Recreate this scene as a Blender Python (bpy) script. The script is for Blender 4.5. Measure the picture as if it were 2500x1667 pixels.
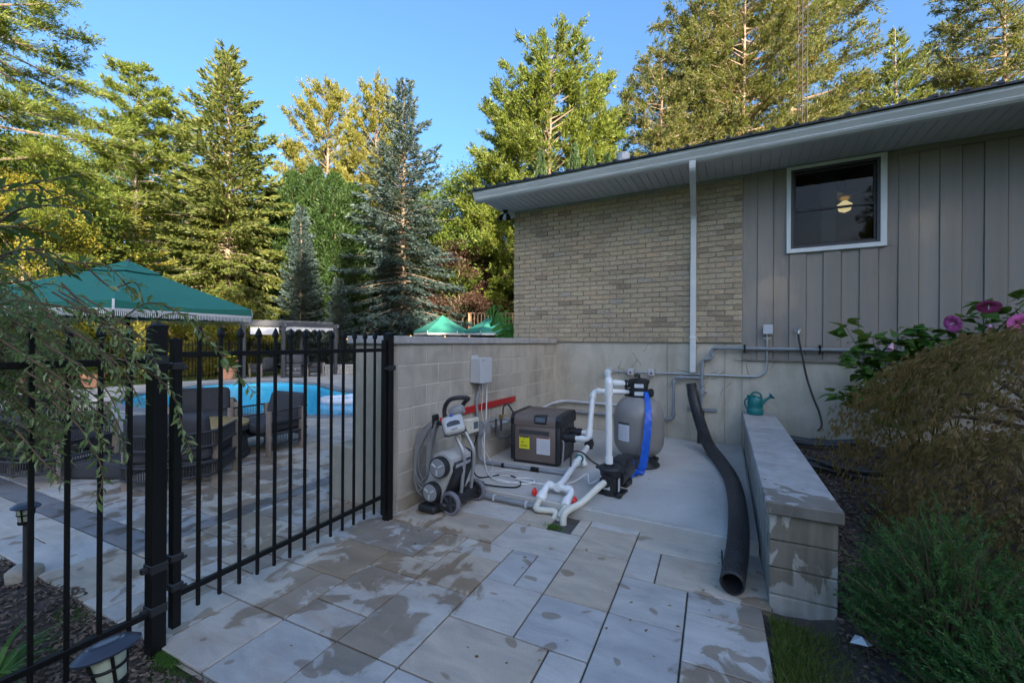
import bpy, bmesh, math, random
import numpy as np
from mathutils import Matrix, Vector, Euler

for o in list(bpy.data.objects):
    bpy.data.objects.remove(o, do_unlink=True)
SC = bpy.context.scene
COL = SC.collection
R = math.radians

# ------------------------------------------------------------------ camera
EYE = Vector((0.0, 0.0, 1.56))
YAW, PITCH, ROLL, FPX = R(28.83), R(0.0), R(0.35), 1032.0      # focal length in pixels of a 2500 px wide frame
_f = Vector((-math.sin(YAW) * math.cos(PITCH), math.cos(YAW) * math.cos(PITCH), math.sin(PITCH)))
_r = Vector((math.cos(YAW), math.sin(YAW), 0))
_u = _r.cross(_f)
CR = math.cos(ROLL) * _r + math.sin(ROLL) * _u
CU = math.cos(ROLL) * _u - math.sin(ROLL) * _r
cam = bpy.data.cameras.new('camera')
cam.sensor_width = 36.0
cam.lens = FPX / 2500 * 36
cam.clip_start = 0.05
cam.clip_end = 2000
cam_o = bpy.data.objects.new('camera', cam)
COL.objects.link(cam_o)
cam_o.matrix_world = Matrix(((CR.x, CU.x, -_f.x, EYE.x), (CR.y, CU.y, -_f.y, EYE.y), (CR.z, CU.z, -_f.z, EYE.z), (0, 0, 0, 1)))
SC.camera = cam_o

# ------------------------------------------------------------------ sky, sun, exposure
SUN_EL = R(17.0)
SUN_AZ = Vector((0.80, -0.60))                 # horizontal direction towards the sun
w = bpy.data.worlds.new('World')
SC.world = w
w.use_nodes = True
nt = w.node_tree
nt.nodes.clear()
sky = nt.nodes.new('ShaderNodeTexSky')
sky.sky_type = 'NISHITA'
sky.sun_disc = False
sky.sun_elevation = SUN_EL
sky.sun_rotation = math.atan2(SUN_AZ.x, SUN_AZ.y)
sky.altitude = 0
sky.air_density = 1.0
sky.dust_density = 6.0
sky.ozone_density = 9.6
bg = nt.nodes.new('ShaderNodeBackground')
bg.inputs['Strength'].default_value = 0.15
wo = nt.nodes.new('ShaderNodeOutputWorld')
tint = nt.nodes.new('ShaderNodeMix'); tint.data_type = 'RGBA'; tint.blend_type = 'MULTIPLY'; tint.inputs[0].default_value = 1.0
tint.inputs[7].default_value = (1.33, 0.985, 0.72, 1)                 # camera white balance for open shade
nt.links.new(sky.outputs[0], tint.inputs[6])
nt.links.new(tint.outputs[2], bg.inputs['Color'])
nt.links.new(bg.outputs[0], wo.inputs['Surface'])
sl = bpy.data.lights.new('sun', 'SUN')
sl.energy = 5.0
sl.angle = R(0.5)
sl.color = (1.0, 0.86, 0.66)
so = bpy.data.objects.new('sun', sl)
COL.objects.link(so)
so.rotation_euler = Vector((-SUN_AZ.x * math.cos(SUN_EL), -SUN_AZ.y * math.cos(SUN_EL), -math.sin(SUN_EL))).to_track_quat('-Z', 'Y').to_euler()
so.location = (20, -16, 20)
SC.view_settings.view_transform = 'Standard'
SC.view_settings.look = 'None'
SC.view_settings.exposure = 2.32
SC.view_settings.gamma = 1.0
SC.view_settings.use_curve_mapping = False
SC.render.engine = 'CYCLES'
SC.cycles.use_denoising = True
SC.cycles.max_bounces = 6
SC.cycles.diffuse_bounces = 3
SC.cycles.glossy_bounces = 3
SC.cycles.transmission_bounces = 5
SC.cycles.transparent_max_bounces = 6
SC.cycles.sample_clamp_indirect = 6.0
SC.cycles.caustics_reflective = False
SC.cycles.caustics_refractive = False

# ------------------------------------------------------------------ pixel of the photograph -> point of the place
def ray(u, v):
    return _f + (u - 1250.0) / FPX * CR - (v - 833.5) / FPX * CU
def onZ(u, v, z=0.0):
    d = ray(u, v); return EYE + d * ((z - EYE.z) / d.z)
def onX(u, v, x):
    d = ray(u, v); return EYE + d * (x / d.x)
def onY(u, v, y):
    d = ray(u, v); return EYE + d * (y / d.y)
def atD(u, v, dist):
    return EYE + ray(u, v) * dist
def CW(xc, d, z=0.0):                          # metres right of / in front of the eye -> world
    return Vector((xc * _r.x + d * _f.x, xc * _r.y + d * _f.y, z))

# ------------------------------------------------------------------ mesh helpers
class G:
    def __init__(s):
        s.v = []; s.f = []
    def add(s, vs, fs, M=None):
        n = len(s.v)
        if M is not None:
            vs = [M @ Vector(p) for p in vs]
        s.v += [tuple(p) for p in vs]
        s.f += [tuple(i + n for i in f) for f in fs]
        return s
    def box(s, x0, x1, y0, y1, z0, z1, M=None):
        return s.add([(x0, y0, z0), (x1, y0, z0), (x1, y1, z0), (x0, y1, z0), (x0, y0, z1), (x1, y0, z1), (x1, y1, z1), (x0, y1, z1)],
                     [(0, 3, 2, 1), (4, 5, 6, 7), (0, 1, 5, 4), (1, 2, 6, 5), (2, 3, 7, 6), (3, 0, 4, 7)], M)
    def bbox(s, x0, x1, y0, y1, z0, z1, b=0.01, seg=1, M=None):
        bm = bmesh.new()
        bmesh.ops.create_cube(bm, size=1.0)
        for q in bm.verts:
            q.co = Vector(((x0 + x1) / 2 + q.co.x * (x1 - x0), (y0 + y1) / 2 + q.co.y * (y1 - y0), (z0 + z1) / 2 + q.co.z * (z1 - z0)))
        bmesh.ops.bevel(bm, geom=list(bm.edges), offset=b, segments=seg, affect='EDGES', profile=0.5)
        bm.verts.index_update()
        s.add([q.co.copy() for q in bm.verts], [[q.index for q in f.verts] for f in bm.faces], M)
        bm.free()
        return s
    def tube(s, pts, r, n=8, caps=True, M=None, closed=False):
        pts = [Vector(p) for p in pts]
        m = len(pts)
        rs = r if isinstance(r, (list, tuple)) else [r] * m
        t0 = (pts[1] - pts[0]).normalized()
        ref = Vector((0, 0, 1)) if abs(t0.z) < 0.9 else Vector((1, 0, 0))
        nrm = t0.cross(ref).normalized()
        vs = []; fs = []
        for i in range(m):
            if closed:
                t = (pts[(i + 1) % m] - pts[i - 1]).normalized()
            elif i == 0:
                t = t0
            elif i == m - 1:
                t = (pts[-1] - pts[-2]).normalized()
            else:
                t = ((pts[i + 1] - pts[i]).normalized() + (pts[i] - pts[i - 1]).normalized())
                t = t.normalized() if t.length > 1e-6 else (pts[i + 1] - pts[i]).normalized()
            nrm = (nrm - t * nrm.dot(t))
            nrm = nrm.normalized() if nrm.length > 1e-6 else t.orthogonal().normalized()
            b = t.cross(nrm)
            for k in range(n):
                a = 2 * math.pi * k / n
                vs.append(pts[i] + (nrm * math.cos(a) + b * math.sin(a)) * rs[i])
        for i in range(m if closed else m - 1):
            j = (i + 1) % m
            for k in range(n):
                l = (k + 1) % n
                fs.append((i * n + k, i * n + l, j * n + l, j * n + k))
        if caps and not closed:
            fs.append(tuple(range(n - 1, -1, -1)))
            fs.append(tuple((m - 1) * n + k for k in range(n)))
        return s.add(vs, fs, M)
    def cyl(s, p0, p1, r0, r1=None, n=16, M=None):
        return s.tube([p0, p1], [r0, r0 if r1 is None else r1], n, True, M)
    def lathe(s, prof, n=24, M=None, caps=True, sx=1.0, sy=1.0):
        vs = []; fs = []
        for (r, z) in prof:
            for k in range(n):
                a = 2 * math.pi * k / n
                vs.append((r * math.cos(a) * sx, r * math.sin(a) * sy, z))
        for i in range(len(prof) - 1):
            for k in range(n):
                l = (k + 1) % n
                fs.append((i * n + k, i * n + l, (i + 1) * n + l, (i + 1) * n + k))
        if caps:
            fs.append(tuple(range(n - 1, -1, -1)))
            fs.append(tuple((len(prof) - 1) * n + k for k in range(n)))
        return s.add(vs, fs, M)
    def prism(s, poly, h0, h1, M=None, axis='z'):
        n = len(poly)
        def q(a, b, h):
            return (a, b, h) if axis == 'z' else ((h, a, b) if axis == 'x' else (a, h, b))
        vs = [q(a, b, h0) for a, b in poly] + [q(a, b, h1) for a, b in poly]
        fs = [tuple(range(n - 1, -1, -1)), tuple(range(n, 2 * n))] + [(i, (i + 1) % n, n + (i + 1) % n, n + i) for i in range(n)]
        return s.add(vs, fs, M)
    def loft(s, rings, M=None, caps=True):
        n = len(rings[0]); vs = [p for rg in rings for p in rg]; fs = []
        for i in range(len(rings) - 1):
            for k in range(n):
                l = (k + 1) % n
                fs.append((i * n + k, i * n + l, (i + 1) * n + l, (i + 1) * n + k))
        if caps:
            fs.append(tuple(range(n - 1, -1, -1)))
            fs.append(tuple((len(rings) - 1) * n + k for k in range(n)))
        return s.add(vs, fs, M)

ORG = {}
def mesh_of(name, g):
    me = bpy.data.meshes.new(name)
    me.from_pydata(g.v, [], g.f)
    bm = bmesh.new(); bm.from_mesh(me)
    bmesh.ops.recalc_face_normals(bm, faces=bm.faces)
    bm.to_mesh(me); bm.free()
    return me
def link(name, me, parent=None):
    o = bpy.data.objects.new(name, me)
    COL.objects.link(o)
    if parent is not None:
        o.parent = parent
    return o
def mk(name, g, mat, parent=None, smooth=None, world=False):
    """one mesh object; world=True: g is in world coordinates although the parent thing stands elsewhere"""
    if world and parent is not None:
        q = parent; T = Vector((0, 0, 0))
        while q is not None:
            T += Vector(ORG.get(q.name, (0, 0, 0))); q = q.parent
        g2 = G(); g2.f = g.f; g2.v = [(a - T.x, b - T.y, c - T.z) for a, b, c in g.v]; g = g2
    me = mesh_of(name, g)
    me.materials.append(mat)
    if smooth:
        for p in me.polygons: p.use_smooth = True
        me.set_sharp_from_angle(angle=R(smooth))
    return link(name, me, parent)
def tag(o, label=None, cat=None, group=None, kind=None):
    for k, v in (('label', label), ('category', cat), ('group', group), ('kind', kind)):
        if v: o[k] = v
    return o
def thing(name, label, cat, loc=(0, 0, 0), rotz=0.0, group=None):
    o = bpy.data.objects.new(name, None)
    o.empty_display_size = 0.1
    COL.objects.link(o)
    o.location = loc; o.rotation_euler = (0, 0, rotz)
    ORG[o.name] = tuple(loc)
    return tag(o, label, cat, group)
def copy_tree(o, parent=None):
    c = o.copy(); COL.objects.link(c)
    if parent is not None: c.parent = parent
    for ch in list(o.children): copy_tree(ch, c)
    return c
def Tr(x=0, y=0, z=0, rx=0, ry=0, rz=0, s=1.0):
    return Matrix.Translation((x, y, z)) @ Euler((rx, ry, rz)).to_matrix().to_4x4() @ Matrix.Scale(s, 4)
def align(p, d):
    """matrix taking local +z to direction d at point p"""
    return Matrix.Translation(p) @ Vector(d).to_track_quat('Z', 'Y').to_matrix().to_4x4()
def spline(pts, n=8):
    P = [Vector(p) for p in pts]; P = [2 * P[0] - P[1]] + P + [2 * P[-1] - P[-2]]
    out = []
    for i in range(1, len(P) - 2):
        a, b, c, d = P[i - 1], P[i], P[i + 1], P[i + 2]
        for k in range(n):
            t = k / n
            out.append(0.5 * ((2 * b) + (c - a) * t + (2 * a - 5 * b + 4 * c - d) * t * t + (3 * b - a - 3 * c + d) * t ** 3))
    out.append(P[-2])
    return out
def fillet(pts, r=0.06, n=4):
    """straight pipe runs with rounded elbows"""
    P = [Vector(p) for p in pts]; out = [P[0]]
    for i in range(1, len(P) - 1):
        a = (P[i - 1] - P[i]); b = (P[i + 1] - P[i]); q = min(r, a.length * 0.45, b.length * 0.45)
        a = P[i] + a.normalized() * q; b = P[i] + b.normalized() * q
        for k in range(n + 1):
            t = k / n
            out.append(a * (1 - t) ** 2 + P[i] * 2 * t * (1 - t) + b * t * t)
    out.append(P[-1])
    return out

# ------------------------------------------------------------------ materials
def nodes(name):
    m = bpy.data.materials.new(name); m.use_nodes = True
    t = m.node_tree; t.nodes.clear()
    out = t.nodes.new('ShaderNodeOutputMaterial')
    return m, t, out
def NN(t, typ, **kw):
    n = t.nodes.new(typ)
    for k, v in kw.items(): setattr(n, k, v)
    return n
def L(t, a, b): t.links.new(a, b)
def ramp(t, stops, interp='LINEAR'):
    n = t.nodes.new('ShaderNodeValToRGB'); cr = n.color_ramp; cr.interpolation = interp
    while len(cr.elements) < len(stops): cr.elements.new(0.5)
    for e, (p, c) in zip(cr.elements, stops):
        e.position = p; e.color = (c[0], c[1], c[2], 1)
    return n
def mixc(t, fac, a, b, mode='MIX'):
    n = t.nodes.new('ShaderNodeMix'); n.data_type = 'RGBA'; n.blend_type = mode
    for s_, x in ((0, fac), (6, a), (7, b)):
        if hasattr(x, 'links'): t.links.new(x, n.inputs[s_])
        elif s_ == 0: n.inputs[0].default_value = x
        else: n.inputs[s_].default_value = (x[0], x[1], x[2], 1)
    return n.outputs[2]
def math_(t, op, a, b=None, clamp=False):
    n = t.nodes.new('ShaderNodeMath'); n.operation = op; n.use_clamp = clamp
    for i, x in enumerate((a, b)):
        if x is None: continue
        if hasattr(x, 'links'): t.links.new(x, n.inputs[i])
        else: n.inputs[i].default_value = x
    return n.outputs[0]
def noise(t, vec, scale, detail=3, rough=0.55, dist=0.0):
    n = t.nodes.new('ShaderNodeTexNoise')
    n.inputs['Scale'].default_value = scale; n.inputs['Detail'].default_value = detail
    n.inputs['Roughness'].default_value = rough; n.inputs['Distortion'].default_value = dist
    if vec is not None: t.links.new(vec, n.inputs['Vector'])
    return n.outputs['Fac']
def stretch(t, vec, s):
    n = t.nodes.new('ShaderNodeMapping'); n.inputs['Scale'].default_value = s
    t.links.new(vec, n.inputs['Vector']); return n.outputs[0]
def bumpn(t, h, strength, dist=0.01):
    n = t.nodes.new('ShaderNodeBump'); n.inputs['Strength'].default_value = strength; n.inputs['Distance'].default_value = dist
    t.links.new(h, n.inputs['Height']); return n.outputs[0]
def PM(name, col, rough=0.6, var=0.12, scale=6.0, col2=None, bump=0.0, bscale=80.0, metal=0.0, spec=0.5, rand=0.0, island=False, mapping=(1, 1, 1), coat=0.0, fine=0.0, rvar=0.1):
    """general procedural surface: broad tone noise, fine grain, per-piece tone, relief"""
    m, t, out = nodes(name)
    b = NN(t, 'ShaderNodeBsdfPrincipled')
    geo = NN(t, 'ShaderNodeNewGeometry')
    vec = stretch(t, geo.outputs['Position'], mapping)
    c1 = tuple(min(1, c * (1 - var)) for c in col); c2 = tuple(min(1, c * (1 + var)) for c in (col2 or col))
    n1 = noise(t, vec, scale, 5, 0.6, 0.4)
    cr = ramp(t, [(0.3, c1), (0.7, c2)]); L(t, n1, cr.inputs[0])
    c = cr.outputs[0]
    if fine:
        n3 = noise(t, vec, scale * 25, 2, 0.7)
        v = math_(t, 'MULTIPLY_ADD', n3, 2 * fine); t.nodes[-1].inputs[2].default_value = 1 - fine
        c = mixc(t, 1.0, c, v, 'MULTIPLY')
    if rand:
        rnd = geo.outputs['Random Per Island'] if island else NN(t, 'ShaderNodeObjectInfo').outputs['Random']
        v = math_(t, 'MULTIPLY_ADD', rnd, 2 * rand); t.nodes[-1].inputs[2].default_value = 1 - rand
        c = mixc(t, 1.0, c, v, 'MULTIPLY')
    L(t, c, b.inputs['Base Color'])
    rr = math_(t, 'MULTIPLY_ADD', noise(t, vec, scale * 2.3, 3), 2 * rvar); t.nodes[-1].inputs[2].default_value = rough - rvar
    L(t, rr, b.inputs['Roughness'])
    b.inputs['Metallic'].default_value = metal
    b.inputs['Specular IOR Level'].default_value = spec
    b.inputs['Coat Weight'].default_value = coat
    if bump:
        L(t, bumpn(t, noise(t, vec, bscale, 4, 0.65), bump), b.inputs['Normal'])
    L(t, b.outputs[0], out.inputs[0])
    return m
def LEAF(name, stops, trans=0.35, rough=0.5, spec=0.3, vein=0.0):
    """foliage: each leaf picks its own colour; light passes through"""
    m, t, out = nodes(name)
    geo = NN(t, 'ShaderNodeNewGeometry')
    n = noise(t, geo.outputs['Position'], 0.9, 3, 0.6)
    f = math_(t, 'ADD', math_(t, 'MULTIPLY', geo.outputs['Random Per Island'], 0.72), math_(t, 'MULTIPLY', math_(t, 'SUBTRACT', n, 0.32), 0.75), True)
    cr = ramp(t, stops); L(t, f, cr.inputs[0])
    b = NN(t, 'ShaderNodeBsdfPrincipled'); b.inputs['Roughness'].default_value = rough; b.inputs['Specular IOR Level'].default_value = spec
    L(t, cr.outputs[0], b.inputs['Base Color'])
    tr = NN(t, 'ShaderNodeBsdfTranslucent')
    L(t, mixc(t, 0.5, cr.outputs[0], (0.32, 0.36, 0.05), 'MIX'), tr.inputs['Color'])
    ms = NN(t, 'ShaderNodeMixShader'); ms.inputs[0].default_value = trans
    L(t, b.outputs[0], ms.inputs[1]); L(t, tr.outputs[0], ms.inputs[2]); L(t, ms.outputs[0], out.inputs[0])
    return m
def EMIT(name, col, s):
    m, t, out = nodes(name); e = NN(t, 'ShaderNodeEmission'); e.inputs[0].default_value = (*col, 1); e.inputs[1].default_value = s
    L(t, e.outputs[0], out.inputs[0]); return m

def paver_mat(name, island, dark=False):
    m, t, out = nodes(name)
    b = NN(t, 'ShaderNodeBsdfPrincipled'); geo = NN(t, 'ShaderNodeNewGeometry')
    pos = geo.outputs['Position']
    rnd = geo.outputs['Random Per Island'] if island else NN(t, 'ShaderNodeObjectInfo').outputs['Random']
    tone = ramp(t, [(0.0, (0.35, 0.345, 0.335)), (0.25, (0.50, 0.475, 0.44)), (0.42, (0.40, 0.395, 0.385)), (0.58, (0.50, 0.455, 0.385)), (0.72, (0.43, 0.36, 0.28)), (0.86, (0.53, 0.51, 0.475)), (1.0, (0.39, 0.345, 0.295))]) if not dark else ramp(t, [(0, (0.17, 0.17, 0.175)), (1, (0.22, 0.22, 0.225))])
    L(t, rnd, tone.inputs[0])
    # streaky cloud of each cast slab
    rv = NN(t, 'ShaderNodeVectorMath', operation='ADD'); L(t, pos, rv.inputs[0])
    off = NN(t, 'ShaderNodeCombineXYZ'); L(t, math_(t, 'MULTIPLY', rnd, 37.0), off.inputs[0]); L(t, math_(t, 'MULTIPLY', rnd, 91.0), off.inputs[1]); L(t, off.outputs[0], rv.inputs[1])
    n1 = noise(t, stretch(t, rv.outputs[0], (1.2, 3.2, 1.0)), 2.4, 5, 0.6, 0.6)
    cl = ramp(t, [(0.3, (0.80, 0.80, 0.80)), (0.72, (1.16, 1.14, 1.1))]); L(t, n1, cl.inputs[0])
    c = mixc(t, 1.0, tone.outputs[0], cl.outputs[0], 'MULTIPLY')
    n2 = noise(t, stretch(t, rv.outputs[0], (1, 1.6, 1)), 1.6, 4, 0.6, 0.5)
    rust = ramp(t, [(0.55, (0, 0, 0)), (0.8, (0.6, 0.6, 0.6))]); L(t, n2, rust.inputs[0])
    c = mixc(t, rust.outputs[0], c, (0.33, 0.225, 0.14))
    g1 = noise(t, pos, 170, 2, 0.8)
    gr = ramp(t, [(0.3, (0.86, 0.86, 0.86)), (0.75, (1.12, 1.12, 1.12))]); L(t, g1, gr.inputs[0])
    c = mixc(t, 1.0, c, gr.outputs[0], 'MULTIPLY')
    # spilled water: soft-edged puddle marks where the gate drips, a leak by the drain pipe, scattered drops
    sep = NN(t, 'ShaderNodeSeparateXYZ'); L(t, pos, sep.inputs[0])
    def blob(cx, cy, rx, ry):
        dx = math_(t, 'DIVIDE', math_(t, 'SUBTRACT', sep.outputs[0], cx), rx); dy = math_(t, 'DIVIDE', math_(t, 'SUBTRACT', sep.outputs[1], cy), ry)
        d2 = math_(t, 'ADD', math_(t, 'MULTIPLY', dx, dx), math_(t, 'MULTIPLY', dy, dy))
        return math_(t, 'SUBTRACT', 1.0, d2)
    reg = blob(-2.35, 2.15, 0.65, 0.8)
    for q in ((-1.72, 1.85, 0.30, 0.6), (-3.4, 2.3, 1.2, 1.0), (-5.2, 2.6, 1.5, 1.1), (-0.02, 2.80, 0.26, 0.22), (0.0, 2.05, 0.24, 0.34)):
        reg = math_(t, 'MAXIMUM', reg, blob(*q))
    reg = math_(t, 'MAXIMUM', reg, -1.2)
    nz = noise(t, stretch(t, pos, (1.0, 0.8, 1)), 3.6, 8, 0.58, 0.8)
    wet = math_(t, 'ADD', math_(t, 'MULTIPLY', reg, 0.11), nz)
    dn = noise(t, pos, 6.5, 0.6, 0.4, 0.35)
    drops = math_(t, 'MULTIPLY_ADD', reg, 0.03); t.nodes[-1].inputs[2].default_value = 0.0
    drops = math_(t, 'ADD', drops, dn)
    k1 = ramp(t, [(0.528, (0, 0, 0)), (0.550, (.25, .25, .25)), (0.562, (.6, .6, .6)), (0.576, (1, 1, 1))]); L(t, wet, k1.inputs[0])
    k2 = ramp(t, [(0.665, (0, 0, 0)), (0.68, (0.9, 0.9, 0.9))]); L(t, drops, k2.inputs[0])
    wm = mixc(t, 1.0, k1.outputs[0], k2.outputs[0], 'LIGHTEN')
    dk = mixc(t, 1.0, c, (0.60, 0.52, 0.435), 'MULTIPLY')
    c = mixc(t, wm, c, dk)
    L(t, c, b.inputs['Base Color'])
    rg = ramp(t, [(0, (0.78, 0.78, 0.78)), (1, (0.5, 0.5, 0.5))]); L(t, wm, rg.inputs[0]); L(t, rg.outputs[0], b.inputs['Roughness'])
    L(t, bumpn(t, math_(t, 'ADD', noise(t, pos, 60, 5, 0.7), math_(t, 'MULTIPLY', n1, 0.6)), 0.28, 0.006), b.inputs['Normal'])
    L(t, b.outputs[0], out.inputs[0])
    return m

def brick_mat(name, island):
    m, t, out = nodes(name)
    b = NN(t, 'ShaderNodeBsdfPrincipled'); geo = NN(t, 'ShaderNodeNewGeometry'); pos = geo.outputs['Position']
    rnd = geo.outputs['Random Per Island'] if island else NN(t, 'ShaderNodeObjectInfo').outputs['Random']
    tone = ramp(t, [(0.0, (0.27, 0.21, 0.15)), (0.12, (0.41, 0.325, 0.22)), (0.45, (0.48, 0.395, 0.27)), (0.75, (0.44, 0.345, 0.235)), (0.9, (0.50, 0.37, 0.25)), (1.0, (0.39, 0.345, 0.28))])
    L(t, rnd, tone.inputs[0])
    rv = NN(t, 'ShaderNodeVectorMath', operation='ADD'); L(t, pos, rv.inputs[0])
    off = NN(t, 'ShaderNodeCombineXYZ'); L(t, math_(t, 'MULTIPLY', rnd, 53.0), off.inputs[0]); L(t, off.outputs[0], rv.inputs[1])
    sp = ramp(t, [(0.50, (1.06, 1.06, 1.05)), (0.57, (0.58, 0.55, 0.52))]); L(t, noise(t, stretch(t, rv.outputs[0], (1, 1, 1.7)), 46, 4, 0.7, 1.2), sp.inputs[0])
    c = mixc(t, 0.85, tone.outputs[0], sp.outputs[0], 'MULTIPLY')
    cl = ramp(t, [(0.3, (0.85, 0.85, 0.85)), (0.7, (1.12, 1.1, 1.06))]); L(t, noise(t, pos, 1.3, 4), cl.inputs[0])
    c = mixc(t, 1.0, c, cl.outputs[0], 'MULTIPLY')
    L(t, c, b.inputs['Base Color']); b.inputs['Roughness'].default_value = 0.85
    L(t, bumpn(t, noise(t, rv.outputs[0], 75, 5, 0.7, 0.8), 0.7, 0.006), b.inputs['Normal'])
    L(t, b.outputs[0], out.inputs[0]); return m

def stained(name, col, streak=0.35, damp=None, scale=3.0, rough=0.85, bump=0.3, rand=0.0, wide=6.0, wet=None):
    """concrete: broad blotches, rain streaks running down, pores"""
    m, t, out = nodes(name)
    b = NN(t, 'ShaderNodeBsdfPrincipled'); geo = NN(t, 'ShaderNodeNewGeometry'); pos = geo.outputs['Position']
    c = ramp(t, [(0.28, tuple(x * 0.80 for x in col)), (0.5, col), (0.75, tuple(x * 1.14 for x in col))]); L(t, noise(t, pos, scale, 6, 0.62, 0.7), c.inputs[0])
    st = ramp(t, [(0.38, (1 - streak, 1 - streak, 1 - streak * 1.15)), (0.56, (1, 1, 1))]); L(t, noise(t, stretch(t, pos, (wide, wide, 0.55)), 1.6, 4, 0.6, 0.4), st.inputs[0])
    q = mixc(t, 1.0, c.outputs[0], st.outputs[0], 'MULTIPLY')
    pr = ramp(t, [(0.27, (0.55, 0.55, 0.55)), (0.33, (1, 1, 1))]); L(t, noise(t, pos, 34, 3, 0.6), pr.inputs[0])
    q = mixc(t, 0.7, q, pr.outputs[0], 'MULTIPLY')
    if rand:
        v = math_(t, 'MULTIPLY_ADD', NN(t, 'ShaderNodeObjectInfo').outputs['Random'], 2 * rand); t.nodes[-1].inputs[2].default_value = 1 - rand
        q = mixc(t, 1.0, q, v, 'MULTIPLY')
    if damp:
        sep = NN(t, 'ShaderNodeSeparateXYZ'); L(t, pos, sep.inputs[0])
        h = math_(t, 'ADD', sep.outputs[2], math_(t, 'MULTIPLY', noise(t, stretch(t, pos, (7, 7, 2.2)), 1.3, 4, 0.6, 0.8), -damp[1]))
        k = ramp(t, [(0.0, (1, 1, 1)), (0.02, (0, 0, 0))]); L(t, math_(t, 'ADD', h, damp[0]), k.inputs[0])
        q = mixc(t, k.outputs[0], q, mixc(t, 1.0, q, (0.5, 0.49, 0.45), 'MULTIPLY'))
    if wet:
        dv = NN(t, 'ShaderNodeVectorMath', operation='DISTANCE'); L(t, pos, dv.inputs[0]); dv.inputs[1].default_value = wet[:3]
        rg_ = math_(t, 'SUBTRACT', 1.0, math_(t, 'DIVIDE', dv.outputs['Value'], wet[3]))
        wv = math_(t, 'ADD', math_(t, 'MULTIPLY', rg_, .30), noise(t, stretch(t, pos, (1.6, 1.6, .7)), 3.8, 6, .55, 1.0))
        k = ramp(t, [(.605, (0, 0, 0)), (.635, (1, 1, 1))]); L(t, wv, k.inputs[0])
        q = mixc(t, k.outputs[0], q, mixc(t, 1.0, q, (0.50, 0.46, 0.40), 'MULTIPLY'))
    L(t, q, b.inputs['Base Color']); b.inputs['Roughness'].default_value = rough
    L(t, bumpn(t, noise(t, pos, 55, 5, 0.7), bump, 0.008), b.inputs['Normal'])
    L(t, b.outputs[0], out.inputs[0]); return m

MT = {}
MT['paver'] = paver_mat('paver_slab', False); MT['paver_s'] = paver_mat('paver_field', True)
MT['paver_d'] = paver_mat('paver_dark', False, True); MT['paver_ds'] = paver_mat('paver_dark_field', True, True)
MT['joint'] = PM('joint_sand', (0.085, 0.08, 0.07), 0.95, 0.3, 9, bump=0.6, bscale=120)
MT['brick'] = brick_mat('buff_brick', False); MT['brick_s'] = brick_mat('buff_brick_field', True)
MT['mortar'] = PM('mortar', (0.36, 0.355, 0.34), 0.9, 0.15, 5, bump=0.5, bscale=150)
MT['foundation'] = stained('foundation_concrete', (0.49, 0.45, 0.365), 0.2, scale=1.7, wide=2.0)
MT['block'] = stained('concrete_block', (0.43, 0.395, 0.335), 0.18, scale=2.6, rand=0.08, wide=3, bump=0.6)
MT['block_mortar'] = stained('block_mortar', (0.55, 0.51, 0.44), 0.2, scale=3)
MT['parge'] = stained('parged_concrete', (0.38, 0.335, 0.26), 0.15, scale=2.8, bump=1.0, wide=3)
MT['cap'] = stained('cap_stone', (0.36, 0.35, 0.34), 0.15, scale=4, rand=0.06, wet=(.28, 2.85, .62, .55))
MT['rblock'] = stained('retaining_block', (0.36, 0.345, 0.31), 0.3, scale=3, rand=0.06, wet=(.30, 2.9, .42, .34))
MT['pad'] = PM('pad_concrete', (0.46, 0.445, 0.41), 0.7, 0.17, 1.3, fine=0.09, bump=0.15, bscale=90)
MT['coping'] = PM('pool_coping', (0.22, 0.23, 0.245), 0.7, 0.12, 3, bump=0.2, fine=0.06, rand=0.08)
MT['siding'] = PM('siding_paint', (0.25, 0.222, 0.19), 0.62, 0.13, 2.6, bump=0.4, bscale=60, mapping=(1, 1, 0.05), fine=0.07, rand=0.07)
MT['white_paint'] = PM('white_paint', (0.66, 0.68, 0.68), 0.45, 0.05, 3, fine=0.02)
MT['soffit'] = PM('soffit_panel', (0.56, 0.575, 0.575), 0.5, 0.04, 2, rand=0.03)
MT['gutter'] = PM('gutter_metal', (0.60, 0.615, 0.60), 0.4, 0.07, 2.5, mapping=(1, 1, 3), fine=0.03)
MT['roof'] = PM('roof_metal', (0.03, 0.032, 0.04), 0.45, 0.1, 2, metal=0.3)
MT['black'] = PM('black_powder_coat', (0.006, 0.006, 0.006), 0.45, 0.2, 12, bump=0.1, bscale=300, spec=0.25)
MT['blackp'] = PM('black_plastic', (0.018, 0.019, 0.021), 0.5, 0.15, 10, bump=0.06, bscale=200)
MT['dgrey'] = PM('dark_grey_plastic', (0.045, 0.046, 0.05), 0.5, 0.12, 8)
MT['navy'] = PM('lamp_cap', (0.03, 0.036, 0.055), 0.35, 0.1, 8)
MT['grey'] = PM('grey_plastic', (0.26, 0.265, 0.27), 0.5, 0.08, 8)
MT['lgrey'] = PM('light_grey_plastic', (0.47, 0.49, 0.51), 0.45, 0.06, 6)
MT['conduit'] = PM('conduit_pvc', (0.23, 0.25, 0.27), 0.5, 0.1, 8)
MT['pvc'] = PM('white_pvc', (0.76, 0.77, 0.75), 0.32, 0.05, 5, fine=0.02)
MT['pvc_old'] = PM('aged_pvc_hose', (0.64, 0.62, 0.52), 0.4, 0.1, 7)
MT['bronze'] = PM('heater_metal', (0.155, 0.125, 0.11), 0.45, 0.08, 5, metal=0.1, fine=0.03)
MT['tank'] = PM('filter_tank', (0.235, 0.222, 0.205), 0.38, 0.04, 4, coat=0.1)
MT['red'] = PM('red_paint', (0.42, 0.02, 0.018), 0.45, 0.15, 6)
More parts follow.
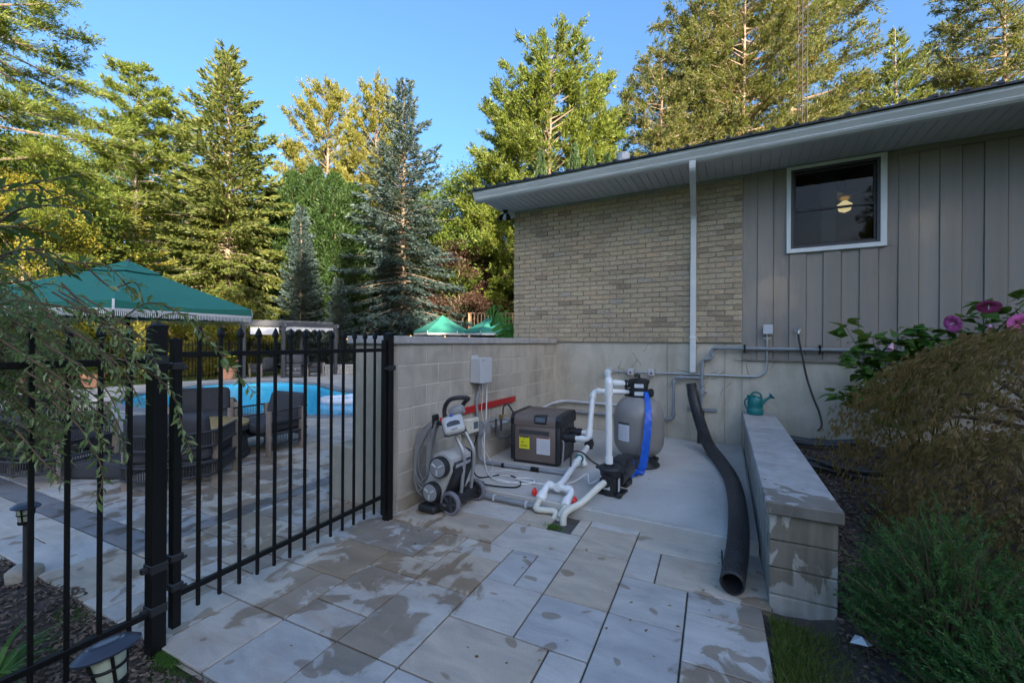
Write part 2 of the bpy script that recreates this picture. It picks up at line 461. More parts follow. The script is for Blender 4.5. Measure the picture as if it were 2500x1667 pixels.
MT['redd'] = PM('dull_red', (0.22, 0.06, 0.05), 0.5, 0.1, 9)
MT['redh'] = PM('red_plastic', (0.72, 0.03, 0.02), 0.35, 0.05, 6)
MT['blue'] = PM('blue_hose', (0.008, 0.10, 0.52), 0.38, 0.12, 9, bump=0.3, bscale=25)
MT['teal'] = PM('teal_plastic', (0.003, 0.155, 0.15), 0.4, 0.08, 9)
MT['steel'] = PM('galvanised_steel', (0.5, 0.52, 0.54), 0.35, 0.1, 14, metal=0.8)
MT['brass'] = PM('brass', (0.45, 0.31, 0.10), 0.35, 0.1, 10, metal=0.8)
MT['alu'] = PM('caddy_tube', (0.36, 0.37, 0.38), 0.38, 0.05, 5, metal=0.5)
MT['robotw'] = PM('robot_shell', (0.44, 0.44, 0.42), 0.35, 0.05, 6)
MT['cable'] = PM('grey_cable', (0.20, 0.205, 0.205), 0.5, 0.1, 8)
MT['wcable'] = PM('white_cable', (0.72, 0.72, 0.70), 0.45, 0.04, 8)
MT['rubber'] = PM('grey_rubber', (0.17, 0.17, 0.19), 0.7, 0.1, 20)
MT['corr'] = PM('corrugated_plastic', (0.034, 0.035, 0.038), 0.45, 0.3, 9, spec=.5)
MT['terracotta'] = PM('terracotta', (0.46, 0.22, 0.13), 0.8, 0.12, 6, bump=0.2)
MT['canvas'] = PM('green_canvas', (0.016, 0.145, 0.108), 0.85, 0.06, 3, bump=0.12, bscale=400)
MT['fringe'] = PM('white_fringe', (0.62, 0.63, 0.62), 0.9, 0.1, 30)
MT['wfabric'] = PM('white_fabric', (0.5, 0.48, 0.48), 0.9, 0.05, 3)
MT['cushion'] = PM('charcoal_cushion', (0.040, 0.043, 0.050), 0.9, 0.15, 4, bump=0.2, bscale=300)
MT['rope'] = PM('grey_rope', (0.035, 0.037, 0.042), 0.8, 0.2, 30)
MT['taupe'] = PM('taupe_metal', (0.25, 0.205, 0.17), 0.5, 0.06, 6)
MT['pergola'] = PM('grey_pergola_paint', (0.05, 0.053, 0.06), 0.5, 0.06, 5)
MT['wood'] = PM('cedar_wood', (0.36, 0.22, 0.12), 0.7, 0.2, 3, mapping=(6, 6, 0.6), bump=0.2)
MT['bark'] = PM('pine_bark', (0.17, 0.125, 0.09), 0.95, 0.35, 7, bump=1.0, bscale=22, mapping=(1, 1, 0.3))
MT['barkl'] = PM('pale_bark', (0.30, 0.235, 0.175), 0.95, 0.3, 6, bump=0.9, bscale=20, mapping=(1, 1, 0.35))
MT['barkr'] = PM('red_pine_bark', (0.21, 0.145, 0.105), 0.95, 0.3, 6, bump=0.9, bscale=20, mapping=(1, 1, 0.35))
MT['rust'] = PM('rusty_mast', (0.035, 0.022, 0.018), 0.8, 0.2, 9)
MT['twig'] = PM('twig_bark', (0.13, 0.085, 0.05), 0.9, 0.25, 9)
MT['water_body'] = PM('pool_liner', (0.10, 0.60, 0.80), 0.5, 0.08, 2)
MT['float'] = PM('pool_float_vinyl', (0.72, 0.66, 0.66), 0.3, 0.12, 2, col2=(0.55, 0.7, 0.85))
MT['soil'] = PM('bark_soil', (0.07, 0.053, 0.04), 0.95, 0.35, 7, bump=1.0, bscale=35)
MT['chip'] = PM('bark_chip', (0.115, 0.085, 0.064), 0.9, 0.25, 12, rand=0.75, island=True)
MT['stone'] = PM('field_stone', (0.33, 0.31, 0.26), 0.85, 0.25, 9, bump=0.7, bscale=30)
MT['interior'] = PM('room_paint', (0.30, 0.22, 0.13), 0.8, 0.15, 2)
MT['solar'] = PM('solar_panel', (0.12, 0.16, 0.20), 0.2, 0.15, 20)
MT['lampglass'] = PM('lamp_glass', (0.42, 0.46, 0.36), 0.15, 0.2, 12)
MT['yellow'] = PM('yellow_sticker', (0.75, 0.72, 0.02), 0.5, 0.05, 10)
MT['sticker'] = PM('white_sticker', (0.60, 0.64, 0.68), 0.5, 0.04, 10)
MT['ink'] = PM('ink', (0.05, 0.055, 0.06), 0.6, 0.1, 10)
MT['bulb'] = EMIT('string_bulb', (1.0, 0.42, 0.10), 1.6)
MT['fanlamp'] = EMIT('fan_lamp', (1.0, 0.80, 0.42), 0.22)
def glass_mat(name, tint=(0.9, 0.95, 0.95), rough=0.02):
    m, t, out = nodes(name); gl = NN(t, 'ShaderNodeBsdfGlossy'); gl.inputs['Roughness'].default_value = rough
    tr = NN(t, 'ShaderNodeBsdfTransparent'); tr.inputs[0].default_value = (*tint, 1)
    fr = NN(t, 'ShaderNodeFresnel'); fr.inputs[0].default_value = 1.5
    ms = NN(t, 'ShaderNodeMixShader'); L(t, math_(t, 'MULTIPLY', fr.outputs[0], 0.35, True), ms.inputs[0])
    L(t, tr.outputs[0], ms.inputs[1]); L(t, gl.outputs[0], ms.inputs[2]); L(t, ms.outputs[0], out.inputs[0]); return m
MT['glass'] = glass_mat('window_glass', (0.72, 0.74, 0.72))
def water_mat():
    m, t, out = nodes('pool_water'); geo = NN(t, 'ShaderNodeNewGeometry')
    gl = NN(t, 'ShaderNodeBsdfGlossy'); gl.inputs['Roughness'].default_value = 0.03
    tr = NN(t, 'ShaderNodeBsdfTransparent'); tr.inputs[0].default_value = (0.72, 0.97, 1.0, 1)
    h = noise(t, stretch(t, geo.outputs['Position'], (1, 1.6, 1)), 5.0, 3, 0.5, 0.5)
    bp = bumpn(t, h, 0.25, 0.05); L(t, bp, gl.inputs['Normal'])
    fr = NN(t, 'ShaderNodeFresnel'); fr.inputs[0].default_value = 1.33; L(t, bp, fr.inputs['Normal'])
    ms = NN(t, 'ShaderNodeMixShader'); L(t, math_(t, 'MULTIPLY', fr.outputs[0], .5), ms.inputs[0]); L(t, tr.outputs[0], ms.inputs[1]); L(t, gl.outputs[0], ms.inputs[2])
    L(t, ms.outputs[0], out.inputs[0]); return m
MT['water'] = water_mat()
RNG = random.Random(7)
# ================================================================== SETTING: ground, pool, patio
def grass_mat(name):
    m, t, out = nodes(name); b = NN(t, 'ShaderNodeBsdfPrincipled'); geo = NN(t, 'ShaderNodeNewGeometry'); pos = geo.outputs['Position']
    c = ramp(t, [(0.25, (0.035, 0.06, 0.015)), (0.55, (0.075, 0.125, 0.025)), (0.8, (0.12, 0.14, 0.04))]); L(t, noise(t, pos, 0.8, 8, 0.7), c.inputs[0])
    L(t, c.outputs[0], b.inputs['Base Color']); b.inputs['Roughness'].default_value = 0.9
    L(t, bumpn(t, noise(t, pos, 30, 4, 0.8), 1.0, 0.05), b.inputs['Normal']); L(t, b.outputs[0], out.inputs[0]); return m
MT['lawn'] = grass_mat('lawn_grass')
POOL_C = [(-7.2, 6.2), (-8.0, 5.65), (-9.4, 5.02), (-11.2, 4.45), (-13.2, 4.4), (-15.0, 5.3), (-16.0, 7.0), (-16.2, 8.4), (-15.4, 9.6), (-14.0, 9.85), (-12.8, 9.6), (-11.5, 9.1), (-10.0, 8.95), (-8.4, 9.0), (-7.1, 8.2), (-6.8, 7.1)]
def closed_spline(P, n):
    out = []; m = len(P)
    for i in range(m):
        a, b, c, d = [Vector((*P[(i + k) % m], 0)) for k in (-1, 0, 1, 2)]
        for k in range(n):
            t = k / n
            out.append(0.5 * ((2 * b) + (c - a) * t + (2 * a - 5 * b + 4 * c - d) * t * t + (3 * b - a - 3 * c + d) * t ** 3))
    return out
POOL = closed_spline(POOL_C, 5)
def inside(p, poly):
    x, y = p[0], p[1]; r = False; j = len(poly) - 1
    for i in range(len(poly)):
        xi, yi, xj, yj = poly[i][0], poly[i][1], poly[j][0], poly[j][1]
        if (yi > y) != (yj > y) and x < (xj - xi) * (y - yi) / (yj - yi) + xi: r = not r
        j = i
    return r
def offset_loop(P, d):
    out = []; m = len(P)
    for i in range(m):
        t = (P[(i + 1) % m] - P[i - 1]).normalized(); out.append(P[i] + Vector((t.y, -t.x, 0)) * d)
    return out
_c = sum(POOL, Vector()) / len(POOL)
_s = 1 if (offset_loop(POOL, 1)[0] - _c).length > (POOL[0] - _c).length else -1
POOL_OUT = offset_loop(POOL, 0.36 * _s)
POOL_MID = offset_loop(POOL, 0.2 * _s)
def sheet_hole(name, outer, hole, z, mat):
    bm = bmesh.new()
    for lp in (outer, hole):
        vs = [bm.verts.new((p[0], p[1], z)) for p in lp]
        for i in range(len(vs)): bm.edges.new((vs[i], vs[(i + 1) % len(vs)]))
    bmesh.ops.triangle_fill(bm, use_beauty=True, use_dissolve=False, edges=list(bm.edges))
    for f in bm.faces:
        if f.normal.z < 0: f.normal_flip()
    me = bpy.data.meshes.new(name); bm.to_mesh(me); bm.free(); me.materials.append(mat)
    return link(name, me)
tag(sheet_hole('ground', [(-300, -300), (300, -300), (300, 300), (-300, 300)], [tuple(p) for p in POOL_MID], -0.06, MT['lawn']), 'rough grass and soil around the yard', 'ground', kind='structure')
# pool basin, water
g = G(); n = len(POOL)
for i, z in enumerate((-0.02, -1.0)):
    g.v += [(p.x, p.y, z) for p in POOL]
for i in range(n): g.f.append((i, (i + 1) % n, n + (i + 1) % n, n + i))
g.f.append(tuple(range(n, 2 * n)))
tag(mk('pool_basin', g, MT['water_body']), 'blue lined basin of the freeform swimming pool', 'pool', kind='structure')
g = G(); g.v = [(p.x, p.y, -0.12) for p in POOL]; g.f = [tuple(range(n))]
tag(mk('pool_water', g, MT['water']), 'clear blue water of the freeform pool', 'water', kind='structure')
cop = thing('pool_coping', 'dark grey stone coping curving round the pool', 'coping'); tag(cop, kind='structure')
for i in range(0, n, 2):
    a, b, c = i, (i + 1) % n, (i + 2) % n
    def pl(P, Q, t): return P.lerp(Q, t)
    e0, e1 = 0.012, 0.988
    inner = [pl(POOL[a], POOL[b], e0 * 2), POOL[b], pl(POOL[b], POOL[c], 1 - e0 * 2)]
    outer = [pl(POOL_OUT[a], POOL_OUT[b], e0 * 2), POOL_OUT[b], pl(POOL_OUT[b], POOL_OUT[c], 1 - e0 * 2)]
    ring = [(p.x, p.y) for p in inner] + [(p.x, p.y) for p in reversed(outer)]
    mk('coping_stone', G().prism(ring, -0.07, 0.012), MT['coping'], cop)

# ------------------------------------------------------------------ patio of large slabs on a half-module grid
PO = Vector((-1.09, 2.394, 0)); PA = R(3.2); MU, MV = 0.405, 0.43
PU = Vector((math.cos(PA), math.sin(PA), 0)); PV = Vector((-math.sin(PA), math.cos(PA), 0))
def gp(u, v, z=0.0): 
    q = PO + PU * (u * MU) + PV * (v * MV); return Vector((q.x, q.y, z))
FIX = [(-1, 0, -1, 0), (-1, -.5, 0, 1), (-.5, 0, 0, 1), (-1.5, 0, 1, 2), (0, 1, 0, 1.5), (0, 1, 1.5, 2.5), (0, 1, 2.5, 3), (1, 2.5, 2, 3), (2.5, 3, 2, 3), (1, 1.5, 1, 2), (1.5, 3, 1, 2), (1, 2, 0, 1), (2, 3, .5, 1), (2, 3, -.5, .5),
       (0, 1, -1, 0), (1, 2, -1.5, 0), (-2, -1, .5, 1), (-2, -1, -.5, .5), (-2, -1, -2, -.5), (-3, -2, -1.5, -.5), (-3, -2, -2, -1.5), (-3, -2, -3, -2), (-4, -3, -3, -2), (-3.5, -3, -2, -1), (-4, -3, -1, 0), (-3, -2, -.5, 0),
       (-4, -2.5, 0, 1), (-2.5, -2, 0, 1), (-1, .5, -2, -1), (.5, 1, -2, -1), (-2, -1, -3, -2), (2, 3, -2, -.5), (-4.5, -3.5, -2, -1), (-5, -4, -1, 0), (-5, -4, -3, -2), (-1.5, -.75, 2, 3), (-.25, 0, 2, 3), (-3, -1.5, 1, 2), (-3, -1.5, 2, 3), (-4, -3, 1, 2)]
occ = {}
slabs = []
for q in FIX:
    slabs.append(q)
    for a in range(round(q[0] * 4), round(q[1] * 4)):
        for b in range(round(q[2] * 2), round(q[3] * 2)): occ[(a, b)] = 1
for a in range(-3, -1):
    for b in (4, 5): occ[(a, b)] = 1                                  # the hole where the hoses go down
def band(u, v):                                                       # dark border courses
    return (abs(u + 7.25) < 0.26 and -2.01 <= v < 12) or (abs(v + 1.75) < 0.26 and u < -7)
def allowed(u, v):
    p = gp(u, v)
    if v < -3 or u > 3: return False
    if p.x < -18.2 or p.y > 14.2 or p.y < 0.9: return False
    if p.x > -3.3 and v > 3: return False
    if -3.64 < p.x <= -2.75 and p.y > 2.86: return False
    if p.x > -4.2 and p.y > 6.5: return False
    return not inside(p, POOL_MID)
rg = random.Random(3)
sizes = [(4, 2), (4, 3), (6, 2), (2, 2), (4, 2), (4, 1), (4, 2), (6, 2), (2, 2)]
for b in range(-6, 54):
    for a in range(-180, 12, 2):
        if (a, b) in occ: continue
        u, v = a / 4, b / 2
        if not allowed(u + .25, v + .25): continue
        bd = band(u + .25, v + .25)
        rg.shuffle(sizes)
        for (sa, sb) in ([(2, 4), (2, 3), (2, 2), (2, 1)] if bd and abs(u + .25 + 7.25) < .3 else sizes + [(2, 2), (2, 1)]):
            ok = True
            for x in range(sa):
                for y in range(sb):
                    uu, vv = (a + x + .5) / 4, (b + y + .5) / 2
                    if (a + x, b + y) in occ or not allowed(uu, vv) or band(uu, vv) != bd: ok = False; break
                if not ok: break
            if ok:
                for x in range(sa):
                    for y in range(sb): occ[(a + x, b + y)] = 1
                slabs.append((u, (a + sa) / 4, v, (b + sb) / 2)); break
slabs.sort(key=lambda q: (gp((q[0] + q[1]) / 2, (q[2] + q[3]) / 2)).length)
patio = thing('patio', 'patio of large grey concrete slabs with damp patches', 'patio'); tag(patio, kind='structure')
sheet = [gp(3, -3), gp(3, 1), gp(3.14, 1), gp(3.14, 3.2), (-2.7, 3.6), (-2.7, 6.5), (-4, 6.5), (-4, 14.3), (-18.3, 14.3), (-18.3, 0.2)]
sheet[-1] = tuple(gp(-42.5, -3))
sb_ = sheet_hole('slab_bed', [tuple(p) for p in sheet], [tuple(p) for p in POOL_MID], -0.014, MT['joint']); sb_.parent = patio
gap = 0.005
far = {False: G(), True: G()}
visible_n = 0
cp = math.cos(YAW); sp = math.sin(YAW)
for q in slabs:
    c = gp((q[0] + q[1]) / 2, (q[2] + q[3]) / 2)
    dep = c.dot(_f); lat = c.dot(_r)
    seen = dep > 0.8 and abs(lat) < 1.35 * dep + 0.3
    bd = band((q[0] + q[1]) / 2, (q[2] + q[3]) / 2)
    if q[1] == 3 and q[2] >= 1: q = (q[0], 3.13, q[2], q[3]); c = gp((q[0] + q[1]) / 2, (q[2] + q[3]) / 2)
    hx, hy = (q[1] - q[0]) * MU / 2 - gap, (q[3] - q[2]) * MV / 2 - gap
    dz = rg.uniform(-0.0015, 0.0015)
    if seen and visible_n < 298:
        visible_n += 1
        o = mk('slab', G().bbox(-hx, hx, -hy, hy, -0.05, 0, b=0.004), MT['paver_d' if bd else 'paver'], patio)
        o.location = (c.x, c.y, dz); o.rotation_euler = (rg.uniform(-.002, .002), rg.uniform(-.002, .002), PA)
    else:
        far[bd].box(-hx, hx, -hy, hy, -0.03, dz, Tr(c.x, c.y, 0, rz=PA))
tag(mk('slab_field', far[False], MT['paver_s'], patio), kind='stuff'); tag(mk('dark_slab_field', far[True], MT['paver_ds'], patio), kind='stuff')
# moss and grit in the hose hole
# ------------------------------------------------------------------ equipment pad
XW, YH = -2.781, 6.58
g = G(); ring = [(-2.775, 3.555), (-0.02, 3.575), (-0.02, 6.575), (-2.775, 6.575)]
top = [(-2.775, 3.555, .105), (0.100, 3.575, .105), (-0.012, 6.575, .16), (-2.775, 6.575, .16)]
bm = bmesh.new(); tv = [bm.verts.new(p) for p in top]; bv = [bm.verts.new((p[0], p[1], -0.05)) for p in top]
bm.faces.new(tv); bm.faces.new(bv[::-1])
for i in range(4): bm.faces.new((tv[i], bv[i], bv[(i + 1) % 4], tv[(i + 1) % 4]))
bmesh.ops.bevel(bm, geom=[e for e in bm.edges if e.verts[0] in tv and e.verts[1] in tv], offset=0.018, segments=3, affect='EDGES')
bmesh.ops.recalc_face_normals(bm, faces=bm.faces)
me = bpy.data.meshes.new('equipment_pad'); bm.to_mesh(me); bm.free(); me.materials.append(MT['pad'])
tag(link('equipment_pad', me), 'smooth poured concrete pad under the pool equipment', 'pad', kind='structure')
def padz(y): return .105 + (y - 3.555) / 3.02 * .055

# mulch bed on the right, rising to the house; planting bed on the left
def heightfield(name, x0, x1, y0, y1, nx, ny, fz, mat):
    g = G()
    for j in range(ny + 1):
        for i in range(nx + 1):
            x = x0 + (x1 - x0) * i / nx; y = y0 + (y1 - y0) * j / ny; g.v.append((x, y, fz(x, y)))
    for j in range(ny):
        for i in range(nx):
            a = j * (nx + 1) + i; g.f.append((a, a + 1, a + nx + 2, a + nx + 1))
    return tag(mk(name, g, mat, smooth=60), kind='structure')
def hz(x, y): return 0.018 * (math.sin(x * 7.1 + y * 3) + math.sin(x * 3.3 - y * 5.7) + math.sin(x * 13 + y * 11) * .5)
def bedz(x, y):
    base = -0.03 + 0.36 * min(1, max(0, (y - 2.4) / 3.4)) + 0.25 * min(1, max(0, (x - 1.1) / 3.0)) * min(1, max(0, (y - 1.0) / 2.0))
    return base + hz(x, y)
tag(heightfield('mulch_bed', 0.10, 7.0, 0.2, 6.62, 60, 44, lambda x, y: max(-.05, bedz(x, y) - (.18 * max(0, (.5 - x)) if y > 2.7 else .02 * max(0, 3 - 10 * x))), MT['soil']), 'dark bark mulch bed between the retaining wall and the house', 'mulch bed')
tag(heightfield('planting_bed', -6.6, -1.7, -1.6, 1.16, 40, 24, lambda x, y: -0.035 + hz(x, y) * .8 - .03 * max(0, y - .7), MT['soil']), 'bare bark mulch bed beside the patio edge', 'planting bed')
# ================================================================== HOUSE
house = thing('house', 'single storey house with buff brick and grey board siding above concrete foundation', 'house', (0, YH, 0))
def H(name, g, m, parent=None, smooth=None): return mk(name, g, m, parent or house, smooth, world=True)
g = G().box(-3.56, -0.03, 6.605, 6.9, -0.3, 1.557).box(-0.026, 9.0, 6.60, 6.9, -0.3, 1.345)
fw = H('foundation_wall', g, MT['foundation'])
for x in (-1.0, -0.24):
    H('form_seam', G().box(x - .006, x + .006, 6.597, 6.606, 0.1, 1.55), MT['parge'], fw)
vr = random.Random(17); g = G()
for k in range(16):                                     # dead vine tendrils still stuck to the concrete
    x, z = vr.choice((vr.uniform(-2.6, -1.2), vr.uniform(-.7, -.4), vr.uniform(-.3, .35))), vr.uniform(.95, 1.45); a = vr.uniform(0, 6.28); P = []
    for i in range(6):
        P.append((x, 6.6 if x < -.03 else 6.596, z)); a += vr.uniform(-.5, .5); x += .05 * math.cos(a); z = min(z + .05 * math.sin(a) * .9, 1.32 if x > -.04 else 1.53)
    g.tube(spline(P, 3), .0022, 4)
H('vine_tendrils', g, MT['twig'], fw)
g = G().box(-3.56, -0.03, 6.584, 6.9, 1.56, 3.86)
bw = H('brick_wall', g, MT['mortar'])
BL, BH, BJ = 0.205, 0.066, 0.0105
bme = mesh_of('brick', G().bbox(-BL / 2, BL / 2, -0.03, 0.0, -BH / 2, BH / 2, b=0.003)); bme.materials.append(MT['brick'])
bms = {}
cells = []
for r_ in range(31):
    z = 1.56 + BJ * .3 + BH / 2 + r_ * (BH + BJ * .85)
    if z + BH / 2 > 3.86: break
    x = -3.585 + (0.0 if r_ % 2 == 0 else -0.103)
    rr = random.Random(r_)
    x += rr.uniform(-.01, .01)
    while x < -0.035:
        a, b = max(x, -3.585), min(x + BL, -0.035)
        if b - a > 0.03: cells.append((a, b, z))
        x += BL + BJ
cells.sort(key=lambda c: -(c[0] + 0.0) * 1.0 + abs(c[2] - 1.9) * .35)
bstuff = G()
for i, (a, b, z) in enumerate(cells):
    c = (a + b) / 2; dy = RNG.uniform(-.0025, .003)
    if i < 299:
        if abs((b - a) - BL) < 1e-4: me = bme
        else:
            me = mesh_of('cut_brick', G().bbox(-(b - a) / 2, (b - a) / 2, -0.03, 0.0, -BH / 2, BH / 2, b=0.003)); me.materials.append(MT['brick'])
        o = link('brick', me, bw); o.location = (c, 6.6 - YH + dy, z); o.rotation_euler = (0, RNG.uniform(-.004, .004), 0)
    else:
        bstuff.bbox(a, b, 6.57 + dy, 6.6 + dy, z - BH / 2, z + BH / 2, b=0.003)
tag(H('brick_field', bstuff, MT['brick_s'], bw), kind='stuff')
H('corner_return', G().box(-3.585, -3.558, 6.586, 9.0, 1.56, 3.86), MT['brick_s'], bw)
# board siding: proud and recessed boards in turn
WX0, WX1, WZ0, WZ1 = 0.47, 1.478, 2.725, 3.845
sd = H('siding', G().box(-0.03, WX0 + .04, 6.60, 6.66, 1.345, 3.86).box(WX1 - .05, 9.0, 6.60, 6.66, 1.345, 3.86).box(WX0 + .04, WX1 - .05, 6.60, 6.66, 1.345, WZ0 + .04), MT['siding'])
k = 0; x = -0.03
while x < 8.6:
    for (a, b, y) in ((x, x + .175, 6.588), (x + .175, x + .355, 6.572)):
        pcs = [(1.345 if y > 6.58 else 1.338, 3.855)]
        if b > WX0 + .02 and a < WX1 - .02: pcs = [(1.345 if y > 6.58 else 1.338, WZ0 + .01)]
        for z0, z1 in pcs:
            H('board', G().bbox(a + .001, b - .001, y, 6.615, z0, z1, b=.003), MT['siding'], sd)
    x += .36
# boards beside the window where only part of a board is cut
H('board', G().bbox(0.33, 0.475, 6.588, 6.61, WZ0, 3.855, b=.003), MT['siding'], sd)
H('board', G().bbox(1.472, 1.59, 6.586, 6.61, WZ0, 3.855, b=.003), MT['siding'], sd)
H('frieze_board', G().bbox(1.60, 9.0, 6.556, 6.60, 3.79, 3.857, b=.004), MT['siding'], sd)
H('skirt_board', G().bbox(-0.03, 9.0, 6.565, 6.60, 1.322, 1.338, b=.003), MT['siding'], sd)
# soffit, fascia, gutter
SZ = 3.858
sof = H('soffit', G().box(-3.80, 9.0, 5.87, 6.62, SZ + .012, SZ + .03), MT['soffit'])
x = -3.80
sm = mesh_of('soffit_slat', G().bbox(0, .098, 0, .73, 0, .014, b=.003)); sm.materials.append(MT['soffit'])
while x < 5.5:
    o = link('soffit_slat', sm, sof); o.location = (x, 5.866 - YH, SZ); x += .1045
gp_ = [(5.862, 3.845), (5.80, 3.848), (5.775, 3.87), (5.768, 3.90), (5.735, 3.955), (5.735, 3.985), (5.75, 3.985), (5.75, 3.96), (5.86, 3.96)]
gut = H('gutter', G().prism(gp_, -3.905, 9.0, axis='x'), MT['gutter'])
H('gutter_lip', G().tube([(-3.905, 5.738, 3.987), (9.0, 5.738, 3.987)], .008, 6), MT['gutter'], gut)
H('gutter_bead', G().tube([(-3.9, 5.770, 3.888), (9.0, 5.770, 3.888)], .006, 6), MT['white_paint'], gut)
H('fascia_board', G().box(-3.86, 9.0, 5.862, 5.88, 3.85, 3.99), MT['gutter'])
H('rake_board', G().add([(-3.88, 5.87, 3.85), (-3.88, 11.2, 5.45), (-3.88, 11.2, 5.6), (-3.88, 5.87, 4.0), (-3.82, 5.87, 3.85), (-3.82, 11.2, 5.45), (-3.82, 11.2, 5.6), (-3.82, 5.87, 4.0)], [(0, 1, 2, 3), (7, 6, 5, 4), (0, 4, 5, 1), (3, 2, 6, 7), (1, 5, 6, 2), (0, 3, 7, 4)]), MT['gutter'])
H('rake_soffit', G().box(-3.83, -3.57, 6.56, 6.62, 3.76, 3.857), MT['soffit'])
# metal roof
rf = H('roof', G().add([(-3.92, 5.70, 3.996), (9, 5.70, 3.996), (9, 11.2, 5.63), (-3.92, 11.2, 5.63), (-3.92, 5.70, 4.018), (9, 5.70, 4.018), (9, 11.2, 5.648), (-3.92, 11.2, 5.648)], [(0, 3, 2, 1), (4, 5, 6, 7), (0, 1, 5, 4), (1, 2, 6, 5), (2, 3, 7, 6), (3, 0, 4, 7)]), MT['roof'])
rib = mesh_of('roof_rib', G().add([(-.024, 5.69 - YH, 4.014), (-.012, 5.69 - YH, 4.044), (.012, 5.69 - YH, 4.044), (.024, 5.69 - YH, 4.014), (-.022, 11.2 - YH, 5.647), (-.01, 11.2 - YH, 5.672), (.01, 11.2 - YH, 5.672), (.022, 11.2 - YH, 5.647)], [(0, 1, 2, 3), (7, 6, 5, 4), (0, 4, 5, 1), (1, 5, 6, 2), (2, 6, 7, 3)])); rib.materials.append(MT['roof'])
x = -3.85
while x < 6: link('roof_rib', rib, rf).location = (x, 0, 0); x += .229
vp = onY(1521, 400, 7.6)
H('roof_vent', G().cyl((vp.x, 7.6, 4.4), (vp.x, 7.6, 4.93), .10, .115, 20).lathe([(.117, 0), (.117, .012)], 20, Tr(vp.x, 7.6, 4.92)), MT['lgrey'], rf, 40)
# back of the house keeps the light out
H('rear_wall', G().box(-3.5, 9, 11.0, 11.2, -.3, 5.4), MT['siding'])
H('side_wall', G().box(8.9, 9, 6.7, 11.1, -.3, 5.0), MT['siding'])
# downspout with offset elbow
DX = -0.646
path = fillet([(-.592, 5.80, 3.86), (-.592, 5.80, 3.76), (DX, 6.535, 3.36), (DX, 6.535, 1.14)], .07, 3)
g = G(); w2, d2 = .037, .026
rings = []
for i, p in enumerate(path):
    a = path[max(i - 1, 0)]; b = path[min(i + 1, len(path) - 1)]; t = (b - a).normalized(); nn = Vector((1, 0, 0)); bb = t.cross(nn)
    rings.append([p + nn * sx * w2 + bb * sy * d2 for sx, sy in ((-1, -1), (1, -1), (1, 1), (-1, 1))])
ds = H('downspout', g.loft(rings), MT['gutter'])
for z in (3.36, 1.63): H('strap', G().bbox(DX - .045, DX + .045, 6.503, 6.565, z - .016, z + .016, b=.004), MT['white_paint'], ds)
# window
win = H('window', G().bbox(WX0, WX0 + .048, 6.545, 6.605, WZ0, WZ1, b=.004).bbox(WX1 - .062, WX1, 6.545, 6.605, WZ0, WZ1, b=.004).bbox(WX0 + .046, WX1 - .06, 6.543, 6.605, WZ0, WZ0 + .055, b=.004).bbox(WX0 + .046, WX1 - .06, 6.547, 6.605, WZ1 - .045, WZ1, b=.004), MT['white_paint'])
ix0, ix1, iz0, iz1 = WX0 + .048, WX1 - .062, WZ0 + .055, WZ1 - .045
def frame(x0, x1, z0, z1, y0, y1, t):
    return G().bbox(x0, x0 + t, y0, y1, z0, z1, b=.003).bbox(x1 - t, x1, y0, y1, z0, z1, b=.003).bbox(x0 + t - .001, x1 - t + .001, y0 + .001, y1, z0, z0 + t, b=.003).bbox(x0 + t - .001, x1 - t + .001, y0 + .001, y1, z1 - t, z1, b=.003)
fr = H('frame', frame(ix0, ix1, iz0, iz1, 6.555, 6.66, .032), MT['dgrey'], win)
zm = iz0 + (iz1 - iz0) * .475
for (a, b, y) in ((iz0 + .03, zm + .012, 6.585), (zm - .012, iz1 - .03, 6.61)):
    s_ = H('sash', frame(ix0 + .03, ix1 - .03, a, b, y, y + .022, .026), MT['blackp'], win)
for (a, b, y) in ((iz0 + .05, zm, 6.597), (zm, iz1 - .05, 6.622)):
    H('pane', G().box(ix0 + .05, ix1 - .05, y, y + .004, a, b), MT['glass'], win)
# the room behind it
H('room_ceiling', G().box(-0.8, 4.2, 6.75, 10.8, 4.22, 4.24), MT['interior'])
H('room_wall', G().box(-0.8, 4.2, 10.0, 10.1, 1.4, 4.22), MT['interior'])
H('partition_wall', G().box(-0.82, -0.8, 6.8, 10.1, 1.4, 4.22), MT['interior'])
H('dark_panel', G().bbox(.86, 1.03, 6.78, 6.82, 2.4, 3.82, b=.01), MT['blackp'])  # dark upright panel behind the middle of the panes
fan = thing('ceiling_fan', 'dark ceiling fan with a lit lamp seen through the house window', 'fan', (onY(2062, 505, 8.3).x, 8.3, onY(2062, 505, 8.3).z + .36))
mk('downrod', G().cyl((0, 0, .12), (0, 0, -.16), .015).lathe([(.06, .14), (.05, .08)], 16), MT['blackp'], fan, 40)
mk('motor_housing', G().lathe([(.05, -.14), (.11, -.16), (.12, -.22), (.06, -.26)], 20), MT['brass'], fan, 40)
for i in range(5):
    mk('blade', G().bbox(.1, .62, -.065, .065, -.012, .0, b=.004, M=Tr(0, 0, -.2, rx=.2, rz=i * 2 * math.pi / 5 + .35)), MT['dgrey'], fan)
mk('lamp_shade', G().lathe([(.03, -.27), (.10, -.33), (.075, -.42), (.01, -.45)], 18), MT['fanlamp'], fan, 50)
# security light under the eave corner
sl_ = H('security_light', G().lathe([(.05, 0), (.05, .02)], 16, Tr(-3.70, 6.45, 3.838)).cyl((-3.70, 6.45, 3.83), (-3.74, 6.43, 3.78), .012).cyl((-3.70, 6.45, 3.83), (-3.65, 6.43, 3.78), .012), MT['black'])
for s in (-1, 1):
    M_ = align(Vector((-3.695 + s * .045, 6.43, 3.79)), Vector((s * .45, -.4, -.9)))
    H('lamp_head', G().lathe([(.018, 0), (.03, .03), (.042, .09), (.044, .12)], 14, M_), MT['black'], sl_, 40)
